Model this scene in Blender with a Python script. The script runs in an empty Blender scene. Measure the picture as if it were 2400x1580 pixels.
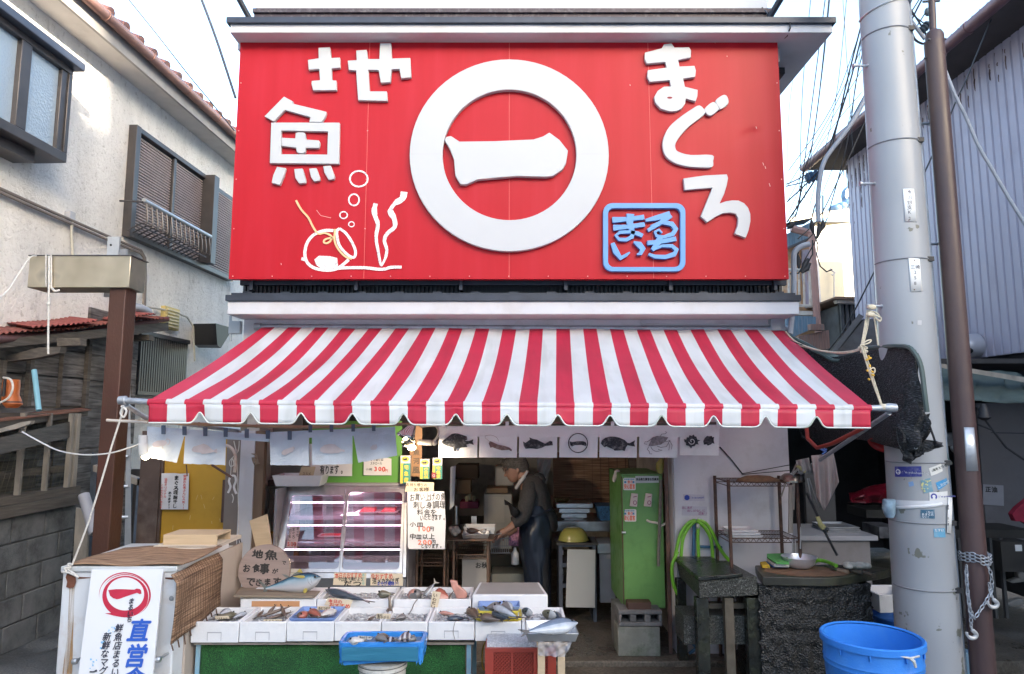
import bpy,math,random
from mathutils import Vector,Matrix
R=math.radians
scene=bpy.context.scene
COL=scene.collection
random.seed(7)
# ---------------- camera, world, sun, exposure ----------------
CAM=Vector((0.0,-5.35,1.75))
PITCH=R(6.77)
cd=bpy.data.cameras.new("camera")
cam=bpy.data.objects.new("camera",cd);COL.objects.link(cam)
cam.location=CAM
cam.rotation_euler=(math.pi/2+PITCH,0,0)
cd.sensor_width=36.0;cd.lens=24.0;cd.clip_start=0.05;cd.clip_end=400.0
scene.camera=cam
SUN_EL,SUN_AZ=R(12),R(152) # azimuth clockwise from +Y (behind the viewer, to the right)
w=bpy.data.worlds.new("World");scene.world=w;w.use_nodes=True
nt=w.node_tree
sky=nt.nodes.new("ShaderNodeTexSky");sky.sky_type='NISHITA';sky.sun_disc=False
sky.sun_elevation=SUN_EL;sky.sun_rotation=SUN_AZ
sky.air_density=1.0;sky.dust_density=2.5;sky.ozone_density=1.0
bg=nt.nodes["Background"];nt.links.new(sky.outputs[0],bg.inputs[0]);bg.inputs[1].default_value=0.15
sd=bpy.data.lights.new("sun",'SUN');sd.energy=4.6;sd.angle=R(0.5);sd.color=(1.0,0.86,0.68)
sun=bpy.data.objects.new("sun",sd);COL.objects.link(sun)
sdir=Vector((math.sin(SUN_AZ)*math.cos(SUN_EL),math.cos(SUN_AZ)*math.cos(SUN_EL),math.sin(SUN_EL)))
sun.rotation_euler=sdir.to_track_quat('Z','Y').to_euler()
sun.location=sdir*30
scene.view_settings.view_transform='Standard';scene.view_settings.look='None'
scene.view_settings.exposure=2.82;scene.view_settings.gamma=1.0
scene.cycles.max_bounces=7;scene.cycles.diffuse_bounces=4;scene.cycles.glossy_bounces=3
scene.cycles.transmission_bounces=6;scene.cycles.transparent_max_bounces=12
scene.cycles.sample_clamp_indirect=6.0;scene.cycles.use_denoising=True
# ---------------- materials ----------------
_mats={}
def M(name,c,rough=0.65,metal=0.0,var=0.12,vs=6.0,bump=0.0,bs=40.0,dirt=None,da=0.0,ds=3.0,stretch=None,
emit=None,es=0.0,alpha=1.0,trans=0.0,spec=0.5,tone=0.0,sheen=0.0):
    if name in _mats:return _mats[name]
    m=bpy.data.materials.new(name);m.use_nodes=True;t=m.node_tree;N=t.nodes;L=t.links
    b=N["Principled BSDF"];c4=(*c,1)
    b.inputs["Roughness"].default_value=rough;b.inputs["Metallic"].default_value=metal
    b.inputs["Specular IOR Level"].default_value=spec
    tc=N.new("ShaderNodeTexCoord");mp=N.new("ShaderNodeMapping");L.new(tc.outputs["Object"],mp.inputs[0])
    if stretch:mp.inputs["Scale"].default_value=stretch
    n1=N.new("ShaderNodeTexNoise");n1.inputs["Scale"].default_value=vs;n1.inputs["Detail"].default_value=6
    L.new(mp.outputs[0],n1.inputs[0])
    mr=N.new("ShaderNodeMapRange");mr.inputs[1].default_value=.25;mr.inputs[2].default_value=.75
    mr.inputs[3].default_value=1-var;mr.inputs[4].default_value=1+var;L.new(n1.outputs[0],mr.inputs[0])
    mx=N.new("ShaderNodeMix");mx.data_type='RGBA';mx.blend_type='MULTIPLY';mx.inputs[0].default_value=1
    mx.inputs[6].default_value=c4;L.new(mr.outputs[0],mx.inputs[7]);out=mx.outputs[2]
    if dirt is not None and da>0:
        n2=N.new("ShaderNodeTexNoise");n2.inputs["Scale"].default_value=ds;n2.inputs["Detail"].default_value=9
        n2.inputs["Roughness"].default_value=.65;L.new(mp.outputs[0],n2.inputs[0])
        r2=N.new("ShaderNodeMapRange");r2.inputs[1].default_value=.5;r2.inputs[2].default_value=.68
        r2.inputs[3].default_value=0;r2.inputs[4].default_value=da;L.new(n2.outputs[0],r2.inputs[0])
        m2=N.new("ShaderNodeMix");m2.data_type='RGBA';L.new(r2.outputs[0],m2.inputs[0])
        L.new(out,m2.inputs[6]);m2.inputs[7].default_value=(*dirt,1);out=m2.outputs[2]
        rr=N.new("ShaderNodeMapRange");rr.inputs[3].default_value=rough;rr.inputs[4].default_value=min(1,rough+.3)
        L.new(r2.outputs[0],rr.inputs[0]);L.new(rr.outputs[0],b.inputs["Roughness"])
    L.new(out,b.inputs["Base Color"])
    if bump:
        n3=N.new("ShaderNodeTexNoise");n3.inputs["Scale"].default_value=bs;n3.inputs["Detail"].default_value=5
        L.new(mp.outputs[0],n3.inputs[0]);bp=N.new("ShaderNodeBump");bp.inputs["Strength"].default_value=bump
        bp.inputs["Distance"].default_value=0.01;L.new(n3.outputs[0],bp.inputs["Height"]);L.new(bp.outputs[0],b.inputs["Normal"])
    if emit:b.inputs["Emission Color"].default_value=(*emit,1);b.inputs["Emission Strength"].default_value=es
    if alpha<1:b.inputs["Alpha"].default_value=alpha
    if trans:b.inputs["Transmission Weight"].default_value=trans
    if sheen:b.inputs["Sheen Weight"].default_value=sheen
    _mats[name]=m;return m
def node_mat(name,fn):
    if name in _mats:return _mats[name]
    m=bpy.data.materials.new(name);m.use_nodes=True;t=m.node_tree
    fn(t,t.nodes,t.links,t.nodes["Principled BSDF"]);_mats[name]=m;return m
def rampnode(N,L,src,stops,interp='LINEAR'):
    r=N.new("ShaderNodeValToRGB");r.color_ramp.interpolation=interp;e=r.color_ramp.elements
    while len(e)<len(stops):e.new(.5)
    for k,(p,c)in enumerate(stops):e[k].position=p;e[k].color=(*c,1)
    L.new(src,r.inputs[0]);return r.outputs[0]
def bumpnode(N,L,b,src,s=.4,d=.01):
    bp=N.new("ShaderNodeBump");bp.inputs["Strength"].default_value=s;bp.inputs["Distance"].default_value=d
    L.new(src,bp.inputs["Height"]);L.new(bp.outputs[0],b.inputs["Normal"])
def glass(name,tint=(1,1,1),rough=0.02,gl=0.12):
    # thin pane: mostly transparent with a fresnel reflection
    def f(t,N,L,b):
        N.remove(b);o=N["Material Output"];g=N.new("ShaderNodeBsdfGlossy");g.inputs["Roughness"].default_value=rough
        tr=N.new("ShaderNodeBsdfTransparent");tr.inputs[0].default_value=(*tint,1)
        fr=N.new("ShaderNodeFresnel");fr.inputs[0].default_value=1.5;ad=N.new("ShaderNodeMath");ad.operation='ADD'
        ad.inputs[1].default_value=gl;L.new(fr.outputs[0],ad.inputs[0]);mx=N.new("ShaderNodeMixShader")
        L.new(ad.outputs[0],mx.inputs[0]);L.new(tr.outputs[0],mx.inputs[1]);L.new(g.outputs[0],mx.inputs[2]);L.new(mx.outputs[0],o.inputs[0])
    return node_mat(name,f)
# ---------------- frames & projection ----------------
class Frame:
    def __init__(s,o,u,n):s.o=Vector(o);s.u=Vector(u).normalized();s.n=Vector(n).normalized();s.z=Vector((0,0,1))
    def pt(s,u,z,o=0):return s.o+s.u*u+s.z*z+s.n*o
    def hit(s,px,py,off=0):
        d=ray(px,py);c=s.o+s.n*off;t=(c-CAM).dot(s.n)/d.dot(s.n);p=CAM+d*t-s.o
        return(p.dot(s.u),p.dot(s.z))
CPI,SPI=math.cos(PITCH),math.sin(PITCH)
def ray(px,py):
    a=(px-1200)/1600;v=(py-790)/1600
    return Vector((a,CPI+v*SPI,SPI-v*CPI))
def P(px,py,Y):
    d=ray(px,py);return CAM+d*((Y-CAM.y)/d.y)
def PZ(px,py,Z):
    d=ray(px,py);return CAM+d*((Z-CAM.z)/d.z)
def PX(px,py,X):
    d=ray(px,py);return CAM+d*((X-CAM.x)/d.x)
def mpp(Y):return(Y-CAM.y)/1600 # metres per photo pixel at depth Y
class TFrame(Frame): # tilted frame: explicit up vector
    def __init__(s,o,u,z):
        s.o=Vector(o);s.u=Vector(u).normalized();s.z=Vector(z).normalized();s.n=s.u.cross(s.z).normalized()
def FY(Y):return Frame((0,Y,0),(1,0,0),(0,-1,0))
# ---------------- mesh builder ----------------
class MB:
    def __init__(s):s.v=[];s.f=[]
    def add(s,vs,fs):
        k=len(s.v);s.v+=[Vector(a)for a in vs];s.f+=[tuple(i+k for i in f)for f in fs];return s
    def poly(s,pts):return s.add(pts,[tuple(range(len(pts)))])
    def hexa(s,p):return s.add(p,[(0,3,2,1),(4,5,6,7),(0,1,5,4),(1,2,6,5),(2,3,7,6),(3,0,4,7)])
    def box(s,a,b):
        x0,x1=sorted((a[0],b[0]));y0,y1=sorted((a[1],b[1]));z0,z1=sorted((a[2],b[2]))
        return s.hexa([(x0,y0,z0),(x1,y0,z0),(x1,y1,z0),(x0,y1,z0),(x0,y0,z1),(x1,y0,z1),(x1,y1,z1),(x0,y1,z1)])
    def fbox(s,F,u0,u1,z0,z1,o0,o1):
        p=[F.pt(u0,z0,o0),F.pt(u1,z0,o0),F.pt(u1,z0,o1),F.pt(u0,z0,o1)]
        q=[F.pt(u0,z1,o0),F.pt(u1,z1,o0),F.pt(u1,z1,o1),F.pt(u0,z1,o1)]
        s.hexa(p+q);return s
    def pbox(s,F,a,b,o0,o1,ref=None): # pixel corners (front face at o1)
        r=o1 if ref is None else ref
        (u0,z0),(u1,z1)=F.hit(*a,r),F.hit(*b,r)
        return s.fbox(F,min(u0,u1),max(u0,u1),min(z0,z1),max(z0,z1),o0,o1)
    def prism(s,F,pts,o0,o1):
        n=len(pts);a=[F.pt(u,z,o0)for u,z in pts];b=[F.pt(u,z,o1)for u,z in pts]
        return s.add(a+b,[tuple(range(n))[::-1],tuple(range(n,2*n))]+[(i,(i+1)%n,n+(i+1)%n,n+i)for i in range(n)])
    def pprism(s,F,px,o0,o1):return s.prism(F,[F.hit(x,y,o1)for x,y in px],o0,o1)
    def flat(s,F,pts,o):return s.poly([F.pt(u,z,o)for u,z in pts])
    def pflat(s,F,px,o):return s.flat(F,[F.hit(x,y,o)for x,y in px],o)
    def ring(s,F,A,B,o0,o1): # band between outlines A and B (same count), (u,z)
        n=len(A);vs=[F.pt(*p,o0)for p in A]+[F.pt(*p,o0)for p in B]+[F.pt(*p,o1)for p in A]+[F.pt(*p,o1)for p in B]
        fs=[]
        for i in range(n):
            j=(i+1)%n
            fs+=[(2*n+i,2*n+j,3*n+j,3*n+i),(i,n+i,n+j,j),(i,j,2*n+j,2*n+i),(n+i,3*n+i,3*n+j,n+j)]
        return s.add(vs,fs)
    def tube(s,path,r=.01,n=8,caps=True,closed=False):
        path=[Vector(p)for p in path];m=len(path)
        rs=r if isinstance(r,(list,tuple))else[r]*m
        up=None;rings=[]
        for i,p in enumerate(path):
            if closed:t=path[(i+1)%m]-path[i-1]
            else:t=path[min(i+1,m-1)]-path[max(i-1,0)]
            if t.length<1e-9:t=Vector((0,0,1))
            t.normalize()
            if up is None:up=Vector((0,0,1))if abs(t.z)<.9 else Vector((1,0,0))
            a=t.cross(up)
            if a.length<1e-4:a=t.cross(Vector((1,.3,0)))
            a.normalize();b=a.cross(t).normalized();up=b
            rings.append([p+(a*math.cos(2*math.pi*k/n)+b*math.sin(2*math.pi*k/n))*rs[i]for k in range(n)])
        vs=[v for rg in rings for v in rg];fs=[]
        for i in range(m if closed else m-1):
            j=(i+1)%m
            fs+=[(i*n+k,i*n+(k+1)%n,j*n+(k+1)%n,j*n+k)for k in range(n)]
        if caps and not closed:fs+=[tuple(range(n))[::-1],tuple(range((m-1)*n,m*n))]
        return s.add(vs,fs)
    def cyl(s,a,b,r0,r1=None,n=16):return s.tube([a,b],[r0,r0 if r1 is None else r1],n)
    def lathe(s,prof,c,n=24,axis=(0,0,1),sx=1,sy=1):
        q=Vector(axis).to_track_quat('Z','Y');c=Vector(c);m=len(prof)
        vs=[c+q@Vector((r*math.cos(2*math.pi*k/n)*sx,r*math.sin(2*math.pi*k/n)*sy,z))for r,z in prof for k in range(n)]
        fs=[(i*n+k,i*n+(k+1)%n,(i+1)*n+(k+1)%n,(i+1)*n+k)for i in range(m-1)for k in range(n)]
        if prof[0][0]>1e-6:fs.append(tuple(range(n))[::-1])
        if prof[-1][0]>1e-6:fs.append(tuple(range((m-1)*n,m*n)))
        return s.add(vs,fs)
    def open_lathe(s,prof,c,n=24,axis=(0,0,1),sx=1,sy=1):
        q=Vector(axis).to_track_quat('Z','Y');c=Vector(c);m=len(prof)
        vs=[c+q@Vector((r*math.cos(2*math.pi*k/n)*sx,r*math.sin(2*math.pi*k/n)*sy,z))for r,z in prof for k in range(n)]
        return s.add(vs,[(i*n+k,i*n+(k+1)%n,(i+1)*n+(k+1)%n,(i+1)*n+k)for i in range(m-1)for k in range(n)])
    def ell(s,c,r,rot=None,nu=14,nv=9):
        c=Vector(c);q=rot or Matrix.Identity(3)
        vs=[];fs=[]
        for i in range(nv+1):
            th=math.pi*i/nv
            for k in range(nu):
                ph=2*math.pi*k/nu
                vs.append(c+q@Vector((r[0]*math.sin(th)*math.cos(ph),r[1]*math.sin(th)*math.sin(ph),r[2]*math.cos(th))))
        for i in range(nv):
            fs+=[(i*nu+k,(i+1)*nu+k,(i+1)*nu+(k+1)%nu,i*nu+(k+1)%nu)for k in range(nu)]
        return s.add(vs,fs)
    def grid(s,fn,nu,nv):
        vs=[fn(i/nu,j/nv)for j in range(nv+1)for i in range(nu+1)]
        return s.add(vs,[(j*(nu+1)+i,j*(nu+1)+i+1,(j+1)*(nu+1)+i+1,(j+1)*(nu+1)+i)for j in range(nv)for i in range(nu)])
    def stroke(s,F,pts,w,o0,o1): # ribbon along (u,z) pts with width list/const, extruded
        n=len(pts);ws=w if isinstance(w,(list,tuple))else[w]*n;Lp,Rp=[],[]
        for i in range(n):
            a=pts[max(i-1,0)];b=pts[min(i+1,n-1)];dx,dz=b[0]-a[0],b[1]-a[1];l=math.hypot(dx,dz)or 1
            nx,nz=-dz/l,dx/l;Lp.append((pts[i][0]+nx*ws[i]/2,pts[i][1]+nz*ws[i]/2));Rp.append((pts[i][0]-nx*ws[i]/2,pts[i][1]-nz*ws[i]/2))
        for i in range(n-1):s.prism(F,[Lp[i],Lp[i+1],Rp[i+1],Rp[i]],o0,o1)
        return s
    def pstroke(s,F,px,w,o0,o1):
        k=mpp(F.o.y-o1)if abs(F.n.y)>.9 else mpp(F.o.y)
        ws=[x*k for x in w]if isinstance(w,(list,tuple))else w*k
        return s.stroke(F,[F.hit(x,y,o1)for x,y in px],ws,o0,o1)
_text_cache={}
def glyph(ch):
    if ch not in _text_cache:
        c=bpy.data.curves.new("t","FONT");c.body=ch;c.resolution_u=2
        o=bpy.data.objects.new("t",c);COL.objects.link(o)
        dg=bpy.context.evaluated_depsgraph_get();m=bpy.data.meshes.new_from_object(o.evaluated_get(dg))
        vs=[(v.co.x,v.co.y)for v in m.vertices];fs=[tuple(p.vertices)for p in m.polygons]
        bpy.data.objects.remove(o);bpy.data.curves.remove(c);bpy.data.meshes.remove(m)
        xs=[a for a,b in vs]or[0,.5]
        _text_cache[ch]=(vs,fs,min(xs),max(xs))
    return _text_cache[ch]
def text(mb,F,s,u,z,h,o,vert=False,w=None,bold=0.0,jit=0.0,slant=0.0,rot=0.0):
    """lettering whose box starts at (u,z)=top-left; h = height of one character, w = total width (or total height when vertical)"""
    n=len(s);rnd=random.Random(hash(s)&7 if False else len(s)*3+1)
    adv=[]
    for ch in s:
        adv.append(1.0 if ord(ch)>0x2000 else(.35 if ch==' ' else.62))
    tot=sum(adv)if not vert else n*1.0
    k=(w/tot)if w else h
    pos=0;cr,sr=math.cos(rot),math.sin(rot)
    shifts=[(0,0)]if bold<=0 else[(-bold,0),(bold,0),(0,bold),(0,-bold)]
    for i,ch in enumerate(s):
        if ch!=' ':
            vs,fs,a,b=glyph(ch)
            ja,jx,jz=(rnd.uniform(-1,1)*jit*.5,rnd.uniform(-1,1)*jit*.15,rnd.uniform(-1,1)*jit*.2)
            js=1+rnd.uniform(-1,1)*jit*.4
            ca,sa=math.cos(ja),math.sin(ja)
            for q,(bx_,bz_)in enumerate(shifts):
                out=[]
                for x,y in vs:
                    x=x-(a+b)/2;y=y-.36
                    x,y=(x*ca-y*sa)*js,(x*sa+y*ca)*js;x+=slant*y
                    x+=bx_;y+=bz_
                    if vert:uu=(x*h+h*.5);zz=-(pos+.5)*k+y*min(h,k)
                    else:uu=(pos+adv[i]/2)*k+x*k;zz=-h*.5+y*h
                    uu+=jx*h;zz+=jz*h
                    uu,zz=uu*cr-zz*sr,uu*sr+zz*cr
                    out.append(F.pt(u+uu,z+zz,o+q*.0003))
                mb.add(out,fs)
        pos+=1 if vert else adv[i]
    return mb
# ---------------- objects ----------------
def tag(o,label=None,cat=None,group=None,kind=None):
    if label:o["label"]=label
    if cat:o["category"]=cat
    if group:o["group"]=group
    if kind:o["kind"]=kind
    return o
def thing(name,loc,label,cat,group=None):
    o=bpy.data.objects.new(name,None);o.empty_display_size=.1;COL.objects.link(o);o.location=loc
    return tag(o,label,cat,group)
def wloc(o):
    l=Vector(o.location)
    while o.parent:o=o.parent;l+=Vector(o.location)
    return l
def obj(name,mb,mat,parent=None,bev=0,label=None,ang=38,solid=0,sub=0,flatsh=False,kind=None):
    if parent is not None and name in SPLIT and not label:
        g=islands(mb)
        if 1<len(g)<24:
            for n in g:o=obj(name,n,mat,parent,bev,' ',ang,solid);del o["label"]
            return o
    if parent is not None:base=wloc(parent)
    else:
        xs=[v.x for v in mb.v];ys=[v.y for v in mb.v];zs=[v.z for v in mb.v]
        base=Vector(((min(xs)+max(xs))/2,(min(ys)+max(ys))/2,min(zs)))
    me=bpy.data.meshes.new(name);me.from_pydata([v-base for v in mb.v],[],mb.f);me.validate()
    mats=mat if isinstance(mat,(list,tuple))else[mat]
    for m in mats:me.materials.append(m)
    if not flatsh:
        me.shade_smooth()
        try:me.set_sharp_from_angle(angle=R(ang))
        except Exception:pass
    o=bpy.data.objects.new(name,me);COL.objects.link(o)
    if parent is not None:o.parent=parent
    else:o.location=base
    if solid:
        s=o.modifiers.new("solid",'SOLIDIFY');s.thickness=solid;s.offset=0
    if bev:
        b=o.modifiers.new("bevel",'BEVEL');b.width=bev;b.segments=2;b.limit_method='ANGLE';b.angle_limit=R(50)
        b.harden_normals=False
    if sub:
        b=o.modifiers.new("sub",'SUBSURF');b.levels=sub;b.render_levels=sub
    if label:o["label"]=label
    if kind:o["kind"]=kind
    return o
SPLIT=set("rung blue_timber prawn_feeler gill_line pipe batten plank blue_sheet pale_cable junction_box front_rod rust_patch bolt black_wire boots trousers eave_board opening mosaic_drawing rivet seam ring_seam conduit pale_stick steel_rod strap steel_band jar step rail side_flap edge flashing kn knot insulator splice cable dirty leg eave inner_board top wire_netting label rim_notch".split())
def islands(mb):
    par=list(range(len(mb.v)))
    def fd(a):
        while par[a]!=a:par[a]=par[par[a]];a=par[a]
        return a
    for f in mb.f:
        r=fd(f[0])
        for i in f[1:]:par[fd(i)]=r
    g={}
    for f in mb.f:g.setdefault(fd(f[0]),[]).append(f)
    out=[]
    for fs in g.values():
        ids=sorted({i for f in fs for i in f});m={a:k for k,a in enumerate(ids)};n=MB();n.v=[mb.v[i]for i in ids];n.f=[tuple(m[i]for i in f)for f in fs];out.append(n)
    return out
def one(name,mb,mat,label,cat,group=None,**k):return tag(obj(name,mb,mat,None,**k),label,cat,group)
def struct(name,mb,mat,kind="structure",**k):return tag(obj(name,mb,mat,None,**k),kind=kind)
def clone(o,parent=None):
    c=o.copy();COL.objects.link(c);c.parent=parent
    for ch in list(o.children):clone(ch,c)
    return c
def catmull(pts,n=6,closed=False):
    pts=[Vector(p)for p in pts];out=[];m=len(pts)
    for i in range(m if closed else m-1):
        g=(lambda k:pts[k%m])if closed else(lambda k:pts[max(0,min(m-1,k))])
        a,b,c,d=g(i-1),g(i),g(i+1),g(i+2)
        for k in range(n):
            t=k/n;out.append(.5*((2*b)+(c-a)*t+(2*a-5*b+4*c-d)*t*t+(3*b-a-3*c+d)*t**3))
    if not closed:out.append(pts[-1])
    return out
def cat2(px,n=6,closed=False):return[(v.x,v.y)for v in catmull([(x,y,0)for x,y in px],n,closed)]
def sag(a,b,s,n=12):
    a,b=Vector(a),Vector(b);return[a.lerp(b,i/n)-Vector((0,0,s*4*(i/n)*(1-i/n)))for i in range(n+1)]
# crop coordinate helpers (photo pixels read from enlarged crops)
def mk(x0,y0,s):return lambda*p:[(x0+x*s,y0+y*s)for x,y in p]
c1=mk(0,0,.3191);c2=mk(0,450,.3511);c3=mk(0,950,.4021);c4=mk(520,0,.4211);c5=mk(1350,0,.4211)
c6=mk(1800,0,.4468);c7=mk(1800,650,.3191);c8=mk(1800,1080,.3191)
b1=mk(300,960,.2298);b2=mk(640,960,.268);b3=mk(1000,960,.2936);b4=mk(1280,960,.2169)
b5=mk(1280,1250,.2106);b6=mk(120,1250,.2106);b7=mk(440,1250,.2106);b8=mk(860,1300,.2185)
# ---- shared materials
def _concrete(t,N,L,b,c0=(.16,.15,.14),c1_=(.30,.29,.28),wet=.4):
    tc=N.new("ShaderNodeTexCoord");n=N.new("ShaderNodeTexNoise");n.inputs["Scale"].default_value=2.3;n.inputs["Detail"].default_value=10
    n.inputs["Roughness"].default_value=.7;L.new(tc.outputs["Object"],n.inputs[0])
    v=N.new("ShaderNodeTexNoise");v.inputs["Scale"].default_value=70;v.inputs["Detail"].default_value=3;L.new(tc.outputs["Object"],v.inputs[0])
    col=rampnode(N,L,n.outputs[0],[(.32,c0),(.68,c1_)])
    sp=rampnode(N,L,v.outputs[0],[(.38,(.55,.55,.55)),(.62,(1.25,1.22,1.18))])
    mx=N.new("ShaderNodeMix");mx.data_type='RGBA';mx.blend_type='MULTIPLY';mx.inputs[0].default_value=.8
    L.new(col,mx.inputs[6]);L.new(sp,mx.inputs[7]);L.new(mx.outputs[2],b.inputs["Base Color"])
    r=N.new("ShaderNodeMapRange");r.inputs[1].default_value=.4;r.inputs[2].default_value=.6;r.inputs[3].default_value=wet;r.inputs[4].default_value=.85
    L.new(n.outputs[0],r.inputs[0]);L.new(r.outputs[0],b.inputs["Roughness"]);bumpnode(N,L,b,v.outputs[0],.5,.01)
asphalt=node_mat("asphalt",lambda t,N,L,b:_concrete(t,N,L,b,(.06,.06,.06),(.17,.165,.16),.35))
floorm=node_mat("wet_floor",lambda t,N,L,b:_concrete(t,N,L,b,(.045,.04,.034),(.15,.135,.115),.14))
ledge_m=node_mat("ledge",lambda t,N,L,b:_concrete(t,N,L,b,(.045,.04,.033),(.13,.115,.095),.3))
def _stucco(t,N,L,b):
    tc=N.new("ShaderNodeTexCoord");n=N.new("ShaderNodeTexNoise");n.inputs["Scale"].default_value=22;n.inputs["Detail"].default_value=9
    n.inputs["Roughness"].default_value=.7;n.inputs["Distortion"].default_value=.6
    L.new(tc.outputs["Object"],n.inputs[0])
    d=N.new("ShaderNodeTexNoise");d.inputs["Scale"].default_value=1.1;d.inputs["Detail"].default_value=10;d.inputs["Roughness"].default_value=.72
    mp=N.new("ShaderNodeMapping");mp.inputs["Scale"].default_value=(2.2,2.2,.8);L.new(tc.outputs["Object"],mp.inputs[0]);L.new(mp.outputs[0],d.inputs[0])
    col=rampnode(N,L,d.outputs[0],[(.30,(.46,.44,.42)),(.40,(.74,.72,.69)),(.6,(.84,.82,.79))])
    pit=rampnode(N,L,n.outputs[0],[(.34,(.62,.6,.58)),(.44,(1,1,1))])
    mx=N.new("ShaderNodeMix");mx.data_type='RGBA';mx.blend_type='MULTIPLY';mx.inputs[0].default_value=.75
    L.new(col,mx.inputs[6]);L.new(pit,mx.inputs[7]);L.new(mx.outputs[2],b.inputs["Base Color"])
    b.inputs["Roughness"].default_value=.9;bumpnode(N,L,b,n.outputs[0],1.0,.03)
stucco=node_mat("stucco",_stucco)
dark_metal=M("dark_bronze_metal",(.085,.08,.085),.38,.55,dirt=(.13,.11,.1),da=.3)
black=M("black_void",(.012,.012,.013),.7)
rust_red=M("rusted_red_roof",(.20,.055,.042),.75,0,.3,9,.4,30,(.09,.05,.04),.8,6)
rusty=M("rusty_metal",(.16,.06,.035),.8,.1,.3,12,.5,40,(.06,.03,.025),.7,8)
oldwood=M("weathered_wood",(.105,.09,.078),.85,0,.35,14,.5,50,(.04,.034,.03),.7,3,stretch=(1,.25,4))
oldwood_l=M("pale_weathered_wood",(.27,.245,.215),.85,0,.3,14,.4,50,(.12,.10,.09),.6,3,stretch=(1,1,.3))
paint_w=M("white_paint",(.56,.57,.61),.5,0,.06,3,.12,60,(.42,.39,.36),.35,2.5)
lilac=M("lilac_white_wall",(.64,.62,.66),.6,0,.06,3,.1,60,(.40,.36,.35),.35,5)
navy_metal=M("navy_flashing",(.045,.052,.07),.4,.5,.2,8)
steel=M("brushed_steel",(.48,.48,.49),.3,.95,.12,20,dirt=(.25,.24,.23),da=.35,ds=6)
alu=M("aluminium",(.55,.56,.58),.42,.85,.1,10,dirt=(.3,.3,.3),da=.3)
galv=M("galvanised_tube",(.40,.43,.48),.45,.6,.15,12,dirt=(.2,.18,.16),da=.5,ds=9)
white_pl=M("white_plastic",(.72,.72,.72),.4,0,.04,5)
wire_k=M("black_cable",(.02,.02,.024),.55)
rope_w=M("white_rope",(.62,.60,.57),.9,0,.15,60,.5,300)
# ---- ground
g=MB();g.add([(-60,-40,-.1),(60,-40,-.1),(60,60,-.1),(-60,60,-.1)],[(0,1,2,3)])
struct("street",g,asphalt)
g=MB();g.box((-2.1,-.16,-.096),(4.0,7,0));struct("shop_floor",g,floorm,bev=.01)
g=MB();g.box((-2.1,-.46,-.097),(1.9,-.163,-.035));struct("kerb",g,ledge_m,bev=.015)
# ---- shop building
shop=thing("fish_shop",(0,0,0),"two storey white fish shop with an open front under the big red sign","shop")
F0=FY(0);X0,X1=-2.12,2.14
XR=F0.hit(1578,1200)[0] # right side of the opening
mb=MB();mb.box((XR,0,0),(X1,.16,2.75));mb.box((X0,0,1.98),(XR,.16,2.75))
obj("front_wall",mb,lilac,shop)
mb=MB();mb.box((X0,0,2.752),(X1,.16,4.9));mb.box((X1-.12,.16,0.0),(X1,6,4.9));mb.box((X0,.16,2.4),(X0+.12,6,4.9))
obj("upper_wall",mb,paint_w,shop)
mb=MB();mb.box((X0,.16,0),(X0+.1,5,2.398));mb.box((XR+.05,.17,0),(XR+.15,5,2.39));mb.box((X0+.1,4.1,0),(XR+.05,4.2,2.39))
obj("inner_wall",mb,M("dingy_inner_wall",(.60,.56,.50),.7,0,.2,4,.2,30,(.1,.08,.07),.6,3),shop)
mb=MB();mb.box((X0,.17,2.4),(X1-.12,5,2.5));obj("ceiling",mb,M("dingy_ceiling",(.35,.33,.30),.8,dirt=(.12,.1,.09),da=.5),shop)
# frames of the opening
brown_fr=M("brown_steel_frame",(.10,.055,.045),.6,.1,.25,10,.2,60,(.22,.10,.05),.5,14)
mb=MB();mb.pbox(F0,(1556,1050),(1577,1532),.003,.02);obj("door_post",mb,brown_fr,shop)
mb=MB();mb.pbox(F0,(1578,1060),(1593,1535),.002,.035);obj("white_trim",mb,paint_w,shop)
mb=MB();mb.pbox(F0,(545,1010),(566,1450),-.05,.01);obj("dark_panel",mb,M("dark_blue_panel",(.04,.045,.065),.6),shop)
mb=MB();mb.pbox(F0,(566,1010),(579,1460),-.05,.03);obj("door_jamb",mb,paint_w,shop)
mb=MB();mb.pbox(F0,(579.5,1010),(602,1460),-.05,.015);obj("wooden_post",mb,M("brown_wood_post",(.17,.115,.075),.7,0,.25,12,stretch=(1,1,.2)),shop)
mb=MB();mb.pbox(F0,(334,1010),(351,1500),-.05,.03);mb.pbox(F0,(351.5,1010),(358,1500),-.05,.015);obj("door_frame",mb,M("brown_door_frame",(.10,.07,.06),.5,.2,dirt=(.3,.25,.22),da=.4),shop)
yd=MB();yd.pbox(F0,(358.5,1015),(533,1450),-.045,-.01)
ydm=M("mustard_door",(.48,.27,.025),.55,0,.08,4,.08,90,(.36,.19,.02),.5,8)
door=obj("door",yd,ydm,shop,label="mustard yellow door panel")
mb=MB();mb.pbox(F0,(522,1125),(527,1225),-.009,.004);obj("handle",mb,brown_fr,door)
mb=MB()
rnd=random.Random(3)
for i in range(16):
    x,y=rnd.uniform(370,520),rnd.uniform(1150,1300);a=rnd.uniform(-1,1);mb.pstroke(F0,[(x,y),(x+a*5,y+rnd.uniform(5,14))],.7,-.0098,-.0085)
obj("scratch_mark",mb,M("scratch",(.62,.47,.22),.7),door)
mb=MB();mb.pbox(F0,(533.5,1010),(545,1460),-.05,.02);obj("door_jamb",mb,M("grey_brown_jamb",(.2,.17,.15),.7),shop)
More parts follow.
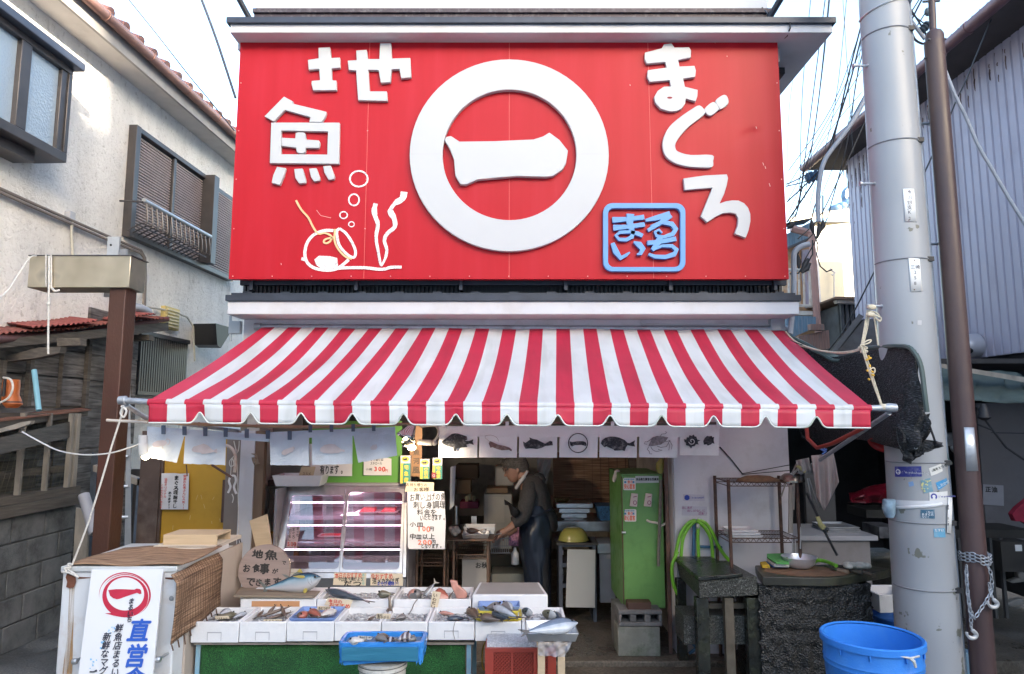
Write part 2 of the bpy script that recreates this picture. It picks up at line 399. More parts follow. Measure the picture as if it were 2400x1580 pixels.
# strip above awning: blotchy plaster, ledge, louvres
mb=MB();mb.pbox(FY(-.25),(545,706),(1849,737),0,.03);
zl0=FY(-.28).hit(1200,737)[1];zl1=FY(-.28).hit(1200,706)[1]
mb=MB();mb.box((X0-.02,-.28,zl0),(X1+.02,-.001,zl1));obj("ledge",mb,paint_w,shop,bev=.006)
mb=MB();mb.box((X0-.03,-.30,zl1+.001),(X1+.03,.0,zl1+.045));mb.box((X0+.0,-.27,zl1+.046),(X1,-.2,zl1+.065))
obj("flashing",mb,navy_metal,shop)
zs0=FY(-.32).hit(1200,654)[1];zs1=FY(-.32).hit(1200,85)[1]
def _louv(t,N,L,b):
    b.inputs["Base Color"].default_value=(.05,.05,.055,1);b.inputs["Roughness"].default_value=.5
mb=MB();n=130
for i in range(n):
    x=X0+.02+(X1-X0-.04)*i/n;mb.box((x,-.10,zl1+.05),(x+.018,-.075,zs0+.12))
mb.box((X0+.02,-.074,zl1+.05),(X1-.02,-.06,zs0+.12));obj("louvre",mb,node_mat("louvre_black",_louv),shop)
mb=MB()
for i in range(15):
    x=X0+.1+(X1-X0-.2)*i/14;mb.box((x-.035,-.22,zl1+.066),(x+.035,-.11,zl1+.085))
for i in range(6):
    x=X0+.15+(X1-X0-.3)*i/5;mb.box((x-.012,-.28,zl1+.086),(x+.012,-.2,zs0+.05))
mb.box((X0+.05,-.24,zs0-.03),(X1-.05,-.2,zs0+.02));obj("bracket",mb,navy_metal,shop)
# upper eave
ze1=FY(-.5).hit(1200,45)[1];ze0=FY(-.5).hit(1200,76)[1];zem=FY(-.5).hit(1200,58)[1]
mb=MB();mb.box((-2.13,-.5,ze0),(2.42,-.001,zem));mb.box((2.141,.0,ze0),(2.42,5,zem));obj("eave",mb,paint_w,shop)
mb=MB();mb.box((-2.15,-.53,zem+.001),(2.44,0,ze1));mb.box((2.141,.0,zem+.001),(2.44,5,ze1));obj("eave_flashing",mb,navy_metal,shop)
mb=MB();mb.box((-2.135,-.34,zs1-.12),(-2.112,-.02,ze0-.001));obj("eave_side",mb,paint_w,shop)
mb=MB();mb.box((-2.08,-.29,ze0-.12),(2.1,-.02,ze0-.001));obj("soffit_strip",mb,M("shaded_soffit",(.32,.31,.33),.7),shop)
mb=MB();zq0,zq1=P(1200,43,-.2).z,P(1200,25,-.2).z;mb.box((-2.06,-.2,zq1),(2.06,5,ze1+1.6));obj("top_storey_wall",mb,paint_w,shop)
mb=MB();mb.box((-2.07,-.215,ze1+.001),(2.07,5,zq0+.03));mb.box((-2.075,-.235,zq0+.031),(2.075,5,zq1-.001));obj("sill_band",mb,M("purple_black_band",(.06,.045,.055),.5,.2,.2,30,.1,60,(.3,.3,.3),.3,25),shop)
mb=MB();a=P(1806,42,-.25)
mb.tube([P(585,44,-.24),P(558,-6,-.34)],.022);obj("downpipe",mb,navy_metal,shop)
mb=MB();mb.tube([P(1803,42,-.25),P(1833,-8,-.36)],.025);mb.tube([P(1805,45,-.24),P(1797,30,-.24),P(1786,18,-.22)],.006);obj("downpipe",mb,navy_metal,shop)
mb=MB();mb.tube([P(1851,45,-.51),P(1852,66,-.53),P(1845,84,-.45),P(1824,101,-.33)],.006);obj("cable",mb,wire_k,shop)
mb=MB();mb.pbox(FY(.05),(1823,158),(1840,172),0,.12);obj("bracket",mb,wire_k,shop)
# conduit and junction boxes along the strip above the awning
mb=MB();mb.tube([P(596,765,-.02),P(1060,765,-.02),P(1062,748,-.02),P(1500,746,-.02),P(1502,760,-.02),P(1822,762,-.02)],.007);obj("conduit",mb,paint_w,shop)
mb=MB();mb.pbox(F0,(536,752),(562,782),0,.05);mb.pbox(F0,(1806,740),(1842,775),.0,.06);mb.tube([P(540,740,-.03),P(540,800,-.03)],.012)
obj("junction_box",mb,M("grey_box",(.33,.38,.43),.5),shop,bev=.004)
# ---- left house
LW=Frame((-4.6,0,0),(.044,1,0),(1,-.044,0))
lh=thing("stucco_house",(-4.6,0,-.1),"two storey cream stucco house with bronze windows and tiled roof across the alley","house")
mb=MB();ztop=LW.hit(310,198)[1]
mb.fbox(LW,-8,9,-.1,ztop+.1,-.2,0);mb.fbox(LW,-8,9,-.1,ztop+.1,-5.0,-4.8);obj("wall",mb,stucco,lh)
mb=MB();mb.fbox(LW,-8,9,ztop,ztop+.02,0,.3);obj("soffit",mb,M("soffit_board",(.62,.58,.54),.75,0,.08,4,0,40,(.4,.36,.33),.3),lh)
mb=MB();mb.fbox(LW,-8,9,ztop-.02,ztop+.16,.3,.33);obj("fascia_board",mb,M("grey_fascia",(.33,.31,.29),.6),lh)
mb=MB();mb.tube([LW.pt(-8,ztop+.16,.40),LW.pt(9,ztop+.16,.40)],.055,12)
for i in range(18):u=-6+.8*i;mb.tube([LW.pt(u,ztop+.16+.058*math.sin(a),.40+.058*math.cos(a))for a in[k*math.pi/5 for k in range(11)]],.006,5)
obj("gutter",mb,M("copper_gutter",(.36,.20,.16),.4,.3,.15,8),lh)
mb=MB()
for i in range(52):
    u=-6.5+.27*i
    mb.tube([LW.pt(u,ztop+.26,.36),LW.pt(u,ztop+.44,-.1),LW.pt(u,ztop+1.2,-2.2)],[.066,.066,.066],10)
mb.add([LW.pt(-8,ztop+.19,.40),LW.pt(9,ztop+.19,.40),LW.pt(9,ztop+1.15,-2.2),LW.pt(-8,ztop+1.15,-2.2)],[(0,1,2,3)])
obj("roof",mb,M("brown_roof_tile",(.22,.10,.08),.35,0,.3,5),lh)
# projecting frosted window
bw=MB();u1,zt=LW.hit(*c1((545,492))[0],.32);_,zb=LW.hit(*c1((490,1200))[0],.32);u0=LW.hit(-190,200,.32)[0]
bw.fbox(LW,u0,u1,zb,zb+.09,0,.32);bw.fbox(LW,u0,u1,zt-.09,zt,0,.32);bw.fbox(LW,u1-.05,u1,zb+.09,zt-.09,0,.32)
um=LW.hit(*c1((165,800))[0],.32)[0]
bw.fbox(LW,um-.06,um+.06,zb+.09,zt-.09,.24,.318);bw.fbox(LW,u1-.13,u1-.052,zb+.09,zt-.09,.24,.305)
win=obj("bay_window",bw,dark_metal,lh,bev=.006)
mb=MB();mb.fbox(LW,u0-.1,u1+.05,zt-.03,zt+.05,0,.40);obj("hood",mb,M("slate_blue_metal",(.10,.11,.14),.35,.5),win,bev=.008)
def _frost(t,N,L,b):
    tc=N.new("ShaderNodeTexCoord");v=N.new("ShaderNodeTexVoronoi");v.inputs["Scale"].default_value=45;L.new(tc.outputs["Object"],v.inputs[0])
    b.inputs["Base Color"].default_value=(.28,.36,.45,1);b.inputs["Roughness"].default_value=.18;b.inputs["Specular IOR Level"].default_value=.9
    bumpnode(N,L,b,v.outputs[0],.35,.01)
mb=MB();mb.fbox(LW,u0,u1-.132,zb+.091,zt-.091,.24,.27);obj("pane",mb,node_mat("frosted_glass",_frost),win)
mb=MB();mb.fbox(LW,u0+.1,u1-.25,zb-.09,zb-.002,0,.2);obj("sill",mb,dark_metal,win)
# shuttered window
A=c1((1000,925))[0];u0,zt=LW.hit(*A,.06);_,zb=LW.hit(*c2((860,300))[0],.06);um=LW.hit(*c1((1285,1200))[0],.06)[0];u2=LW.hit(*c1((1500,1270))[0],.06)[0]
sh=MB();E_=2.6
sh.fbox(LW,u0-.04,u0+.05,zb,zt,0,.10);sh.fbox(LW,u0+.05,u2+.1,zt-.06,zt,0,.09);sh.fbox(LW,u0+.05,u0+E_,zb,zb+.07,0,.10)
sh.fbox(LW,um-.03,um+.03,zb+.07,zt-.06,.02,.07);sh.fbox(LW,u2,u2+.14,zb+.07,zt,.0,.22);sh.fbox(LW,u2+.14,u0+E_,zt-.12,zt-.06,0,.1)
shw=obj("shuttered_window",sh,dark_metal,lh,bev=.004)
mb=MB();nsl=34
for i in range(nsl):
    z=zb+.075+(zt-.07-zb-.075)*i/nsl
    for a,b_,o in((u0+.05,um-.03,.035),(um+.03,u2,.045),(u2+.14,u0+E_,.10)):
        if o==.10 and z>zt-.14:continue
        mb.fbox(LW,a,b_,z,z+.016,0,o)
obj("slat",mb,M("pale_slat",(.40,.33,.31),.6,.1),shw)
mb=MB();mb.fbox(LW,u0+.05,u0+E_,zb+.072,zt-.14,-.005,.012);obj("slat_backing",mb,M("dark_slat_gap",(.05,.04,.045),.8),shw)
mb=MB();za=LW.hit(*c2((960,55))[0],.3)[1];ua=LW.hit(*c2((960,55))[0],.3)[0];ub=LW.hit(*c2((1405,300))[0],.3)[0]
mb.tube([LW.pt(ua,za,.3),LW.pt(ub,za,.3)],.026,10);rl=obj("railing",mb,alu,shw)
mb=MB();k=15
for i in range(k):
    u=ua+.05+(ub-ua-.1)*i/(k-1)
    mb.tube(catmull([LW.pt(u,za,.3),LW.pt(u,za-.25,.33),LW.pt(u,zb+.13,.26),LW.pt(u,zb+.05,.1)],4),.009,6)
mb.tube([LW.pt(ua,za-.02,.3),LW.pt(ua-.05,za-.02,.05)],.012);mb.tube([LW.pt(ub,za-.02,.3),LW.pt(ub,za-.02,.05)],.012)
mb.tube([LW.pt(ua,zb+.1,.25),LW.pt(ub,zb+.1,.25)],.01);obj("baluster",mb,dark_metal,rl)
# pipes, vent, grille, duct
conduit_m=M("brown_grey_conduit",(.19,.165,.15),.6)
mb=MB()
for dz in(0,24):
    path=[LW.pt(*LW.hit(x,y,.05),.05)for x,y in c2((-60,-50+dz),(240,85+dz),(480,190+dz),(720,295+dz),(940,390+dz*.8),(968-dz*.3,440),(972-dz*.3,560),(965-dz*.3,770))]
    mb.tube(path,.016,8)
obj("wall_conduit",mb,conduit_m,lh)
mb=MB();u,z=LW.hit(*c2((1120,845))[0]);mb.fbox(LW,u-.17,u+.17,z-.14,z+.14,0,.06);v=obj("air_vent",mb,M("yellow_vent_frame",(.55,.43,.16),.55),lh)
mb=MB()
for i in range(6):mb.fbox(LW,u-.14,u+.14,z-.12+.042*i,z-.10+.042*i,.061,.08)
obj("slat",mb,M("pale_vent_slat",(.6,.52,.3),.5),v)
mb=MB();u0,zt=LW.hit(*c2((940,950))[0],.08);u1,zb=LW.hit(*c2((1235,1360))[0],.08);u1=LW.hit(*c2((1250,1100))[0],.08)[0]
_,zb=LW.hit(*c2((930,1330))[0],.08)
mb.fbox(LW,u0,u1,zb,zt,.0,.02);gr=obj("grille",mb,black,lh)
mb=MB()
for i in range(22):a=u0+.02+(u1-u0-.05)*i/21;mb.fbox(LW,a,a+.03,zb,zt,.021,.08)
mb.fbox(LW,u0-.02,u1+.02,zt,zt+.05,0,.1);mb.fbox(LW,u0-.02,u1+.02,zb-.04,zb,0,.1);obj("bar",mb,dark_metal,gr)
mb=MB();q=[LW.pt(*LW.hit(*p,.05),.05)for p in c2((1290,880),(1390,905),(1385,950),(1325,1040),(1300,1020))]
q2=[p+Vector((.42,-.25,-.03))for p in q];mb.add(q+q2,[(4,3,2,1,0),(5,6,7,8,9)]+[(i,(i+1)%5,5+(i+1)%5,5+i)for i in range(5)])
obj("range_hood_duct",mb,M("black_duct",(.03,.03,.033),.45,.4),lh)
mb=MB();mb.tube([LW.pt(*LW.hit(x,y,.12),.12)for x,y in c2((860,765),(940,780),(985,800),(990,850))],.055,10);obj("drain_pipe",mb,M("grey_pipe",(.38,.38,.42),.5),lh)
mb=MB();mb.tube([LW.pt(*LW.hit(x,y,.05),.05)for x,y in c2((870,745),(1000,770),(1150,795),(1250,835),(1290,900),(1300,1130))],.013,6)
mb.tube([LW.pt(*LW.hit(x,y,.05),.05)for x,y in c2((480,200),(478,300),(488,430))],.014,6)
obj("pale_cable",mb,M("pale_cable",(.5,.48,.42),.7),lh)
mb=MB();mb.pbox(LW,c2((470,125))[0],c2((502,190))[0],0,.06);obj("junction_box",mb,M("pale_box",(.42,.43,.47),.5),lh)
# ---- right corrugated building
RW=Frame((5.0,0,0),(0,1,0),(-1,0,0))
rb=thing("corrugated_warehouse",(5.0,1,-.1),"pale lilac corrugated metal warehouse with a sloping eave on the right","building")
yfar=RW.hit(1992,500)[0];zr1=RW.hit(2400,62)[1];zwb=RW.hit(2185,853)[1]
lil_cor=M("lilac_corrugated",(.40,.375,.46),.55,.1,.08,2,.05,60,(.22,.17,.19),.35,1.6,stretch=(1,1,.4))
mb=MB();n=64;y0=-3;per=(yfar-y0)/n
prof=[]
for i in range(n):a=y0+per*i;prof+=[(a,0),(a+per*.12,0),(a+per*.2,.014),(a+per*.92,.014)]
prof.append((yfar,0))
for(ya,oa),(yb,ob)in zip(prof,prof[1:]):
    mb.add([RW.pt(ya,zwb,oa),RW.pt(yb,zwb,ob),RW.pt(yb,zr1+.5,ob),RW.pt(ya,zr1+.5,oa)],[(0,1,2,3)])
mb.box((5.03,-3,zwb),(5.1,yfar,zr1+.5));mb.box((5.03,yfar-.05,0),(9,yfar,zr1+.4));obj("wall",mb,lil_cor,rb,ang=20)
# peeling paint near the eave
peel=M("brown_bare_metal",(.10,.06,.055),.8,0,.2,10)
mb=MB();rnd=random.Random(5)
zu=RW.hit(2000,425)[1]
for i in range(230):
    yy=rnd.choice([rnd.uniform(yfar-1.1,yfar),rnd.uniform(-1,yfar)]);near=yy>yfar-1.1
    zt_=RW.pt(0,0,0).z;top=zr1-.02;z=top-abs(rnd.gauss(0,.42 if near else.13))-.02
    yy=y0+per*(round((yy-y0)/per))+per*(.71 if rnd.random()<.5 else.2);o=.0165 if(yy-y0)/per%1>.45 else.003
    h_=rnd.uniform(.02,.16);w_=rnd.uniform(.008,per*.17)
    pts=[(yy-w_,z),(yy-w_*.3,z-h_*.4),(yy-w_*.5,z-h_),(yy+w_*.7,z-h_*.8),(yy+w_,z-h_*.2),(yy+w_*.2,z+h_*.2)]
    mb.flat(RW,pts,o)
obj("peeled_patch",mb,peel,rb)
mb=MB()
mb.box((4.55,-3.2,zr1),(5.2,yfar+.35,zr1+.03));obj("soffit",mb,M("dark_eave_wood",(.07,.055,.05),.8),rb)
mb=MB();mb.tube([(4.53,-3.2,zr1+.05),(4.53,yfar+.4,zr1+.05)],.062,12);
for i in range(9):y=-2.6+.9*i;mb.tube([(4.53,y,zr1+.05),(4.53,y+.05,zr1+.05)],.068,12)
obj("gutter",mb,M("brown_gutter",(.17,.085,.09),.45,.2),rb)
mb=MB();n=150;pts=[]
for i in range(n+1):y=-3.2+(yfar+3.6)*i/n;pts.append((y,.11+.018*(i%2)))
for(ya,a),(yb,b_)in zip(pts,pts[1:]):mb.add([(4.52,ya,zr1+a),(4.52,yb,zr1+b_),(8,yb,zr1+1.3+b_),(8,ya,zr1+1.3+a)],[(0,1,2,3)])
obj("roof",mb,M("grey_brown_roofing",(.14,.11,.11),.6,dirt=(.07,.05,.05),da=.5),rb)
mb=MB();u,z=RW.hit(*c7((1550,500))[0]);c=RW.pt(u,z,.02)
mb.open_lathe([(.13,0),(.13,.10),(.115,.16),(.07,.215),(0,.23)],c,20,(-1,0,-.1));vent=obj("vent_cap",mb,M("pale_vent",(.45,.44,.48),.35,.3),rb)
mb=MB();mb.ell(c+Vector((-.16,-.06,-.065)),(.06,.07,.04));obj("vent_opening",mb,black,vent)
# lean-to canopy net below, back walls of the open work bay
bay=thing("open_work_bay",(3.6,2,0),"dark cluttered open work bay beyond the utility pole","work bay")
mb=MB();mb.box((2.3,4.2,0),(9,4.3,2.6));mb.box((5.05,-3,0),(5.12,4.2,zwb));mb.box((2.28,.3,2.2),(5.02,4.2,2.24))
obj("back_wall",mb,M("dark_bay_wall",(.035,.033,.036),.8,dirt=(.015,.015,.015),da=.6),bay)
mb=MB();mb.pbox(FY(1.2),c7((1530,925))[0],(2500,1290),-.04,0);obj("grey_panel_wall",mb,M("grey_panel",(.15,.14,.15),.6,0,.08,3,0,40,(.09,.08,.08),.4),bay)
# ---- unseen blocks added behind the viewer, sized to shade the shop and left house
op_m=M("shade_block_render",(.78,.78,.79),.8,0,.08,1.5,.2,30)  # kept pale so the added blocks bounce light onto the shop front
def shade_block(x0,x1,h,y,label,roofc,dp=7):
    t=thing("unseen_shade_block",((x0+x1)/2,y,-.1),label,"house")
    mb=MB();mb.box((x0,y-dp,-.1),(x1,y,h));obj("wall",mb,op_m,t)
    mb=MB();mb.box((x0-.05,y-dp-.1,h+.001),(x1+.05,y+.35,h+.15));obj("roof",mb,roofc,t)
    F=Frame((0,y,0),(1,0,0),(0,1,0))
    x=x0+1
    while x<x1-1.5:
        for z in(1.2,4.0,6.6):
            if z+1.2<h:
                m2=MB();m2.fbox(F,x,x+1.4,z,z+1.1,.002,.06);f=obj("window",m2,dark_metal,t)
                m2=MB();m2.fbox(F,x+.06,x+1.34,z+.06,z+1.04,.061,.07);obj("pane",m2,M("shade_block_pane",(.06,.07,.08),.1),f)
        x+=2.6
    return t
shade_block(10.6,22,13.2,-26,"tallest pale block added unseen behind the viewer to shade the sign and upper wall",dark_metal,.7)
shade_block(22.3,44,11.9,-26,"long pale block added unseen behind the viewer at the right to set the shadow line",dark_metal)
shade_block(-20,10.54,11.38,-26,"broad pale block with red roof added unseen behind the viewer to shade the left house",rust_red)
g=MB();g.add([(-22,-25.9,-.09),(44,-25.9,-.09),(44,-7.2,-.09),(-22,-7.2,-.09)],[(0,1,2,3)])  # unseen pale ground added to bounce light in under the awning
struct("bounce_yard",g,M("pale_bounce_yard",(.46,.46,.46),.85,0,.15,1,.2,20))
# ---- big red sign
SY=-.36;FS=FY(SY)
sign=thing("sign_board",(0,SY,FS.hit(1200,655)[1]),"huge red sign board with raised white Japanese lettering and a ringed bar above the awning","shop sign")
def _red(t,N,L,b):
    tc=N.new("ShaderNodeTexCoord");mp=N.new("ShaderNodeMapping");mp.inputs["Scale"].default_value=(6,1,.5);L.new(tc.outputs["Object"],mp.inputs[0])
    n=N.new("ShaderNodeTexNoise");n.inputs["Scale"].default_value=1.6;n.inputs["Detail"].default_value=8;L.new(mp.outputs[0],n.inputs[0])
    n2=N.new("ShaderNodeTexNoise");n2.inputs["Scale"].default_value=.9;n2.inputs["Detail"].default_value=3;L.new(tc.outputs["Object"],n2.inputs[0])
    c=rampnode(N,L,n.outputs[0],[(.26,(.40,.006,.014)),(.5,(.43,.008,.018)),(.70,(.45,.012,.025)),(.82,(.48,.035,.055))])
    L.new(c,b.inputs["Base Color"]);b.inputs["Roughness"].default_value=.36
    r=N.new("ShaderNodeMapRange");b.inputs['Specular IOR Level'].default_value=.22;r.inputs[3].default_value=.3;r.inputs[4].default_value=.5;L.new(n2.outputs[0],r.inputs[0]);L.new(r.outputs[0],b.inputs["Roughness"])
    bumpnode(N,L,b,n2.outputs[0],.25,.05)
red_m=node_mat("red_sign_enamel",_red)
sx0,sx1=FS.hit(536,655)[0],FS.hit(1849,652)[0];sz0,sz1=FS.hit(1200,654)[1],FS.hit(1200,85)[1]
mb=MB()
dc=FS.hit(*c5((975,745))[0])
def sgn(i,j):
    u=sx0+(sx1-sx0)*i;z=sz0+(sz1-sz0)*j;du=(u-dc[0])/.11;dz=(z-dc[1]-(u-dc[0])*.5)/.05
    return FS.pt(u,z,-.007*math.exp(-du*du-dz*dz)+.006*math.exp(-((u-dc[0]-.05)/.04)**2-((z-dc[1]-.05)/.03)**2))
mb.grid(sgn,160,80)
mb.add([FS.pt(sx0,sz0,0),FS.pt(sx1,sz0,0),FS.pt(sx1,sz1,0),FS.pt(sx0,sz1,0),FS.pt(sx0,sz0,-.05),FS.pt(sx1,sz0,-.05),FS.pt(sx1,sz1,-.05),FS.pt(sx0,sz1,-.05)],
[(0,1,5,4),(1,2,6,5),(2,3,7,6),(3,0,4,7),(4,5,6,7)])
panel=obj("panel",mb,red_m,sign)
mb=MB()
for x in(860,1193.5,1525):u=FS.hit(x,370)[0];mb.fbox(FS,u-.0012,u+.0012,sz0+.005,sz1-.005,.0005,.0015)
obj("seam",mb,M("pale_seam",(.72,.18,.16),.6),sign)
mb=MB();rnd=random.Random(4)
for i in range(15):
    for z in(sz0+.02,sz1-.02):mb.lathe([(.0045,0),(.0045,.003),(0,.005)],FS.pt(sx0+.03+(sx1-sx0-.06)*i/14,z,.001),8,(0,-1,0))
for z in(.2,.4,.6,.8):
    for x in(sx0+.02,sx1-.02,FS.hit(860,300)[0]+.006):mb.lathe([(.0045,0),(.0045,.003),(0,.005)],FS.pt(x,sz0+(sz1-sz0)*z,.001),8,(0,-1,0))
obj("rivet",mb,M("rivet",(.75,.35,.33),.5),sign)
mb=MB()
for(x,y,s)in((770,225,1.2),(300,470,.6),(1040,905,1.3),(1052,925,1.2),(1075,1020,1.5),(840,310,.5),(1002,705,1)):
    p=c5((x,y),(x+4*s,y+12*s))
    mb.pstroke(FS,p,1.1,.0006,.0018)
mb.pstroke(FS,c4((527,1170),(550,1200),(607,1213)),.7,.0006,.0016);mb.pstroke(FS,c4((329,1465),(331,1475)),1.1,.0006,.0016)
obj("scratch",mb,M("pink_scratch",(.8,.55,.52),.7),sign)
let_m=M("white_relief_letter",(.48,.495,.52),.42,0,.03,3)
D0,D1=.001,.032
def letter(label,*polys,rings=(),mat=let_m,d=D1,name="letter"):
    mb=MB()
    for p in polys:mb.pprism(FS,p,D0,d)
    for A,B in rings:mb.ring(FS,[FS.hit(x,y,d)for x,y in A],[FS.hit(x,y,d)for x,y in B],D0,d)
    return obj(name,mb,mat,sign,bev=.003,label=label)
letter("white letter chi",c4((537,265),(602,262),(607,322),(657,320),(658,376),(610,382),(612,446),(637,448),(638,502),(507,503),(498,465),(500,450),(546,446),(541,384),(483,388),(478,333),(538,324)),
c4((747,280),(806,276),(812,328),(876,328),(880,240),(942,240),(946,325),(1048,322),(1054,430),(998,436),(988,384),(945,386),(938,458),(884,460),(872,390),(814,388),(822,508),(918,508),(922,562),(758,558),(746,392),(706,390),(700,337),(750,334)))
letter("white letter for fish",c4((236,648),(345,537),(397,565),(391,576),(582,622),(577,645),(556,679),(486,679),(492,652),(350,612),(288,676)),
c4((306,928),(356,936),(345,975),(322,1030),(276,1018),(285,975)),c4((402,940),(448,937),(468,1005),(465,1018),(430,1022),(408,990)),
c4((485,938),(525,935),(546,990),(543,1005),(512,1010),(495,985)),c4((563,925),(605,921),(627,980),(624,996),(594,1002),(570,960)),
c4((331,766),(408,770),(410,740),(425,736),(455,737),(463,742),(468,776),(540,781),(545,795),(540,824),(466,822),(464,846),(450,853),(425,852),(416,846),(412,822),(331,812)),
rings=[(c4((274,682),(655,682),(652,912),(266,908)),c4((330,726),(590,732),(586,860),(328,858)))])
letter("white letter ma",cat2(c5((478,268),(490,246),(532,241),(548,264),(630,262),(641,280),(640,320),(570,333),(576,370),(660,366),(668,392),(664,428),(597,437),(606,482),(678,500),(676,535),(666,565),(612,548),(608,575),(590,604),(560,618),(520,620),(470,605),(440,570),(435,540),(455,505),(490,482),(528,480),(522,446),(410,456),(396,425),(400,390),(505,376),(497,345),(395,354),(382,330),(384,292)),1,True))
mb=MB();x,y=c5((522,544))[0];mb.pflat(FS,[(x+6.5*math.cos(a*.628),y+2.6*math.sin(a*.628))for a in range(10)],D1+.001);obj("letter_counter",mb,M("letter_hole",(.25,.02,.03),.6),sign)
letter("white letter gu",cat2(c5((688,586),(720,622),(700,650),(640,695),(590,745),(556,795),(556,830),(580,848),(640,862),(758,862),(764,895),(758,930),(690,932),(610,925),(545,905),(500,870),(482,820),(488,765),(520,705),(575,655),(640,610)),3,True),
cat2(c5((716,605),(765,566),(796,600),(790,615),(752,644),(725,630)),3,True),cat2(c5((776,562),(815,530),(838,532),(850,560),(842,584),(805,608),(797,598)),3,True))
letter("white letter ro",c5((598,993),(720,976),(840,970),(847,990),(840,1030),(825,1080),(800,1132),(835,1120),(870,1115),(905,1116),(935,1130),(958,1155),(971,1190),(972,1230),(962,1280),(945,1325),(883,1300),(900,1255),(903,1215),(890,1190),(860,1184),(820,1187),(780,1205),(730,1238),(694,1205),(760,1045),(604,1058)))
N_=72;circ=lambda cx,cy,rx,ry,n=N_:[(cx+rx*math.cos(2*math.pi*i/n),cy+ry*math.sin(2*math.pi*i/n))for i in range(n)]
letter("white ring emblem",rings=[(circ(1193.5,364,233.5,225),circ(1194,363,157,153))],name="ring",d=.042)
mb=MB()
for xa,xb in((961,1036),(1352,1426)):mb.pstroke(FS,[(xa,361),(xb,361)],.8,.0425,.0428)
obj("ring_seam",mb,M("grey_seam",(.45,.44,.46),.6),sign)
k=1.0084
letter("white bar inside the ring",[(x*k,y*k)for x,y in((1033,326),(1038,318),(1048,316),(1068,329),(1150,328),(1240,324),(1262,317),(1277,308),(1300,325),(1320,350),(1316,378),(1308,393),(1285,409),(1270,411),(1200,409),(1110,417),(1083,429),(1070,428),(1058,408),(1055,370),(1045,345))],name="bar_mark",d=.044)
blue_l=M("sky_blue_relief",(.12,.31,.62),.45,0,.05,3)
def rrect(x0,y0,x1,y1,r,n=6,tl=0):
    out=[]
    for cx,cy,a0 in((x1-r,y0+r,-90),(x1-r,y1-r,0),(x0+r,y1-r,90),(x0+r,y0+r,180)):
        out+=[(cx+r*math.cos(R(a0+90*i/n))-tl*(y1-cy-r*math.sin(R(a0+90*i/n)))/(y1-y0)*0,cy+r*math.sin(R(a0+90*i/n)))for i in range(n+1)]
    return out
letter("sky blue rounded frame",rings=[(c5(*rrect(151,1130,610,1511,52)),c5(*rrect(179,1159,581,1486,32)))],mat=blue_l,name="seal_frame",d=.035)
mb=MB()
S_=[([(203,1224),(290,1219),(380,1208)],[34,24,28]),([(208,1267),(290,1262),(383,1248)],[34,24,26]),([(303,1190),(300,1240),(312,1288)],[44,38,30]),
([(318,1284),(312,1318),(280,1334),(240,1332),(222,1310),(245,1292),(300,1290),(345,1300),(372,1312)],[24,24,22,20,18,18,20,26,22]),
([(388,1226),(450,1212),(525,1190)],[16,30,34]),([(528,1196),(470,1240),(400,1282)],[32,26,20]),([(418,1262),(480,1236),(535,1246),(556,1275),(540,1302),(490,1318),(448,1312),(440,1290),(462,1278),(480,1296)],[20,24,28,30,26,18,16,16,14,10]),
([(204,1352),(222,1400),(250,1436),(282,1418),(300,1404)],[22,34,26,18,8]),([(322,1346),(352,1360),(372,1385),(360,1412),(340,1415)],[10,36,34,20,8]),
([(398,1352),(470,1345),(558,1328)],[26,24,26]),([(472,1318),(456,1350),(425,1392)],[34,34,22]),([(425,1392),(480,1368),(535,1368),(560,1390),(548,1414),(500,1430),(440,1428),(405,1414)],[10,16,22,28,28,24,22,14])]
for i,(p,ws)in enumerate(S_):mb.pstroke(FS,c5(*p),[w_*.4211 for w_ in ws],.001,.030+i*.0006)
obj("letter",mb,blue_l,sign,label="sky blue lettering in the frame")
# little mosaic of a jar, bubbles and seaweed
def _mosaic(t,N,L,b):
    tc=N.new("ShaderNodeTexCoord");v=N.new("ShaderNodeTexVoronoi");v.feature='DISTANCE_TO_EDGE';v.inputs["Scale"].default_value=28;L.new(tc.outputs["Object"],v.inputs[0])
    L.new(rampnode(N,L,v.outputs[0],[(.02,(.45,.40,.42)),(.05,(.82,.82,.82))]),b.inputs["Base Color"]);b.inputs["Roughness"].default_value=.4
mos=node_mat("white_mosaic",_mosaic);mb=MB();q=0
for p,ws in(([(620,1284),(585,1282),(545,1290),(505,1312),(478,1345),(464,1385),(463,1430),(480,1468),(520,1494),(580,1504),(630,1499),(665,1480),(705,1445)],17),
([(655,1272),(690,1298),(722,1345),(743,1395),(738,1430),(715,1428),(680,1400),(652,1362),(642,1320),(640,1285),(655,1272)],15),
([(443,1440),(466,1445)],18),([(610,1502),(660,1492),(790,1490),(890,1500),(940,1488),(1000,1487)],17),
([(856,1132),(848,1165),(852,1200),(868,1250),(858,1320),(870,1400),(884,1480)],[24,30,24,20,17,14,8]),
([(1014,1068),(1004,1105),(960,1135),(938,1175),(958,1215),(962,1262),(920,1300),(904,1340),(918,1390),(908,1440),(886,1482)],[38,34,20,34,26,22,20,18,16,12,8])):
    mb.pstroke(FS,cat2(c4(*p),3),[x*.4211 for x in(ws if isinstance(ws,list)else[ws])for _ in range(3)][:0]or(ws*.4211 if not isinstance(ws,list)else[ws[min(int(i/3),len(ws)-1)]*.4211 for i in range((len(p)-1)*3+1)]),.0005,.006+.0005*q);q+=1
for cx,cy,rx,ry,w_ in((762,995,50,44,9),(735,1112,29,32,8),(677,1197,21,19,6),(721,1248,16,14,5)):
    mb.pstroke(FS,c4(*[(cx+rx*math.cos(a*.3927),cy+ry*math.sin(a*.3927))for a in range(17)]),w_*.4211,.0005,.006)
mb.pprism(FS,c4((515,1445),(540,1424),(600,1426),(640,1436),(646,1475),(632,1497),(560,1499),(525,1475)),.0005,.0095)
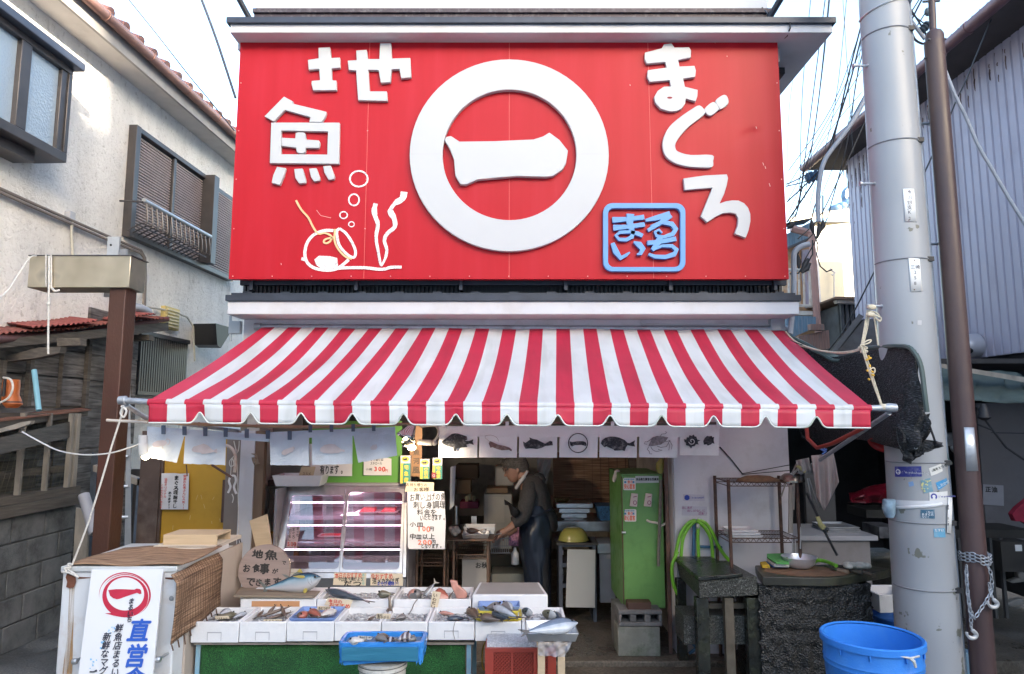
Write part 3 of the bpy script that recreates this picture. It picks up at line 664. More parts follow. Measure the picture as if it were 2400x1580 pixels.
obj("mosaic_drawing",mb,mos,sign)
mb=MB()
mb.pstroke(FS,cat2(c4((412,1115),(440,1165),(480,1210),(505,1260),(535,1300),(570,1296),(605,1310),(610,1330),(590,1352),(568,1350),(575,1332),(622,1320)),3),4.4,.0005,.011)
mb.pstroke(FS,cat2(c4((630,1275),(627,1340),(650,1390),(690,1430),(722,1440)),3),4.4,.0005,.0115)
obj("beige_line",mb,M("beige_relief",(.75,.52,.27),.5),sign)
# ---- awning
AYB,AYF=-.05,-1.5
bl,br_,fl,fr=P(613,768,AYB),P(1838,774,AYB),P(349,940,AYF),P(2040,954,AYF)
aw=thing("awning",(0,AYF,fl.z),"red and white striped awning with a scalloped edge over the shop front","awning")
def _cloth(c,n0):
    def f(t,N,L,b):
        tc=N.new("ShaderNodeTexCoord");n=N.new("ShaderNodeTexNoise");n.inputs["Scale"].default_value=3.5;n.inputs["Detail"].default_value=8;L.new(tc.outputs["Object"],n.inputs[0])
        m4=N.new("ShaderNodeMapping");m4.inputs["Scale"].default_value=(9,1.2,1.2);L.new(tc.outputs["Object"],m4.inputs[0]);n4=N.new("ShaderNodeTexNoise");n4.inputs["Scale"].default_value=1.4;n4.inputs["Detail"].default_value=10;L.new(m4.outputs[0],n4.inputs[0])
        q4=N.new("ShaderNodeMix");q4.data_type='RGBA';q4.blend_type='MULTIPLY';q4.inputs[0].default_value=1;L.new(rampnode(N,L,n.outputs[0],[(.3,tuple(x*.86 for x in c)),(.6,c)]),q4.inputs[6]);L.new(rampnode(N,L,n4.outputs[0],[(.34,(.84,.85,.83)),(.5,(1,1,1))]),q4.inputs[7]);L.new(q4.outputs[2],b.inputs["Base Color"])
        b.inputs["Roughness"].default_value=.45;bumpnode(N,L,b,n.outputs[0],.15,.02)
        tr=N.new("ShaderNodeBsdfTranslucent");tr.inputs[0].default_value=(*c,1);mx=N.new("ShaderNodeMixShader");mx.inputs[0].default_value=.32
        L.new(b.outputs[0],mx.inputs[1]);L.new(tr.outputs[0],mx.inputs[2]);L.new(mx.outputs[0],N["Material Output"].inputs[0])
    return node_mat(n0,f)
redc,whc=_cloth((.68,.036,.085),"awning_red"),_cloth((.83,.85,.87),"awning_white")
NS=39;SUBD=4
def awp(i,j):
    b_=bl.lerp(br_,i);f_=fl.lerp(fr,i);p=b_.lerp(f_,j)
    n_=math.sin(i*23+j*2)*.004+math.sin(i*61+j*5)*.002+math.sin(i*9.4+1.3)*.006*math.sin(math.pi*j)
    p.z+=-.045*math.sin(math.pi*j)*(.6+.4*math.sin(i*17))+n_+.004*math.sin(i*113+j*9)*j-.012*abs(math.sin(i*math.pi*4))*math.sin(math.pi*j)
    return p
mb=MB();mb.grid(awp,NS*SUBD,14)
cv=obj("canvas",mb,[redc,whc],aw)
for k_,pl in enumerate(cv.data.polygons):pl.material_index=((k_%(NS*SUBD))//SUBD)%2
# valance
notches=[467,587,706,826,946,1068,1188,1307,1430,1551,1673,1795,1912]
FV=FY(AYF-.02)
def vbot(px):
    y=991+12*(px-349)/1691
    for n_ in notches:y-=25*math.exp(-((px-n_)/12.5)**2)
    return y
def vp(i,j):
    px=349+1691*i;top=947+14*i;y=top+(vbot(px)-top)*j;u,z=FV.hit(px,y,0)
    return FV.pt(u,z,.006*math.sin(i*70)*j+.004*math.sin(i*33+2)*j)
mb=MB();mb.grid(vp,NS*12,4);va=obj("valance",mb,[redc,whc],aw,solid=.002)
for k_,pl in enumerate(va.data.polygons):pl.material_index=((k_%(NS*12))//12)%2
mb=MB();mb.tube([vp(i/600,1)for i in range(601)],.0048,5);obj("edge_binding",mb,M("greyish_binding",(.66,.68,.66),.7,dirt=(.2,.28,.18),da=.7,ds=6),aw)
# cloth wrapped rod + ends
mb=MB();n=NS*2
rod=lambda i:P(349+1691*i,943+14*i,AYF)
mb.tube([rod(i/n)for i in range(n+1)],.0205,12);ro=obj("wrapped_rod",mb,[redc,whc],aw)
for k_,pl in enumerate(ro.data.polygons):
    if k_<n*12:pl.material_index=((k_//12)//2)%2
mb=MB();mb.tube([P(283,938,AYF),P(349,942.5,AYF)],.0175,12);mb.lathe([(0,-.02),(.024,-.015),(.026,.02),(.02,.025)],P(286,938.5,AYF),14,(1,0,0))
mb.tube([P(2040,957,AYF),P(2094,956,AYF)],.0175,12);mb.lathe([(0,.025),(.024,.018),(.027,-.02),(.02,-.05)],P(2092,956,AYF),14,(1,0,0))
obj("front_rod",mb,galv,aw)
mb=MB();mb.tube([P(2084,968,AYF+.02),P(1860,1120,0)],.014,10);obj("arm",mb,galv,aw)
mb=MB();mb.tube([P(296,950,AYF+.02),P(345,982,-1.1),P(560,1010,0)],.014,10);obj("arm",mb,galv,aw)
mb=MB();mb.tube([P(2022,1004,-1.2),P(1950,1040,-.9),P(1915,1050,-.75),P(1893,1028,-.6),P(1890,1000,-.5)],.013,10);obj("red_stay",mb,M("red_painted_pipe",(.38,.05,.035),.5),aw)
mb=MB();mb.tube([bl+Vector((-.03,.02,.01)),br_+Vector((.03,.02,.01))],.022,12);mb.lathe([(.03,0),(.03,.05)],bl+Vector((-.06,.02,.01)),14,(1,0,0));mb.lathe([(.028,0),(.028,.06)],br_+Vector((.0,.02,.01)),14,(1,0,0));obj("back_tube",mb,galv,aw)
# ---- denim curtain on a bamboo pole
NY=-1.2
denim=M("faded_denim",(.54,.62,.73),.9,0,.14,5,.5,260,(.42,.46,.52),.6,3)
dn=thing("denim_curtain",tuple(P(640,1090,NY)),"faded blue denim shop curtain with pale sea creatures on a bamboo pole","curtain")
polez=[(250,985),(420,992),(600,999),(760,1001),(900,996),(1010,992)]
mb=MB();pp=catmull([P(x,y,NY)for x,y in polez],4);mb.tube(pp,.0095,8)
for i in range(2,len(pp)-1,3):mb.tube([pp[i],pp[i].lerp(pp[i+1],.08)],.0115,8)
obj("pole",mb,M("bamboo",(.34,.22,.13),.55,0,.2,10),dn)
mb=MB();mb.tube([P(250,985,NY-.01),P(262,986,NY-.01),P(345,990,NY-.01)],.008,8);obj("pole_sleeve",mb,M("pale_pole",(.5,.46,.42),.5),dn)
def clothq(c,Y,amp=.006,fr_=5,ph=0.0,nu=16,nv=12,ragged=0):
    tl,tr,br2,bl2=c;r_=random.Random(int(ph*10)+3)
    jit=[r_.uniform(-1,1)for _ in range(nu+1)]
    def f(i,j):
        a=(tl[0]+(tr[0]-tl[0])*i,tl[1]+(tr[1]-tl[1])*i);b=(bl2[0]+(br2[0]-bl2[0])*i,bl2[1]+(br2[1]-bl2[1])*i)
        x,y=a[0]+(b[0]-a[0])*j,a[1]+(b[1]-a[1])*j+(jit[int(round(i*nu))]*ragged if j>.99 else 0)
        return P(x,y,Y+amp*math.sin(i*fr_*2+ph+j*1.5)*(.3+.7*j)+amp*.6*math.sin(i*9+j*6+ph*2))
    return MB().grid(f,nu,nv)
def qpx(f,*p):return f(*p)
hdr=clothq(b1((195,172),(1440,255),(1440,330),(195,250)),NY,.004,12,0,50,3);obj("header",hdr,denim,dn)
hdr=clothq([(631,1013),*b2((1068,150),(1070,215)),(631,1030)],NY,.004,12,1,40,3);obj("header",hdr,denim,dn)
pan=[b1((195,230),(583,240),(497,542),(190,485)),b1((585,235),(1000,270),(992,566),(566,550)),[(632,1020),(724,1016),(724,1091),(634,1090)],
[(731,1018),(826,1014),(826,1087),(732,1090)],b2((700,210),(1070,200),(1085,405),(745,465))]
app_m=M("pale_applique",(.52,.48,.52),.9,0,.1,20)
apps=[[c for c in b1((245,355),(262,335),(300,318),(350,312),(385,318),(398,340),(380,362),(360,372),(335,372),(300,385),(255,378))],
b1((650,405),(665,380),(735,360),(770,348),(815,365),(850,400),(870,418),(905,400),(910,425),(905,443),(870,432),(830,445),(790,450),(755,455),(735,440),(680,435),(655,425)),
b1((1570,460),(1565,435),(1590,410),(1640,395),(1690,375),(1700,395),(1680,430),(1640,445),(1600,468)),
b2((408,360),(415,335),(450,310),(500,300),(540,305),(580,335),(600,350),(625,350),(625,370),(600,365),(570,380),(500,385),(440,380)),
b2((848,335),(870,310),(905,305),(912,330),(900,350),(880,352),(860,352))]
for i,(p,a)in enumerate(zip(pan,apps)):
    po=obj("panel",clothq(p,NY,.005,4,i*1.7,18,12,.8),denim,dn)
    m2=MB();m2.pflat(FY(NY-.014),a,0)
    obj("applique",m2,app_m,po)
m2=MB();m2.pstroke(FY(NY-.015),cat2(b1((380,320),(400,300),(425,315),(420,345),(400,362))),1.6,0,.001);m2.pstroke(FY(NY-.015),b1((350,372),(355,400)),1.5,0,.001)
obj("prawn_feeler",m2,app_m,dn)
for j,(f,xs,y0,y1)in enumerate(((b1,(360,575,787,995,1210,1425,1648),145,240),(b2,(325,510,700,880),135,205))):
    for x in xs:
        m2=MB();yy=y0+(x*.045 if j==0 else 5-x*.02)
        q=f((x-22 if j==0 else x-16,yy),(x+22 if j==0 else x+16,yy),(x+20 if j==0 else x+15,yy+(y1-y0)*.95),(x-20 if j==0 else x-15,yy+(y1-y0)*.95));m2.pprism(FY(NY-.012),q,-.002,.001)
        obj("tab",m2,M("dark_denim_tab",(.10,.13,.19),.9),dn)
# ---- white printed curtain
WY=-.42
wn=thing("white_curtain",tuple(P(1355,1073,WY)),"white cotton shop curtain of seven panels printed with fish crab and shells","curtain")
cot=M("white_cotton",(.84,.84,.84),.9,0,.06,3,.35,250,(.42,.40,.37),.35,2)
mb=MB();mb.tube([P(1015,993,WY+.01),P(1700,992,WY+.01)],.01,8);obj("pole",mb,M("dark_pole",(.12,.09,.07),.6),wn)
obj("header",clothq([(1028,999),(1686,997),(1686,1024),(1027,1024)],WY,.003,20,0,60,3),cot,wn)
xs=[(1028,1120),(1122.5,1213),(1216,1307),(1310.5,1402),(1404.5,1494),(1497.5,1589),(1593,1686)]
ink=M("black_ink_print",(.035,.038,.045),.85,0,.5,60,0,40,(.38,.38,.38),.55,45)
inkb=M("brown_ink_print",(.22,.14,.12),.85,0,.4,60,0,40,(.5,.45,.43),.5,40)
FN=FY(WY-.012)
prints=[[b3((120,255),(160,225),(200,195),(225,190),(250,192),(290,205),(320,215),(325,240),(305,250),(340,250),(372,237),(368,258),(376,282),(345,272),(318,280),(325,300),(290,303),(240,310),(238,330),(222,338),(212,315),(215,305),(180,297),(145,285),(125,272))],
[b3((505,252),(530,262),(570,280),(620,290),(660,303),(680,318),(678,334),(655,322),(600,325),(560,315),(525,300),(508,305),(495,270))],
[b3((768,255),(790,265),(825,240),(820,222),(850,235),(880,240),(910,255),(945,272),(985,250),(1003,255),(1008,285),(980,288),(950,290),(920,305),(880,315),(830,310),(790,313),(775,290))],
[b4((255,345),(285,352),(340,342),(400,342),(430,355),(437,375),(433,395),(380,382),(310,385),(280,399),(262,387))],
[b4((590,365),(605,330),(640,305),(690,292),(740,293),(790,303),(850,330),(880,360),(905,362),(962,332),(950,368),(962,400),(905,392),(880,385),(862,410),(850,448),(820,440),(790,443),(740,445),(725,430),(700,420),(650,398),(635,408),(620,400))],
[b4((1105,395),(1125,350),(1150,300),(1200,285),(1260,290),(1320,300),(1290,345),(1240,378),(1180,390),(1150,395))],
[b4((1490,320),(1515,325),(1520,300),(1540,302),(1550,275),(1570,285),(1595,270),(1605,290),(1622,292),(1635,325),(1668,335),(1640,345),(1640,360),(1650,378),(1620,375),(1600,398),(1585,395),(1565,421),(1545,395),(1510,385),(1512,360),(1495,350)),
b4((1698,340),(1715,305),(1740,285),(1760,290),(1790,285),(1795,300),(1815,295),(1810,330),(1818,370),(1795,362),(1780,378),(1745,390),(1735,375),(1705,380))]]
lines={1:[(cat2(b3((520,270),(490,245),(468,225),(475,208),(520,205),(560,225),(575,255))),.5)],
3:[([(1280+345*.2169+103*.2169*math.cos(a*.2618),960+362*.2169+103*.2169*math.sin(a*.2618))for a in range(25)],2.2)],
5:[(b4(*p),1.3)for p in([(1110,400),(1093,430),(1112,450),(1120,478),(1145,480)],[(1290,350),(1335,335),(1362,385),(1355,430)],[(1320,350),(1335,395),(1325,440)],[(1130,400),(1150,435),(1190,455),(1255,440),(1210,430)],[(1152,305),(1130,325),(1090,350),(1070,348),(1060,370),(1090,375)],[(1235,288),(1250,265),(1290,262),(1305,245),(1285,240)],[(1200,395),(1240,410),(1300,400),(1340,330)],[(1180,330),(1240,310),(1290,320)],[(1160,360),(1230,350),(1270,330)])]}
for i,(xa,xb)in enumerate(xs):
    yb=1073 if i<6 else 1068
    po=obj("panel",clothq([(xa+1,1022),(xb-1,1022),(xb-1.5,yb),(xa,yb-1)],WY,.004,3,i*1.3,12,10),cot,wn)
    m2=MB()
    for p in prints[i]:m2.pflat(FN,p,0)
    for q,(p,w_)in enumerate(lines.get(i,[])):m2.pstroke(FN,p,w_,-.001,.0005+q*.0003)
    if i==5:obj("print",m2,M("grey_crab_print",(.24,.22,.23),.85,0,.5,60,0,40,(.45,.43,.42),.6,40),po)
    else:obj("print",m2,inkb if i==1 else ink,po)
m2=MB();m2.pstroke(FN,cat2(b4((1570,350),(1562,330),(1585,322),(1602,345),(1590,370),(1560,372),(1540,350))),1.6,.0006,.0012);obj("shell_swirl",m2,cot,wn)
for i in range(14):
    x=1040+i*49.5;m2=MB();m2.pprism(FY(WY-.008),[(x-4,988),(x+4,988),(x+4,1006),(x-4,1006)],-.002,.001);obj("tab",m2,cot,wn)
d1=mk(0,750,.2234);d2=mk(1820,420,.2553);d3=mk(1680,1080,.2042);d4=mk(1560,1290,.2101);d5=mk(2200,850,.466);d6=mk(930,1060,.2298)
# ---- block wall on the left
BW=Frame((-4.0,0,0),(0,1,0),(1,0,0))
yend=BW.hit(178,1185)[0];zb1=BW.hit(178,1180)[1]
bwt=thing("block_wall",(-4.0,0,-.1),"weathered grey concrete block wall under the wooden lean-to","wall")
def _blocks(t,N,L,b):
    tc=N.new("ShaderNodeTexCoord");n=N.new("ShaderNodeTexNoise");n.inputs["Scale"].default_value=3;n.inputs["Detail"].default_value=9;n.inputs["Roughness"].default_value=.7
    L.new(tc.outputs["Object"],n.inputs[0]);L.new(rampnode(N,L,n.outputs[0],[(.33,(.055,.058,.062)),(.5,(.14,.145,.15)),(.7,(.21,.21,.22))]),b.inputs["Base Color"])
    m=N.new("ShaderNodeTexNoise");m.inputs["Scale"].default_value=120;L.new(tc.outputs["Object"],m.inputs[0]);b.inputs["Roughness"].default_value=.9;bumpnode(N,L,b,m.outputs[0],.5,.01)
blk_m=node_mat("concrete_block",_blocks)
mb=MB();rows=5;hh=(zb1+.1)/rows
for r_ in range(rows):
    y=yend-(.2 if r_%2 else 0)
    if r_%2:mb.fbox(BW,yend-.195,yend,-.1+r_*hh,-.1+(r_+1)*hh-.012,-.12,random.uniform(0,.006)-.006)
    while y>-5:
        mb.fbox(BW,y-.39,y-.005,-.1+r_*hh,-.1+(r_+1)*hh-.012,-.12,random.uniform(0,.008)-.008);y-=.40
obj("block",mb,blk_m,bwt,bev=.006)
mb=MB();mb.fbox(BW,-5,yend-.005,-.1,zb1-.01,-.115,-.014);obj("mortar",mb,M("mortar",(.10,.10,.10),.9),bwt)
# ---- lower lean-to: window frame, rusty sheet
lt=thing("lower_lean_to",(-4.0,0,zb1),"lower weathered timber lean-to with wire netting and a rusty sheet roof","shed")
mb=MB();zt_=BW.hit(178,1000)[1]
Bq=lambda*p:[BW.hit(x,y,.03)for x,y in c3(*p)]
mb.fbox(BW,-5,yend+.05,zb1,zb1+.09,-.14,.05);mb.fbox(BW,-5,yend+.02,zb1+.095,zb1+.16,-.12,.02);obj("sill",mb,oldwood,lt)
mb=MB()
for x0,x1 in((-60,-30),(125,139),(280,290),(408,420),(436,456)):
    a,b_=BW.hit(*c3((x0,300))[0],.03)[0],BW.hit(*c3((x1,300))[0],.03)[0];mb.fbox(BW,a,b_,zb1+.161,zt_+.12,-.01,.03)
obj("mullion",mb,oldwood_l,lt)
mb=MB()
for z in(.30,.52,.72):mb.fbox(BW,-5,yend-.02,zb1+z,zb1+z+.05+.05*(z>.6),-.10,-.05)
obj("rail",mb,oldwood,lt)
mb=MB();mb.fbox(BW,-5,yend-.02,zb1+.161,zb1+.42,-.3,-.25);mb.fbox(BW,-5,yend-.02,zb1+.44,zb1+.68,-.34,-.29);mb.fbox(BW,-5,yend-.02,zb1+.7,zb1+1.0,-.40,-.35)
obj("inner_board",mb,oldwood,lt)
mb=MB();rr_=random.Random(2)
for i in range(70):
    u=-3.2+(yend+3.1)*i/70;mb.tube([BW.pt(u,zb1+.17,-.03),BW.pt(u+.1,zb1+.5,-.03),BW.pt(u,zt_+.05,-.03)],.0012,3,False)
for i in range(24):z=zb1+.18+.03*i;mb.tube([BW.pt(-3.2,z,-.031),BW.pt(yend-.1,z,-.031)],.001,3,False)
obj("wire_netting",mb,M("netting_rust",(.13,.12,.07),.8),lt)
mb=MB();e0,e1=P(-60,996,-.4),P(214,962,1.25);e2,e3=P(196,958,1.9),P(-80,957,-.2)
mb.hexa([e0,e1,e2+Vector((-.3,0,.03)),e3+Vector((-.6,0,.08)),e0+Vector((0,0,.012)),e1+Vector((0,0,.012)),e2+Vector((-.3,0,.045)),e3+Vector((-.6,0,.1))]);obj("sheet_roof",mb,M("rusted_sheet",(.23,.095,.06),.7,.15,.3,6,.15,30,(.11,.07,.06),.7,4),lt)
mb=MB();dz=Vector((0,0,-.001));mb.hexa([e0+Vector((0,0,-.05)),e1+Vector((-.03,0,-.05)),e1+Vector((-.1,.05,-.05)),e0+Vector((-.1,.05,-.05)),e0+dz,e1+Vector((-.03,0,0))+dz,e1+Vector((-.1,.05,0))+dz,e0+Vector((-.1,.05,0))+dz])
mb.hexa([P(-40,1075,-.5),P(200,1016,1.2),P(200,1016,1.25),P(-40,1075,-.45),P(-40,1035,-.5),P(200,980,1.2),P(200,980,1.25),P(-40,1035,-.45)]);obj("eave_board",mb,oldwood,lt)
mb=MB();q=c3((-30,165),(-30,145),(120,100),(180,90),(175,108),(100,135));mb.pprism(FY(-.55),q,-.02,.02);obj("loose_plank",mb,oldwood_l,lt)
# ---- upper shed of boards
UW=Frame((-4.25,0,0),(0.02,1,0),(1,-.02,0))
us=thing("upper_shed",(-4.25,1.5,0),"upper weathered board shed under a sagging red corrugated roof","shed")
ye=UW.hit(325,860)[0]
mb=MB()
seams=[-3.5,UW.hit(*d1((250,600))[0])[0],UW.hit(*d1((638,600))[0])[0],UW.hit(*d1((905,600))[0])[0],UW.hit(*d1((1115,600))[0])[0]+.5,ye]
zz=[.0,.45,1.0,1.45,UW.hit(*d1((760,920))[0])[1],UW.hit(*d1((760,615))[0])[1],UW.hit(*d1((760,330))[0])[1],3.2]
for i in range(len(seams)-1):
    for j in range(len(zz)-1):
        if seams[i+1]-.004>seams[i]:mb.fbox(UW,seams[i],seams[i+1]-.008,zz[j]+random.uniform(0,.02),min(zz[j+1]-.006,2.25+.27*(seams[i+1])),-.03,random.uniform(0,.02)-.02)
mb.prism(UW,[(-3.5,0),(ye,0),(ye,2.2+.27*ye),(-3.5,1.4)],-.06,-.04)
def _board(t,N,L,b):
    tc=N.new("ShaderNodeTexCoord");mp=N.new("ShaderNodeMapping");mp.inputs["Scale"].default_value=(1,1.3,14);L.new(tc.outputs["Object"],mp.inputs[0])
    n=N.new("ShaderNodeTexNoise");n.inputs["Scale"].default_value=2.2;n.inputs["Detail"].default_value=9;n.inputs["Distortion"].default_value=.8;L.new(mp.outputs[0],n.inputs[0])
    n2=N.new("ShaderNodeTexNoise");n2.inputs["Scale"].default_value=2.4;n2.inputs["Detail"].default_value=4;L.new(tc.outputs["Object"],n2.inputs[0])
    a=rampnode(N,L,n.outputs[0],[(.3,(.045,.042,.042)),(.5,(.125,.12,.12)),(.7,(.20,.195,.195))]);c=rampnode(N,L,n2.outputs[0],[(.35,(.6,.58,.56)),(.65,(1.35,1.33,1.33))])
    mx=N.new("ShaderNodeMix");mx.data_type='RGBA';mx.blend_type='MULTIPLY';mx.inputs[0].default_value=1;L.new(a,mx.inputs[6]);L.new(c,mx.inputs[7]);L.new(mx.outputs[2],b.inputs["Base Color"])
    b.inputs["Roughness"].default_value=.85;bumpnode(N,L,b,n.outputs[0],.6,.01)
boardm=node_mat("weathered_board",_board)
obj("board",mb,boardm,us)
mb=MB()
for x in((905,935),(640,650),(300,340),(10,50)):a,b_=[UW.hit(*d1((v_,600))[0],.03)[0]for v_ in x];mb.fbox(UW,a,b_,zz[4],2.15+.27*a,.001,.04)
mb.pprism(FY(.4),d1((-40,400),(-40,470),(50,440),(400,395),(620,345),(640,280),(400,290),(250,330)),-.04,.04)
mb.pprism(FY(.6),d1((600,190),(840,190),(840,265),(600,275)),-.05,.04);mb.pprism(FY(.7),d1((-40,290),(265,260),(265,365),(-40,350)),-.1,.1)
mb.pprism(FY(2.1),d1((1340,160),(1565,155),(1565,210),(1340,220)),-.05,.04)
obj("batten",mb,oldwood,us)
# roof: corrugated sheets
A0,A1=P(-60,792,-.2),P(398,743,2.4);B0,B1=P(-60,778,1.0),P(330,738,3.6);B0.x-=.4;B1.x-=.6
def rfn(i,j):p=A0.lerp(A1,i).lerp(B0.lerp(B1,i),j);p.z+=.009*math.sin(i*260)+.012*math.sin(i*11)+.05*j;return p
mb=MB();mb.grid(rfn,300,6);obj("roof",mb,rust_red,us,solid=.004)
mb=MB();mb.grid(lambda i,j:rfn(i*.32+.20,j*.6-.03)+Vector((0,0,.035+.02*i)),100,4);mb.grid(lambda i,j:rfn(i*.25+.62,j*.5-.04)+Vector((0,0,.03+.03*i)),80,4);obj("roof_patch",mb,M("red_roof_patch",(.26,.06,.05),.7,0,.3,12,.2,30,(.12,.07,.06),.6,5),us,solid=.004)
mb=MB();mb.tube([P(-60,798,-.22),P(70,790,.5),P(165,782,1.02)],.038,10);mb.tube([P(180,782,1.1),P(300,762,1.8),P(392,748,2.4)],.03,10);obj("gutter",mb,M("rust_purple_gutter",(.14,.06,.06),.6,.2,.3,9,.2,40),us)
mb=MB();mb.hexa([P(-60,822,-.15),P(395,775,2.45),P(395,775,2.5),P(-60,822,-.1),P(-60,802,-.15),P(395,755,2.45),P(395,755,2.5),P(-60,802,-.1)]);obj("eave_board",mb,oldwood,us)
# junk behind post: leaning planks & sheets below boards
jt=thing("leaning_junk",tuple(PZ(290,1250,.2)),"bluish sheets and planks leaning in the gap beside the ladder","scrap pile")
mb=MB()
for x,y0,w_,dy,Y in((195,1090,10,220,1.6),(215,1060,14,260,1.5),(322,1120,18,200,1.0),(300,1110,10,220,1.2),(335,1140,8,180,.9)):
    mb.pprism(FY(Y),[(x,y0),(x+w_,y0+8),(x+w_-12,y0+dy),(x-14,y0+dy)],-.02,0)
obj("blue_sheet",mb,M("blue_grey_sheet",(.09,.12,.17),.6,0,.3,8,dirt=(.05,.05,.05),da=.7),jt)
mb=MB();mb.pprism(FY(.9),[(178,1190),(208,1200),(196,1420),(165,1420)],-.03,.0);mb.pprism(FY(1.8),[(200,1040),(240,1040),(240,1056),(190,1060)],-.1,0);mb.pprism(FY(1.0),[(218,1090),(345,1130),(345,1145),(218,1105)],-.1,0)
obj("plank",mb,oldwood_l,jt)
mb=MB();mb.tube([P(196,1160,.6),P(222,1250,.5)],.045,12);obj("grey_pipe",mb,M("grey_pipe",(.38,.38,.42),.5),jt)
mb=MB();mb.pbox(FY(2.8),(300,1100),(360,1500),-.03,0);obj("back_sheet",mb,M("dark_back_sheet",(.06,.06,.065),.8),jt)
# orange basket and blue pipe on lean-to
ob=thing("orange_float_bag",tuple(P(28,955,.2)),"worn orange bag with black straps hanging against the shed","bag")
mb=MB();s_=mpp(.2)
def lathe_px(mb,prof,Y,n=24,zscale=1,sy=1): # profile (px centre x, y, radius px) from top to bottom
    zs=[(P(cx,y,Y),r*mpp(Y))for cx,y,r in prof]
    rings=[[Vector((c.x+r*math.cos(2*math.pi*k/n),c.y+sy*r*math.sin(2*math.pi*k/n),c.z))for k in range(n)]for c,r in zs]
    vs=[v for r_ in rings for v in r_];m=len(rings)
    fs=[(i*n+k,i*n+(k+1)%n,(i+1)*n+(k+1)%n,(i+1)*n+k)for i in range(m-1)for k in range(n)]+[tuple(range(n)),tuple(range((m-1)*n,m*n))]
    return mb.add(vs,fs)
lathe_px(mb,[(27,890,17),(26,905,18),(25,925,17),(27,938,20),(30,947,20),(28,956,12)],.2);obj("bag",mb,M("orange_vinyl",(.52,.13,.03),.45,0,.2,8,.3,30,(.2,.08,.04),.5,7),ob)
mb=MB();lathe_px(mb,[(28,941,20.5),(29,944,20.8)],.2);mb.tube([P(12,888,.1),P(8,930,.1)],.012);obj("strap",mb,wire_k,ob)
mb=MB();mb.tube(catmull([P(8,885,.05),P(25,890,.02),P(30,910,0),P(20,932,0),P(0,944,0)],5),.008);obj("pale_strap",mb,rope_w,ob)
mb=MB();mb.tube([P(80,868,.1),P(91,962,.0)],.02,10);one("blue_pipe",mb,M("sky_blue_pipe",(.20,.42,.52),.5),"short sky blue pipe leaning on the shed boards","pipe")
# ---- brown steel post with stainless box
PY=-.75
sp=thing("steel_post",tuple(P(255,1330,PY)),"square brown steel post carrying a stainless box beam beside the alley","post")
mb=MB()
tl,tr,rr2=P(257,672,PY),P(288,674,PY),P(305,678,PY+.12);bl_,br3,brr=P(219,1312,PY),P(263,1312,PY),P(282,1300,PY+.12)
zt2=tl.z;w_=(tr-tl).length;xx=tl.x
mb.box((xx,PY,-.1),(xx+.112,PY+.14,zt2));obj("post",mb,M("brown_post_paint",(.07,.028,.018),.5,.1,.3,3,.2,70,(.10,.015,.013),.9,1.6,stretch=(1,1,.5)),sp,bev=.006)
mb=MB();a=FY(PY-.03).hit(70,600);b_=FY(PY-.03).hit(302,674)
mb.fbox(FY(PY-.03),a[0],b_[0],b_[1],a[1],-.2,0)
def _gold(t,N,L,b):
    b.inputs["Metallic"].default_value=1;b.inputs["Roughness"].default_value=.28
    tc=N.new("ShaderNodeTexCoord");n=N.new("ShaderNodeTexNoise");n.inputs["Scale"].default_value=5;L.new(tc.outputs["Object"],n.inputs[0])
    L.new(rampnode(N,L,n.outputs[0],[(.3,(.46,.40,.30)),(.6,(.60,.53,.41)),(.75,(.40,.36,.30))]),b.inputs["Base Color"]);bumpnode(N,L,b,n.outputs[0],.15,.02)
obj("box_beam",mb,node_mat("stainless_warm",_gold),sp,bev=.003)
mb=MB();mb.fbox(FY(PY-.03),a[0]-.008,b_[0]+.012,a[1],a[1]+.006,-.21,.006);obj("lid",mb,dark_metal,sp)
mb=MB();mb.pbox(FY(PY+.25),c2((720,298))[0],c2((770,700))[0],-.02,0);mb.pbox(FY(PY+.35),c2((775,380))[0],c2((838,480))[0],-.02,0);obj("bracket",mb,alu,sp)
mb=MB();mb.pflat(FY(PY+.248),[(c2((740+8*math.cos(t),354+8*math.sin(t)))[0])for t in[k*.6 for k in range(10)]],0);obj("bracket_hole",mb,black,sp)
# ladder
la=thing("ladder",tuple(P(290,1330,-.2)),"aluminium ladder standing upright behind the brown steel post","ladder")
mb=MB()
L0,L1,R0,R1=P(272,1330,-.2),P(296,860,-.1),P(305,1330,-.2),P(306,850,-.1)
L1=P(287,1000,-.15);
mb.tube([L0,P(285,1050,-.17),P(293,880,-.1)],.018,6);obj("rail",mb,alu,la)
mb=MB();mb.hexa([P(291,1330,-.18),P(308,1330,-.18),P(308,1330,-.12),P(291,1330,-.12),P(299,850,-.1),P(305,850,-.1),P(305,850,-.06),P(299,850,-.06)]);obj("rail",mb,alu,la)
mb=MB()
for y in(1000,1070,1140,1212,1286):mb.tube([P(279-(y-1000)*.02,y,-.18),P(300,y,-.16)],.012,8)
obj("rung",mb,alu,la)
# ---- utility pole
def pole_thing(name,label,cat,cx0,y0,r0,cx1,y1,r1,Y,mat,n=48):
    c0,c1_=P(cx0,y0,Y),P(cx1,y1,Y);return thing(name,(c1_.x,Y,-.1),label,cat),c0,c1_
UY=-1.05
up=thing("utility_pole",(P(2180,1500,UY).x,UY,-.1),"thick grey utility pole with number plates and stickers beside the awning","utility pole")
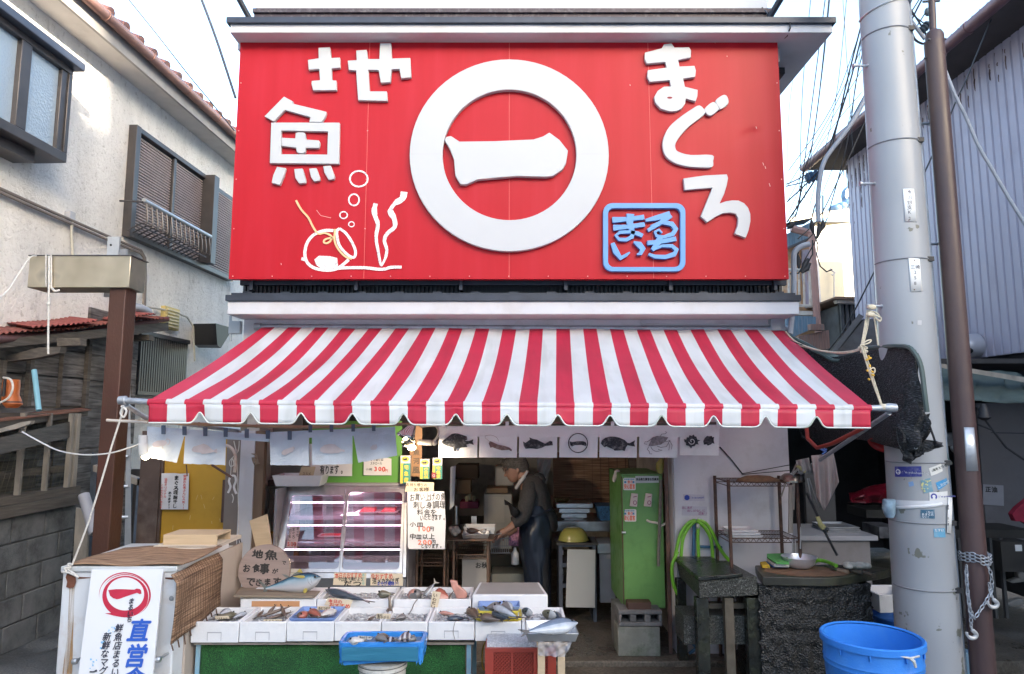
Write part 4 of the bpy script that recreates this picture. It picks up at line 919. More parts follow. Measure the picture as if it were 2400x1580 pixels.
# centre line and radius from the photograph's edges: top (2018..2122 at y=0) bottom (2112..2253 at y=1580)
ctop,cbot=P(2070,0,UY),P(2181,1580,UY)
rtop=(P(2122,0,UY)-P(2018,0,UY)).length/2*.985;rbot=(P(2253,1580,UY)-P(2112,1580,UY)).length/2*.985
dv=(ctop-cbot);
def pc(z):
    t=(z-cbot.z)/dv.z;return cbot+dv*t,rbot+(rtop-rbot)*t
def _polem(t,N,L,b):
    tc=N.new("ShaderNodeTexCoord");n=N.new("ShaderNodeTexNoise");n.inputs["Scale"].default_value=9;n.inputs["Detail"].default_value=6;L.new(tc.outputs["Object"],n.inputs[0])
    w=N.new("ShaderNodeTexNoise");w.inputs["Scale"].default_value=1.3;L.new(tc.outputs["Object"],w.inputs[0])
    sx=N.new("ShaderNodeSeparateXYZ");L.new(tc.outputs["Object"],sx.inputs[0]);mr=N.new("ShaderNodeMapRange");mr.inputs[1].default_value=.2;mr.inputs[2].default_value=1.2;mr.inputs[3].default_value=.0;mr.inputs[4].default_value=-.16;L.new(sx.outputs[2],mr.inputs[0])
    ad=N.new("ShaderNodeMath");L.new(n.outputs[0],ad.inputs[0]);L.new(mr.outputs[0],ad.inputs[1])
    g=rampnode(N,L,w.outputs[0],[(.3,(.29,.305,.33)),(.7,(.38,.395,.42))]);f=rampnode(N,L,ad.outputs[0],[(.54,(0,0,0)),(.555,(1,1,1))])
    mx=N.new("ShaderNodeMix");mx.data_type='RGBA';L.new(f,mx.inputs[0]);L.new(g,mx.inputs[6]);mx.inputs[7].default_value=(.15,.155,.13,1);L.new(mx.outputs[2],b.inputs["Base Color"])
    b.inputs["Roughness"].default_value=.38
up_m=node_mat("grey_pole_paint",_polem)
mb=MB();zs=[-.1+.25*i for i in range(36)];mb.tube([pc(z)[0]for z in zs],[pc(z)[1]for z in zs],48);obj("pole",mb,up_m,up)
def pole_pt(px,py,off=.0,c=pc):
    "point on the pole's skin seen at a pixel"
    d=ray(px,py);t=3.2
    for _ in range(400):
        p=CAM+d*t;c_,r_=c(p.z)
        if(p.xy-c_.xy).length<=r_+off:break
        t+=.004
    return p
def wrap(z,off=.003,dz=0,r=.006,a0=math.pi,a1=2*math.pi,n=40,c=pc):
    return[Vector((c(z)[0].x+(c(z)[1]+off)*math.cos(a),c(z)[0].y+(c(z)[1]+off)*math.sin(a),z+dz*math.sin(a)))for a in[a0+(a1-a0)*i/n for i in range(n+1)]]
grey_b=M("grey_strap",(.22,.23,.25),.5)
for y in(60,324,605,1085,1227,1385):
    z=P(2130,y,UY-.15).z;mb=MB();mb.tube(wrap(z,.002,0,a0=math.pi*.95,a1=math.pi*2.05),.0045,6);st=obj("band",mb,grey_b,up)
    m2=MB();q=wrap(z,.004,a0=math.pi*1.68,a1=math.pi*1.76,n=2)[1];m2.box((q.x-.02,q.y-.012,q.z-.014),(q.x+.02,q.y+.015,q.z+.014));obj("buckle",m2,wire_k,st)
mb=MB();mb.tube([p+Vector((0,0,(p.x-ctop.x)*.25))for p in wrap(P(2100,30,UY).z,.004,a0=math.pi*.9,a1=math.pi*2)],.007,6);obj("band",mb,alu,up,label="thick wire band near the top")
for px,y,s in((2022,158,-1),(2148,293,1),(2040,433,-1),(2175,574,1),(2082,719,-1)):
    mb=MB();p=P(px,y,UY);c_,r_=pc(p.z);x0=c_.x+s*r_*.97
    if y==719:x0=c_.x+s*r_*.97
    L_=.085;a=Vector((x0,UY-.02,p.z));mb.tube([a,a+Vector((s*L_,0,0))],.0085,8);mb.tube([a+Vector((s*L_,0,0)),a+Vector((s*(L_+.012),0,0))],.016,10);mb.tube([a-Vector((s*.004,0,0)),a+Vector((s*.008,0,0))],.015,10)
    obj("step_bolt",mb,galv,up)
def curved(pts,off,c=pc,n=8):
    "patch on the pole between four pixel corners tl,tr,br,bl"
    P_=[pole_pt(*q,off,c)for q in pts];mb=MB()
    cyl_=[(math.atan2(p.y-c(p.z)[0].y,p.x-c(p.z)[0].x),p.z)for p in P_]
    def f(i,j):
        a=(cyl_[0][0]*(1-i)+cyl_[1][0]*i,cyl_[0][1]*(1-i)+cyl_[1][1]*i);b_=(cyl_[3][0]*(1-i)+cyl_[2][0]*i,cyl_[3][1]*(1-i)+cyl_[2][1]*i)
        an=a[0]*(1-j)+b_[0]*j;z=a[1]*(1-j)+b_[1]*j;c_,r_=c(z);return Vector((c_.x+(r_+off)*math.cos(an),c_.y+(r_+off)*math.sin(an),z))
    return mb.grid(f,n,2),f
plate=M("white_number_plate",(.82,.82,.82),.5,0,.04,5)
ink_k=M("sign_black",(.03,.03,.035),.6)
def ptext(rows,f,off_pts,bold=.02,vert=False):
    pass
def tangent(px,py,off=.004,c=pc):
    p=pole_pt(px,py,off,c);c_,r_=c(p.z);nrm=Vector((p.x-c_.x,p.y-c_.y,0)).normalized();u=Vector((-nrm.y,nrm.x,0));
    if u.x<0:u=-u
    F=Frame(p,u,nrm);return F
def plate_(pts,chars,labels):
    m,f=curved(pts,.004);o=obj("number_plate",m,plate,up,label=labels,solid=.002)
    x0,y0=pts[0];x1,y1=pts[2];cx=(x0+x1)/2
    m2=MB()
    for(t_,yy,hpx)in chars:
        F=tangent(cx,yy,.0065);h=hpx*mpp(UY-.17);text(m2,F,t_,-h*len(t_)*.5*(1 if ord(t_[0])>0x2000 else.62),h*.5,h,0,bold=.015)
    obj("lettering",m2,M("plate_ink",(.12,.12,.14),.6),o)
    m3=MB()
    for yy in(y0+5,y1-5):F=tangent(cx-2,yy,.007);m3.lathe([(.004,0),(.003,.003),(0,.004)],F.o,8,F.n)
    obj("rivet",m3,rusty,o)
plate_([(2116,443),(2142,443),(2148,521),(2121,520)],[("金",450,9),("浜",463,12),("銀",475,12),("支",486,12),("K",497,11),("1",505,8),("2",512,11)],"upper white pole plate")
plate_([(2129,605),(2155,606),(2161,684),(2135,684)],[("三崎",626,11),("2",638,11),("5",651,11),("8",664,11)],"lower white pole plate")
# stickers
def sticker(pts,col,label,lines=(),rough=.4,tcol=(.7,.72,.75),off=.003,name="sticker"):
    m,f=curved(pts,off);o=obj(name,m,M("sticker_"+label.replace(" ","_"),col,rough,0,.05,10,dirt=(.55,.55,.5),da=.25,ds=30),up,label=label)
    if lines:
        m2=MB()
        for(t_,px,py,hpx,rot)in lines:
            F=tangent(px,py,off+.002);h=hpx*mpp(UY-.17);text(m2,F,t_,0,h*.5,h,0,bold=.02,rot=R(rot))
        obj("lettering",m2,M("ink_"+label.replace(" ","_"),tcol,.6),o)
    return o
sticker(c8((932,42),(1125,40),(1130,116),(934,118)),(.025,.035,.26),"navy blue sticker",[("I'm yokohama847",2113,1106,7,0)])
F=tangent(2105,1106,.0055);m2=MB();rr=.016
m2.flat(F,[(rr*math.cos(a*.524),rr*math.sin(a*.524))for a in range(12)],0);lo=obj("round_emblem",m2,M("emblem_white",(.75,.75,.78),.5),up)
m2=MB();m2.flat(F,[(-.012,.002),(-.004,.01),(.006,.008),(.011,-.002),(.004,.002),(-.002,-.004)],.0008);m2.flat(F,[(-.008,-.008),(0,-.003),(.008,-.008),(0,-.011)],.0008);obj("emblem_mark",m2,M("emblem_navy",(.03,.04,.3),.5),lo)
sticker(c8((1180,55),(1268,20),(1283,75),(1198,112)),(.68,.68,.66),"white tilted sticker",[("#海をとりもどせ",2180,1105,7,22)],tcol=(.05,.06,.05))
sticker(c8((1120,145),(1190,125),(1215,225),(1145,240)),(.16,.30,.38),"dark blue and yellow picture sticker")
m2=MB();rnd=random.Random(9)
for i in range(26):F=tangent(2163+rnd.uniform(-2,20),1125+rnd.uniform(0,26),.006);s_=rnd.uniform(.003,.007);m2.flat(F,[(-s_,0),(0,s_),(s_,0),(0,-s_)],rnd.uniform(0,.001))
obj("sticker_speckle",m2,M("speckle_yellow",(.62,.6,.25),.5),up)
sticker(c8((1230,160),(1310,125),(1320,165),(1248,215)),(.05,.28,.55),"blue slanted sticker",[("しおかぜ",2196,1142,8,24)],tcol=(.6,.72,.8))
sticker(c8((1030,158),(1066,150),(1074,182),(1038,192)),(.2,.35,.62),"small blue and white sticker");sticker(c8((1184,232),(1316,222),(1318,300),(1186,306)),(.70,.70,.70),"white round emblem sticker",[("I'm yokohama",2199,1164,6,2)],tcol=(.12,.13,.4))
F=tangent(2189,1164,.0055);m2=MB();m2.flat(F,[(.019*math.cos(a*.524),.019*math.sin(a*.524))for a in range(12)],0);lo=obj("round_emblem",m2,M("emblem_navy",(.03,.04,.3),.5),up)
m2=MB();m2.flat(F,[(-.012,.002),(-.004,.01),(.006,.008),(.011,-.002),(.004,.002),(-.002,-.004)],.0008);m2.flat(F,[(-.008,-.008),(0,-.003),(.008,-.008),(0,-.011)],.0008);obj("emblem_mark",m2,M("emblem_white",(.75,.75,.78),.5),lo)
sticker(c8((1120,360),(1222,358),(1224,424),(1122,420)),(.04,.12,.2),"dark blue sticker with white writing",[("俺たちは",2160,1200,6,0),("あきらめ",2160,1205.5,6,0),("ない!",2160,1211,6,0)])
sticker(c8((1215,500),(1298,494),(1302,562),(1218,562)),(.12,.33,.5),"pale blue picture sticker",[("たすけ",2190,1243,7,0)])
sticker([(2150,751),(2160,751),(2160,762),(2150,762)],(.5,.5,.52),"small round metal tag")
# white tape round the pole with a can held on the left and vertical label strip
tape_m=M("white_tape",(.62,.63,.66),.4)
mb=MB();z=P(2150,1178,UY-.17).z
def tape(z0,z1,h,a0,a1):
    return MB().grid(lambda i,j:(lambda a,zz:Vector((pc(zz)[0].x+(pc(zz)[1]+.004)*math.cos(a),pc(zz)[0].y+(pc(zz)[1]+.004)*math.sin(a),zz)))(a0+(a1-a0)*i,z0+(z1-z0)*i+h*(j-.5)),30,1)
tp=thing("white_tape",tuple(P(2085,1190,UY-.1)),"white tape strapped round the grey utility pole","tape")
obj("strip",tape(z-.015,z+.008,.03,math.pi*.98,math.pi*2),tape_m,tp);obj("strip",tape(z-.05,z-.008,.022,math.pi*1.0,math.pi*1.6),tape_m,tp,solid=.001)
mb=MB();lathe_px(mb,[(2084,1170,11),(2084,1172,14),(2083,1192,14),(2085,1204,12),(2086,1213,8)],UY-.05,16)
one("crushed_can",mb,M("blue_white_can",(.30,.42,.52),.35,.4,.3,25,.6,30),"crumpled pale blue can strapped to the left side of the utility pole","can")
mb,_=curved(c8((1322,265),(1352,272),(1345,536),(1312,528)),.01);ls=obj("label_strip",mb,plate,up,solid=.0015)
mb=MB()
for yy,ch in((1186,"黒"),(1192,"田"),(1215,"立"),(1222,"入"),(1229,"禁")):F=tangent(2222,yy,.013);text(mb,F,ch,-.006,.007,.014,0,bold=.02)
obj("lettering",mb,M("plate_ink",(.12,.12,.14),.6),ls)
mb=MB();mb.tube([pc(z)[0]+Vector(((pc(z)[1]+.008)*math.cos(-.28),(pc(z)[1]+.008)*math.sin(-.28),0))for z in(-.1,1,2,3,5)],.008,6);obj("side_conduit",mb,galv,up)
mb=MB();mb.tube([P(2175,640,UY-.05),P(2195,800,UY-.05),P(2214,950,UY-.05),P(2217,1040,UY-.05)],.0025,5);mb.tube([P(2214,1040,UY-.08),P(2222,1075,UY-.08),P(2228,1082,UY-.08)],.003,5);obj("thin_wire",mb,M("green_wire",(.12,.22,.2),.5),up)
# ---- brown pole with chain
BY=-1.15
bp=thing("brown_pole",(P(2290,1500,BY).x,BY,-.1),"slim brown painted steel pole with a bare metal patch right of the utility pole","pole")
bt,bb=P(2189,100,BY),P(2305,1580,BY);rt=(P(2214,100,BY)-P(2172,100,BY)).length/2;rb_=(P(2331,1580,BY)-P(2277,1580,BY)).length/2
def bc(z):t=(z-bb.z)/(bt.z-bb.z);return bb+(bt-bb)*t,rb_+(rt-rb_)*t
brp=M("brown_pole_paint",(.075,.045,.045),.4,0,.2,5,.1,60,(.13,.085,.065),.6,2.2,stretch=(1,1,.4))
mb=MB();zs=[-.1+.3*i for i in range(13)]+[bt.z];mb.tube([bc(z)[0]for z in zs],[bc(z)[1]for z in zs],28)
obj("pole",mb,brp,bp)
mb=MB();zt3=P(2192,84,BY).z;lathe_px(mb,[(2188,72,10),(2189,76,17),(2190,84,20.5),(2193,130,21.5),(2194,134,22.5),(2194,138,21)],BY,24);mb.tube([P(2187,80,BY),P(2183,-20,BY)],.021,16);obj("cap",mb,brp,bp)
mb=MB();mb.tube([P(2163,4,BY),P(2202,2,BY)],.008);mb.tube([P(2166,137,BY),P(2216,92,BY)][:1]+[P(2172,137,BY)],.007);mb.tube([P(2212,92,BY),P(2217,91,BY)],.007);mb.ell(P(2177,93,BY-.05),(.01,.01,.01));mb.ell(P(2204,120,BY-.05),(.009,.009,.009));obj("bolt",mb,dark_metal,bp)
mb,_=curved(d5((126,325),(178,326),(198,545),(140,545)),.003,bc);obj("metal_patch",mb,M("bare_metal_sheet",(.50,.52,.56),.35,.6,.15,9,.2,40),bp,solid=.0015)
chn=thing("chain",tuple(P(2290,1480,BY-.1)),"galvanised chain with two hooks wound round the brown pole","chain")
def link(mb,c,t,q,L_=.017,w_=.0085,r=.0032):
    t=t.normalized();s_=t.cross(Vector((0,-1,0))if abs(t.y)<.8 else Vector((0,0,1))).normalized()
    s2=s_ if q else t.cross(s_).normalized()
    pts=[c+t*(L_*math.cos(a))+s2*(w_*math.sin(a))for a in[k*math.pi/5 for k in range(10)]]
    mb.tube(pts,r,5,False,True)
def chainp(pts,name="chain_run"):
    pts=[Vector(p)for p in pts];mb=MB();d_=0;tot=[0]
    for a,b_ in zip(pts,pts[1:]):tot.append(tot[-1]+(b_-a).length)
    s_=0;q=0
    while s_<tot[-1]:
        i=max(k for k in range(len(tot)-1)if tot[k]<=s_);f=(s_-tot[i])/max(1e-6,tot[i+1]-tot[i]);link(mb,pts[i].lerp(pts[i+1],f),pts[i+1]-pts[i],q);s_+=.027;q^=1
    return obj(name,mb,galv,chn)
z0=P(2290,1320,BY-.08).z
for dz in(0,.02,.038):chainp([p+Vector((0,0,dz+.01*math.sin(p.x*40)))for p in wrap(z0,.012,a0=math.pi*.95,a1=math.pi*2.05,n=24,c=bc)])
chainp(catmull([P(*p,BY-.09)for p in d5((140,1030),(140,1090),(152,1200),(162,1290),(163,1325))],5));chainp(catmull([P(*p,BY-.09)for p in d5((140,1040),(148,1180),(175,1280),(215,1235),(250,1180),(268,1130),(262,1060),(245,1020))],5))
chainp([P(*p,BY-.09)for p in d5((255,1120),(268,1190))])
for(x,y)in((166,1355),(272,1200)):
    mb=MB();c_=P(*d5((x,y))[0],BY-.1);mb.tube(catmull([c_+Vector(v)*1 for v in((0,0,.03),(.005,0,.01),(.025,0,-.01),(.015,0,-.03),(-.01,0,-.032),(-.028,0,-.015),(-.028,0,.0))],4),[.006]*4+[.012]*14+[.008]*7,8);obj("hook",mb,M("cast_hook",(.45,.46,.48),.5,.4),chn)
# ---- overhead wires
wires=thing("overhead_wires",tuple(P(1950,200,2)),"bundle of black overhead wires sagging between the shop and the utility pole","wires")
W_=[([(1935,-10),(1880,420),(1862,520)],.005,1),([(1945,-10),(1930,140),(1905,330),(1885,400),(1870,490),(1850,520)],.006,1.2),([(1975,-10),(1990,220),(2000,360)],.004,3),
([(2018,60),(1985,190),(1960,300),(1935,380),(1845,520)],.007,0),([(2020,80),(1990,200),(1952,320),(1930,380)],.007,0),([(2022,120),(2005,200),(1995,280),(1980,360),(1950,470),(1935,520),(1880,620)],.005,.3),([(2032,275),(1985,380),(1970,410),(1920,510),(1870,560)],.005,.3),
([(1842,432),(1860,425),(1893,408),(1910,402),(1935,380)],.005,.2),([(1842,437),(1880,428),(1900,420)],.005,.2),([(1845,473),(1935,380),(2028,220)],.006,.1),([(1880,60),(1850,250),(1845,440)],.002,1)]
for k in range(9):W_.append(([(1880+k*21,-12),(1862+k*19,200+k*9),(1868+k*6,440+8*k)]if k%2 else[(2020,60+k*26),(1950-k*4,250+k*14),(1848,400+k*17)],.0035,.4+.2*k))
for p,r,Y in W_:
    mb=MB();mb.tube(catmull([P(x,y,Y)for x,y in p],5),r,5);obj("wire",mb,wire_k,wires)
mb=MB();mb.tube(catmull([P(x,y,-.3)for x,y in((2031,224),(2010,265),(1985,305),(1950,350),(1935,372),(1925,400),(1918,450),(1917,495),(1919,520))],5),.017,10);obj("grey_service_cable",mb,M("grey_cable",(.33,.36,.42),.5),wires)
mb=MB();mb.tube(catmull([P(x,y,-.1)for x,y in d2((300,595),(220,620),(170,665),(160,720),(160,900),(155,1100),(130,1380),(125,1420))],4),.022,8);obj("grey_conduit",mb,M("grey_cable",(.33,.36,.42),.5),wires)
mb=MB()
for p in(((320,380),(325,440),(340,500)),((390,410),(388,480),(372,545)),((425,380),(428,430),(395,490)),((195,700),(205,760),(205,820)),((290,730),(260,790),(228,855)),((310,770),(280,820),(235,860)),((170,400),(130,430),(100,455))):
    mb.tube([P(*q,-.05)for q in d2(*p)],[.010,.022,.008],8)
for p in(((395,160),(350,250),(320,380)),((380,400),(385,420)),((425,150),(425,380)),((340,500),(280,560),(210,620),(195,700)),((120,870),(200,865),(290,730)),((330,560),(330,690),(235,860)),((345,500),(380,600),(370,690),(400,800),(460,850),(510,830))):mb.tube([P(*q,-.05)for q in d2(*p)],.006,5)
obj("splice",mb,wire_k,wires)
mb=MB();c_=P(*c6((232,928))[0],.2);
for dx in(-.035,0,.035):mb.lathe([(0,-.014),(.035,-.012),(.05,0),(.035,.012),(0,.014)],c_+Vector((dx,0,dx*.4)),14,(1,0,.3))
obj("insulator",mb,M("blue_insulator",(.07,.16,.28),.2),wires)
for i,(p,r,Y)in enumerate(([((2130,60),(2160,0),(2175,-20)),.006,-.9],[((2120,0),(2165,70),(2170,90)),.006,-1],[((2132,30),(2140,85),(2160,102),(2170,98),(2172,80)),.008,-1],[((2120,20),(2172,60)),.004,-1],[((2125,45),(2160,-10)),.004,-1],[((2140,-10),(2120,50)),.004,-1],[((2150,60),(2175,20)),.004,-1])):
    mb=MB();mb.tube(catmull([P(x,y,Y)for x,y in p],5),r,5);obj("wire",mb,wire_k,wires)
mb=MB();mb.tube([P(2125,35,-1),P(2168,92,-1)],.012,8);obj("grey_service_cable",mb,M("grey_cable",(.33,.36,.42),.5),wires)
mb=MB();c_=P(*c6((822,145))[0],-1)
for k_ in(-.02,0,.02):mb.lathe([(0,-.008),(.025,-.006),(.03,0),(.025,.006),(0,.008)],c_+Vector((k_,0,k_)),12,(1,0,1))
mb.ell(P(2174,28,-1),(.02,.02,.03));obj("insulator",mb,M("dark_insulator",(.10,.13,.16),.25),wires)
rw=thing("stay_wires",tuple(P(2300,300,.5)),"grey guy cable and black wire crossing in front of the lilac warehouse","wires")
mb=MB();mb.tube(catmull([P(*q,-.9)for q in c6((925,360),(985,510),(1040,620),(1100,760),(1170,880),(1260,1035),(1400,1260))],4),.012,8);obj("guy_cable",mb,M("grey_cable",(.33,.36,.42),.5),rw)
mb=MB();mb.tube([P(*q,.8)for q in c6((1225,-30),(1150,150),(1040,420),(990,520))]+[P(*q,.8)for q in c6((950,620),(865,810),(800,950))]+[P(2090,555,.9),P(2055,625,.9),P(2015,705,1),P(1975,780,1.1),P(1935,830,1.2)],.007,6);obj("black_wire",mb,wire_k,rw)
lw2=thing("sky_wires",tuple(P(400,50,4)),"two dark wires crossing the sky above the stucco house","wires")
mb=MB();mb.tube(catmull([P(*q,3)for q in c1((940,-10),(1150,250),(1380,545),(1550,750),(1720,960))],4),.008,6);obj("wire",mb,wire_k,lw2)
mb=MB();mb.tube(catmull([P(*q,1.5)for q in c1((1478,-10),(1550,180),(1620,380),(1730,720))],4),.014,6);obj("wire",mb,M("dark_blue_wire",(.05,.06,.09),.5),lw2)
# ---- background houses on the right
bh=thing("cream_house",(6.6,8.5,-.1),"sunlit cream rendered house with a blue tiled ridge far behind the shop","house")
BH=FY(8.5)
xa,xb=BH.hit(1912,600)[0],BH.hit(2060,600)[0]
zt_=BH.hit(1930,520)[1];
mb=MB();mb.box((xa,8.5,-.1),(xb+2,12,zt_));obj("wall",mb,M("cream_render",(.52,.49,.40),.85,0,.06,2,.2,30,(.40,.38,.34),.3),bh)
mb=MB();mb.hexa([P(1850,520,8.1),P(2040,498,8.1),P(2040,498,12),P(1850,520,12),P(1850,511,8.1),P(2040,487,8.1),P(2040,487,12),P(1850,511,12)])
mb.hexa([P(1855,511,8.2),P(2040,492,8.2),P(2040,492,12),P(1855,511,12),P(1870,505,8.6),P(2040,480,8.6),P(2040,480,12),P(1870,505,12)]);obj("eave",mb,M("cream_eave",(.55,.48,.38),.7),bh)
mb=MB();mb.hexa([P(1945,500,8.7),P(2080,462,8.7),P(2080,462,12),P(1945,500,12),P(1945,496,8.7),P(2080,450,8.7),P(2080,450,12),P(1945,496,12)])
for i in range(10):mb.ell(P(1955+13*i,492-5.2*i,8.65),(.12,.25,.10))
mb.ell(P(1998,467,8.6),(.16,.2,.16));mb.lathe([(.0,-.1),(.2,-.1),(.24,0),(.2,.1),(0,.1)],P(1998,460,8.6),16,(0,1,0));mb.ell(P(1990,470,8.6),(.14,.15,.12));obj("roof",mb,M("blue_roof_tile",(.09,.17,.30),.3,0,.2,6),bh)
mb=MB();mb.pbox(FY(8.45),(1915,530),(1921,800),-.05,0);mb.tube([P(1945,630,8.4),P(1958,640,8.4),P(1950,645,8.4)],.02);mb.tube([P(1955,635,8.4),P(1955,760,8.4)],.012);mb.tube([P(2003,630,8.4),P(2004,700,8.4)],.01);obj("cable",mb,M("grey_cable",(.33,.36,.42),.5),bh)
bl2=thing("balcony_house",(4.3,6,-.1),"peeling house with a blue timber front and white balcony rails behind the shop","house")
Y6=6.0
def q6(*p):return d2(*p)
mb=MB();mb.pprism(FY(Y6),q6((60,660),(330,520),(360,560),(380,1540),(60,1540)),-2,0);obj("wall",mb,M("ochre_render",(.46,.27,.14),.8,0,.15,3,.2,30,(.62,.58,.52),.8,2.0),bl2)
mb=MB();mb.pprism(FY(Y6-.05),q6((60,520),(300,400),(330,420),(335,530),(60,655)),-.2,0);mb.pprism(FY(Y6-.9),q6((90,1250),(360,1262),(365,1360),(130,1460),(90,1460)),-.1,0);obj("blue_timber",mb,M("peeling_blue_board",(.13,.23,.32),.75,0,.3,12,.3,30,(.35,.36,.36),.6,8,stretch=(6,1,.5)),bl2)
mb=MB();mb.pprism(FY(Y6-.1),q6((60,640),(60,660),(310,545),(310,530)),-.2,0.1);mb.pprism(FY(Y6-.2),q6((60,410),(60,430),(110,395),(320,370),(320,355)),-.2,0.1);obj("roof_edge",mb,M("dark_roof_edge",(.08,.085,.10),.6),bl2)
mb=MB();mb.pprism(FY(Y6-.02),q6((235,650),(345,640),(355,1200),(270,1180),(240,900)),-.05,.02);obj("worn_door",mb,M("lilac_worn_board",(.36,.33,.40),.8,0,.3,6,.2,30,(.45,.27,.17),.8,5,stretch=(4,1,1)),bl2)
balc=M("white_worn_rail",(.66,.62,.55),.6,0,.15,9,.1,30,(.4,.2,.1),.5,8)
mb=MB()
mb.tube([P(*q,Y6-.7)for q in q6((80,835),(330,835))],.03,6);mb.tube([P(*q,Y6-.7)for q in q6((80,1155),(330,1165))],.025,6)
for x in(110,160,205,250,310):mb.tube([P(*q,Y6-.7)for q in q6((x,835),(x+4,1160))],.018 if x<300 else.03,5)
mb.pprism(FY(Y6-.75),q6((75,1205),(350,1212),(352,1250),(75,1245)),-.5,0);obj("balcony",mb,balc,bl2)
mb=MB();mb.tube([P(*q,Y6-.8)for q in q6((320,500),(345,850),(370,1250),(395,1540))],.055,8);mb.tube([P(*q,Y6-.75)for q in q6((135,450),(330,505))],.06,6);obj("downpipe",mb,M("pink_downpipe",(.45,.26,.22),.6),bl2)
mb=MB();mb.pprism(FY(Y6-1.2),q6((205,1440),(480,1385),(492,1560),(205,1560)),-.3,0);mb.pbox(FY(Y6-1.3),q6((310,1330))[0],q6((440,1385))[0],-.1,0);obj("rusty_sheet_front",mb,M("pinkish_rust_sheet",(.28,.17,.14),.8,0,.3,10,.2,30,(.15,.2,.2),.6,4,stretch=(8,1,.5)),bl2)
os_=thing("corrugated_outhouse",tuple(P(2000,900,5.2)),"small black corrugated outhouse with a white plank edge below the cream house","outhouse")
mb=MB();o0,o1=FY(5.2).hit(1970,712),FY(5.2).hit(2040,900)
for i in range(40):x=o0[0]+(3.0)*i/40;mb.box((x,5.2,.0),(x+.045,5.28,o0[1]))
mb.box((o0[0],5.25,0),(o0[0]+3,8,o0[1]-.01));obj("wall",mb,M("dark_corrugated",(.085,.09,.095),.6,0,.3,8),os_)
mb=MB();mb.pprism(FY(5.1),q6((550,1105),(800,1110),(800,1145),(565,1135)),-.1,.02);obj("fascia_board",mb,balc,os_)
mb=MB();mb.pprism(FY(5.05),q6((525,1085),(540,1078),(800,1080),(800,1110),(530,1100)),-2,.04);obj("roof",mb,M("rust_brown_top",(.24,.15,.10),.8),os_)
mb=MB();mb.hexa([P(1945,845,3.2),P(2025,742,3.2),P(2025,742,3.6),P(1945,845,3.6),P(1942,832,3.2),P(2013,735,3.2),P(2013,735,3.6),P(1942,832,3.6)])
mb.pprism(FY(3.3),[(1945,845),(2025,748),(2060,748),(2060,960),(1945,960)],-.1,0)
one("sloping_shed_roof",mb,M("grey_gutter_board",(.15,.15,.155),.6,0,.2,5,dirt=(.06,.05,.05),da=.6),"grey sloping gutter and boards of a shed roof beside the net","shed roof")
# ---- black net draped at the right of the awning
def _net(t,N,L,b):
    tc=N.new("ShaderNodeTexCoord");n=N.new("ShaderNodeTexNoise");n.inputs["Scale"].default_value=55;n.inputs["Detail"].default_value=6;mp=N.new("ShaderNodeMapping");mp.inputs["Scale"].default_value=(1,1,3);L.new(tc.outputs["Object"],mp.inputs[0]);L.new(mp.outputs[0],n.inputs[0])
    L.new(rampnode(N,L,n.outputs[0],[(.42,(.006,.007,.008)),(.56,(.022,.024,.027)),(.66,(.075,.078,.09))]),b.inputs["Base Color"]);b.inputs["Roughness"].default_value=.6;bumpnode(N,L,b,n.outputs[0],.8,.02)
net_m=node_mat("black_shade_net",_net)
nt_=thing("black_net",tuple(P(2050,1000,-.6)),"black shade net draped over a frame between the awning and the utility pole","net")
def patch(rows,Ys,n=5,amp=.01):
    "rows: lists of pixel points (same length), top to bottom; Ys: depth per row (list or number per point)"
    G=[[P(x,y,(Ys[r][i]if isinstance(Ys[r],(list,tuple))else Ys[r]))for i,(x,y)in enumerate(row)]for r,row in enumerate(rows)]
    G=[catmull(r_,n)for r_ in G];cols=list(zip(*G));cols=[catmull(c_,n)for c_ in cols]
    nu,nv=len(cols),len(cols[0]);rnd=random.Random(3)
    mb=MB();vs=[]
    for j in range(nv):
        for i in range(nu):p=cols[i][j].copy();p.y+=amp*math.sin(i*1.3+j*.7)+amp*math.sin(i*.5-j*.9)+amp*.8*math.sin(i*2.3-j*.4)+amp*1.1*math.sin(i*1.7+.6*math.sin(j*.8));vs.append(p)
    return mb.add(vs,[(j*nu+i,j*nu+i+1,(j+1)*nu+i+1,(j+1)*nu+i)for j in range(nv-1)for i in range(nu-1)])
mb=patch([c7((150,430),(420,580),(700,545),(1000,510),(1090,560)),c7((200,500),(430,760),(720,760),(1000,740),(1125,780)),c7((230,800),(450,950),(740,980),(980,960),(1165,980)),
c7((235,1080),(450,1120),(700,1120),(940,1130),(1170,1120)),c7((240,1180),(420,1260),(620,1190),(960,1260),(1100,1290))],
[[-.05,-.4,-.8,-1.28,-1.36],[-.05,-.4,-.85,-1.32,-1.4],[0,-.3,-.85,-1.32,-1.42],[.1,-.2,-.7,-1.3,-1.42],[.1,.0,-.5,-1.28,-1.4]],6,.012)
obj("sheet",mb,net_m,nt_,solid=.004)
mb=patch([c7((940,1100),(1000,1080),(1170,1000)),c7((960,1240),(1050,1220),(1190,1090)),c7((1000,1330),(1080,1300),(1160,1180)),c7((1040,1370),(1080,1340),(1110,1300))],[-1.34,-1.36,-1.37,-1.38],5,.012);obj("fold",mb,net_m,nt_,solid=.004)
mb=patch([c7((1060,1200),(1150,1190),(1270,1215)),c7((1080,1270),(1160,1240),(1278,1235)),c7((1070,1320),(1150,1290),(1275,1245))],[-1.36,-1.38,-1.4],5,.008);obj("fold",mb,net_m,nt_,solid=.004)
mb=MB();rim=M("green_black_hem",(.07,.10,.095),.6)
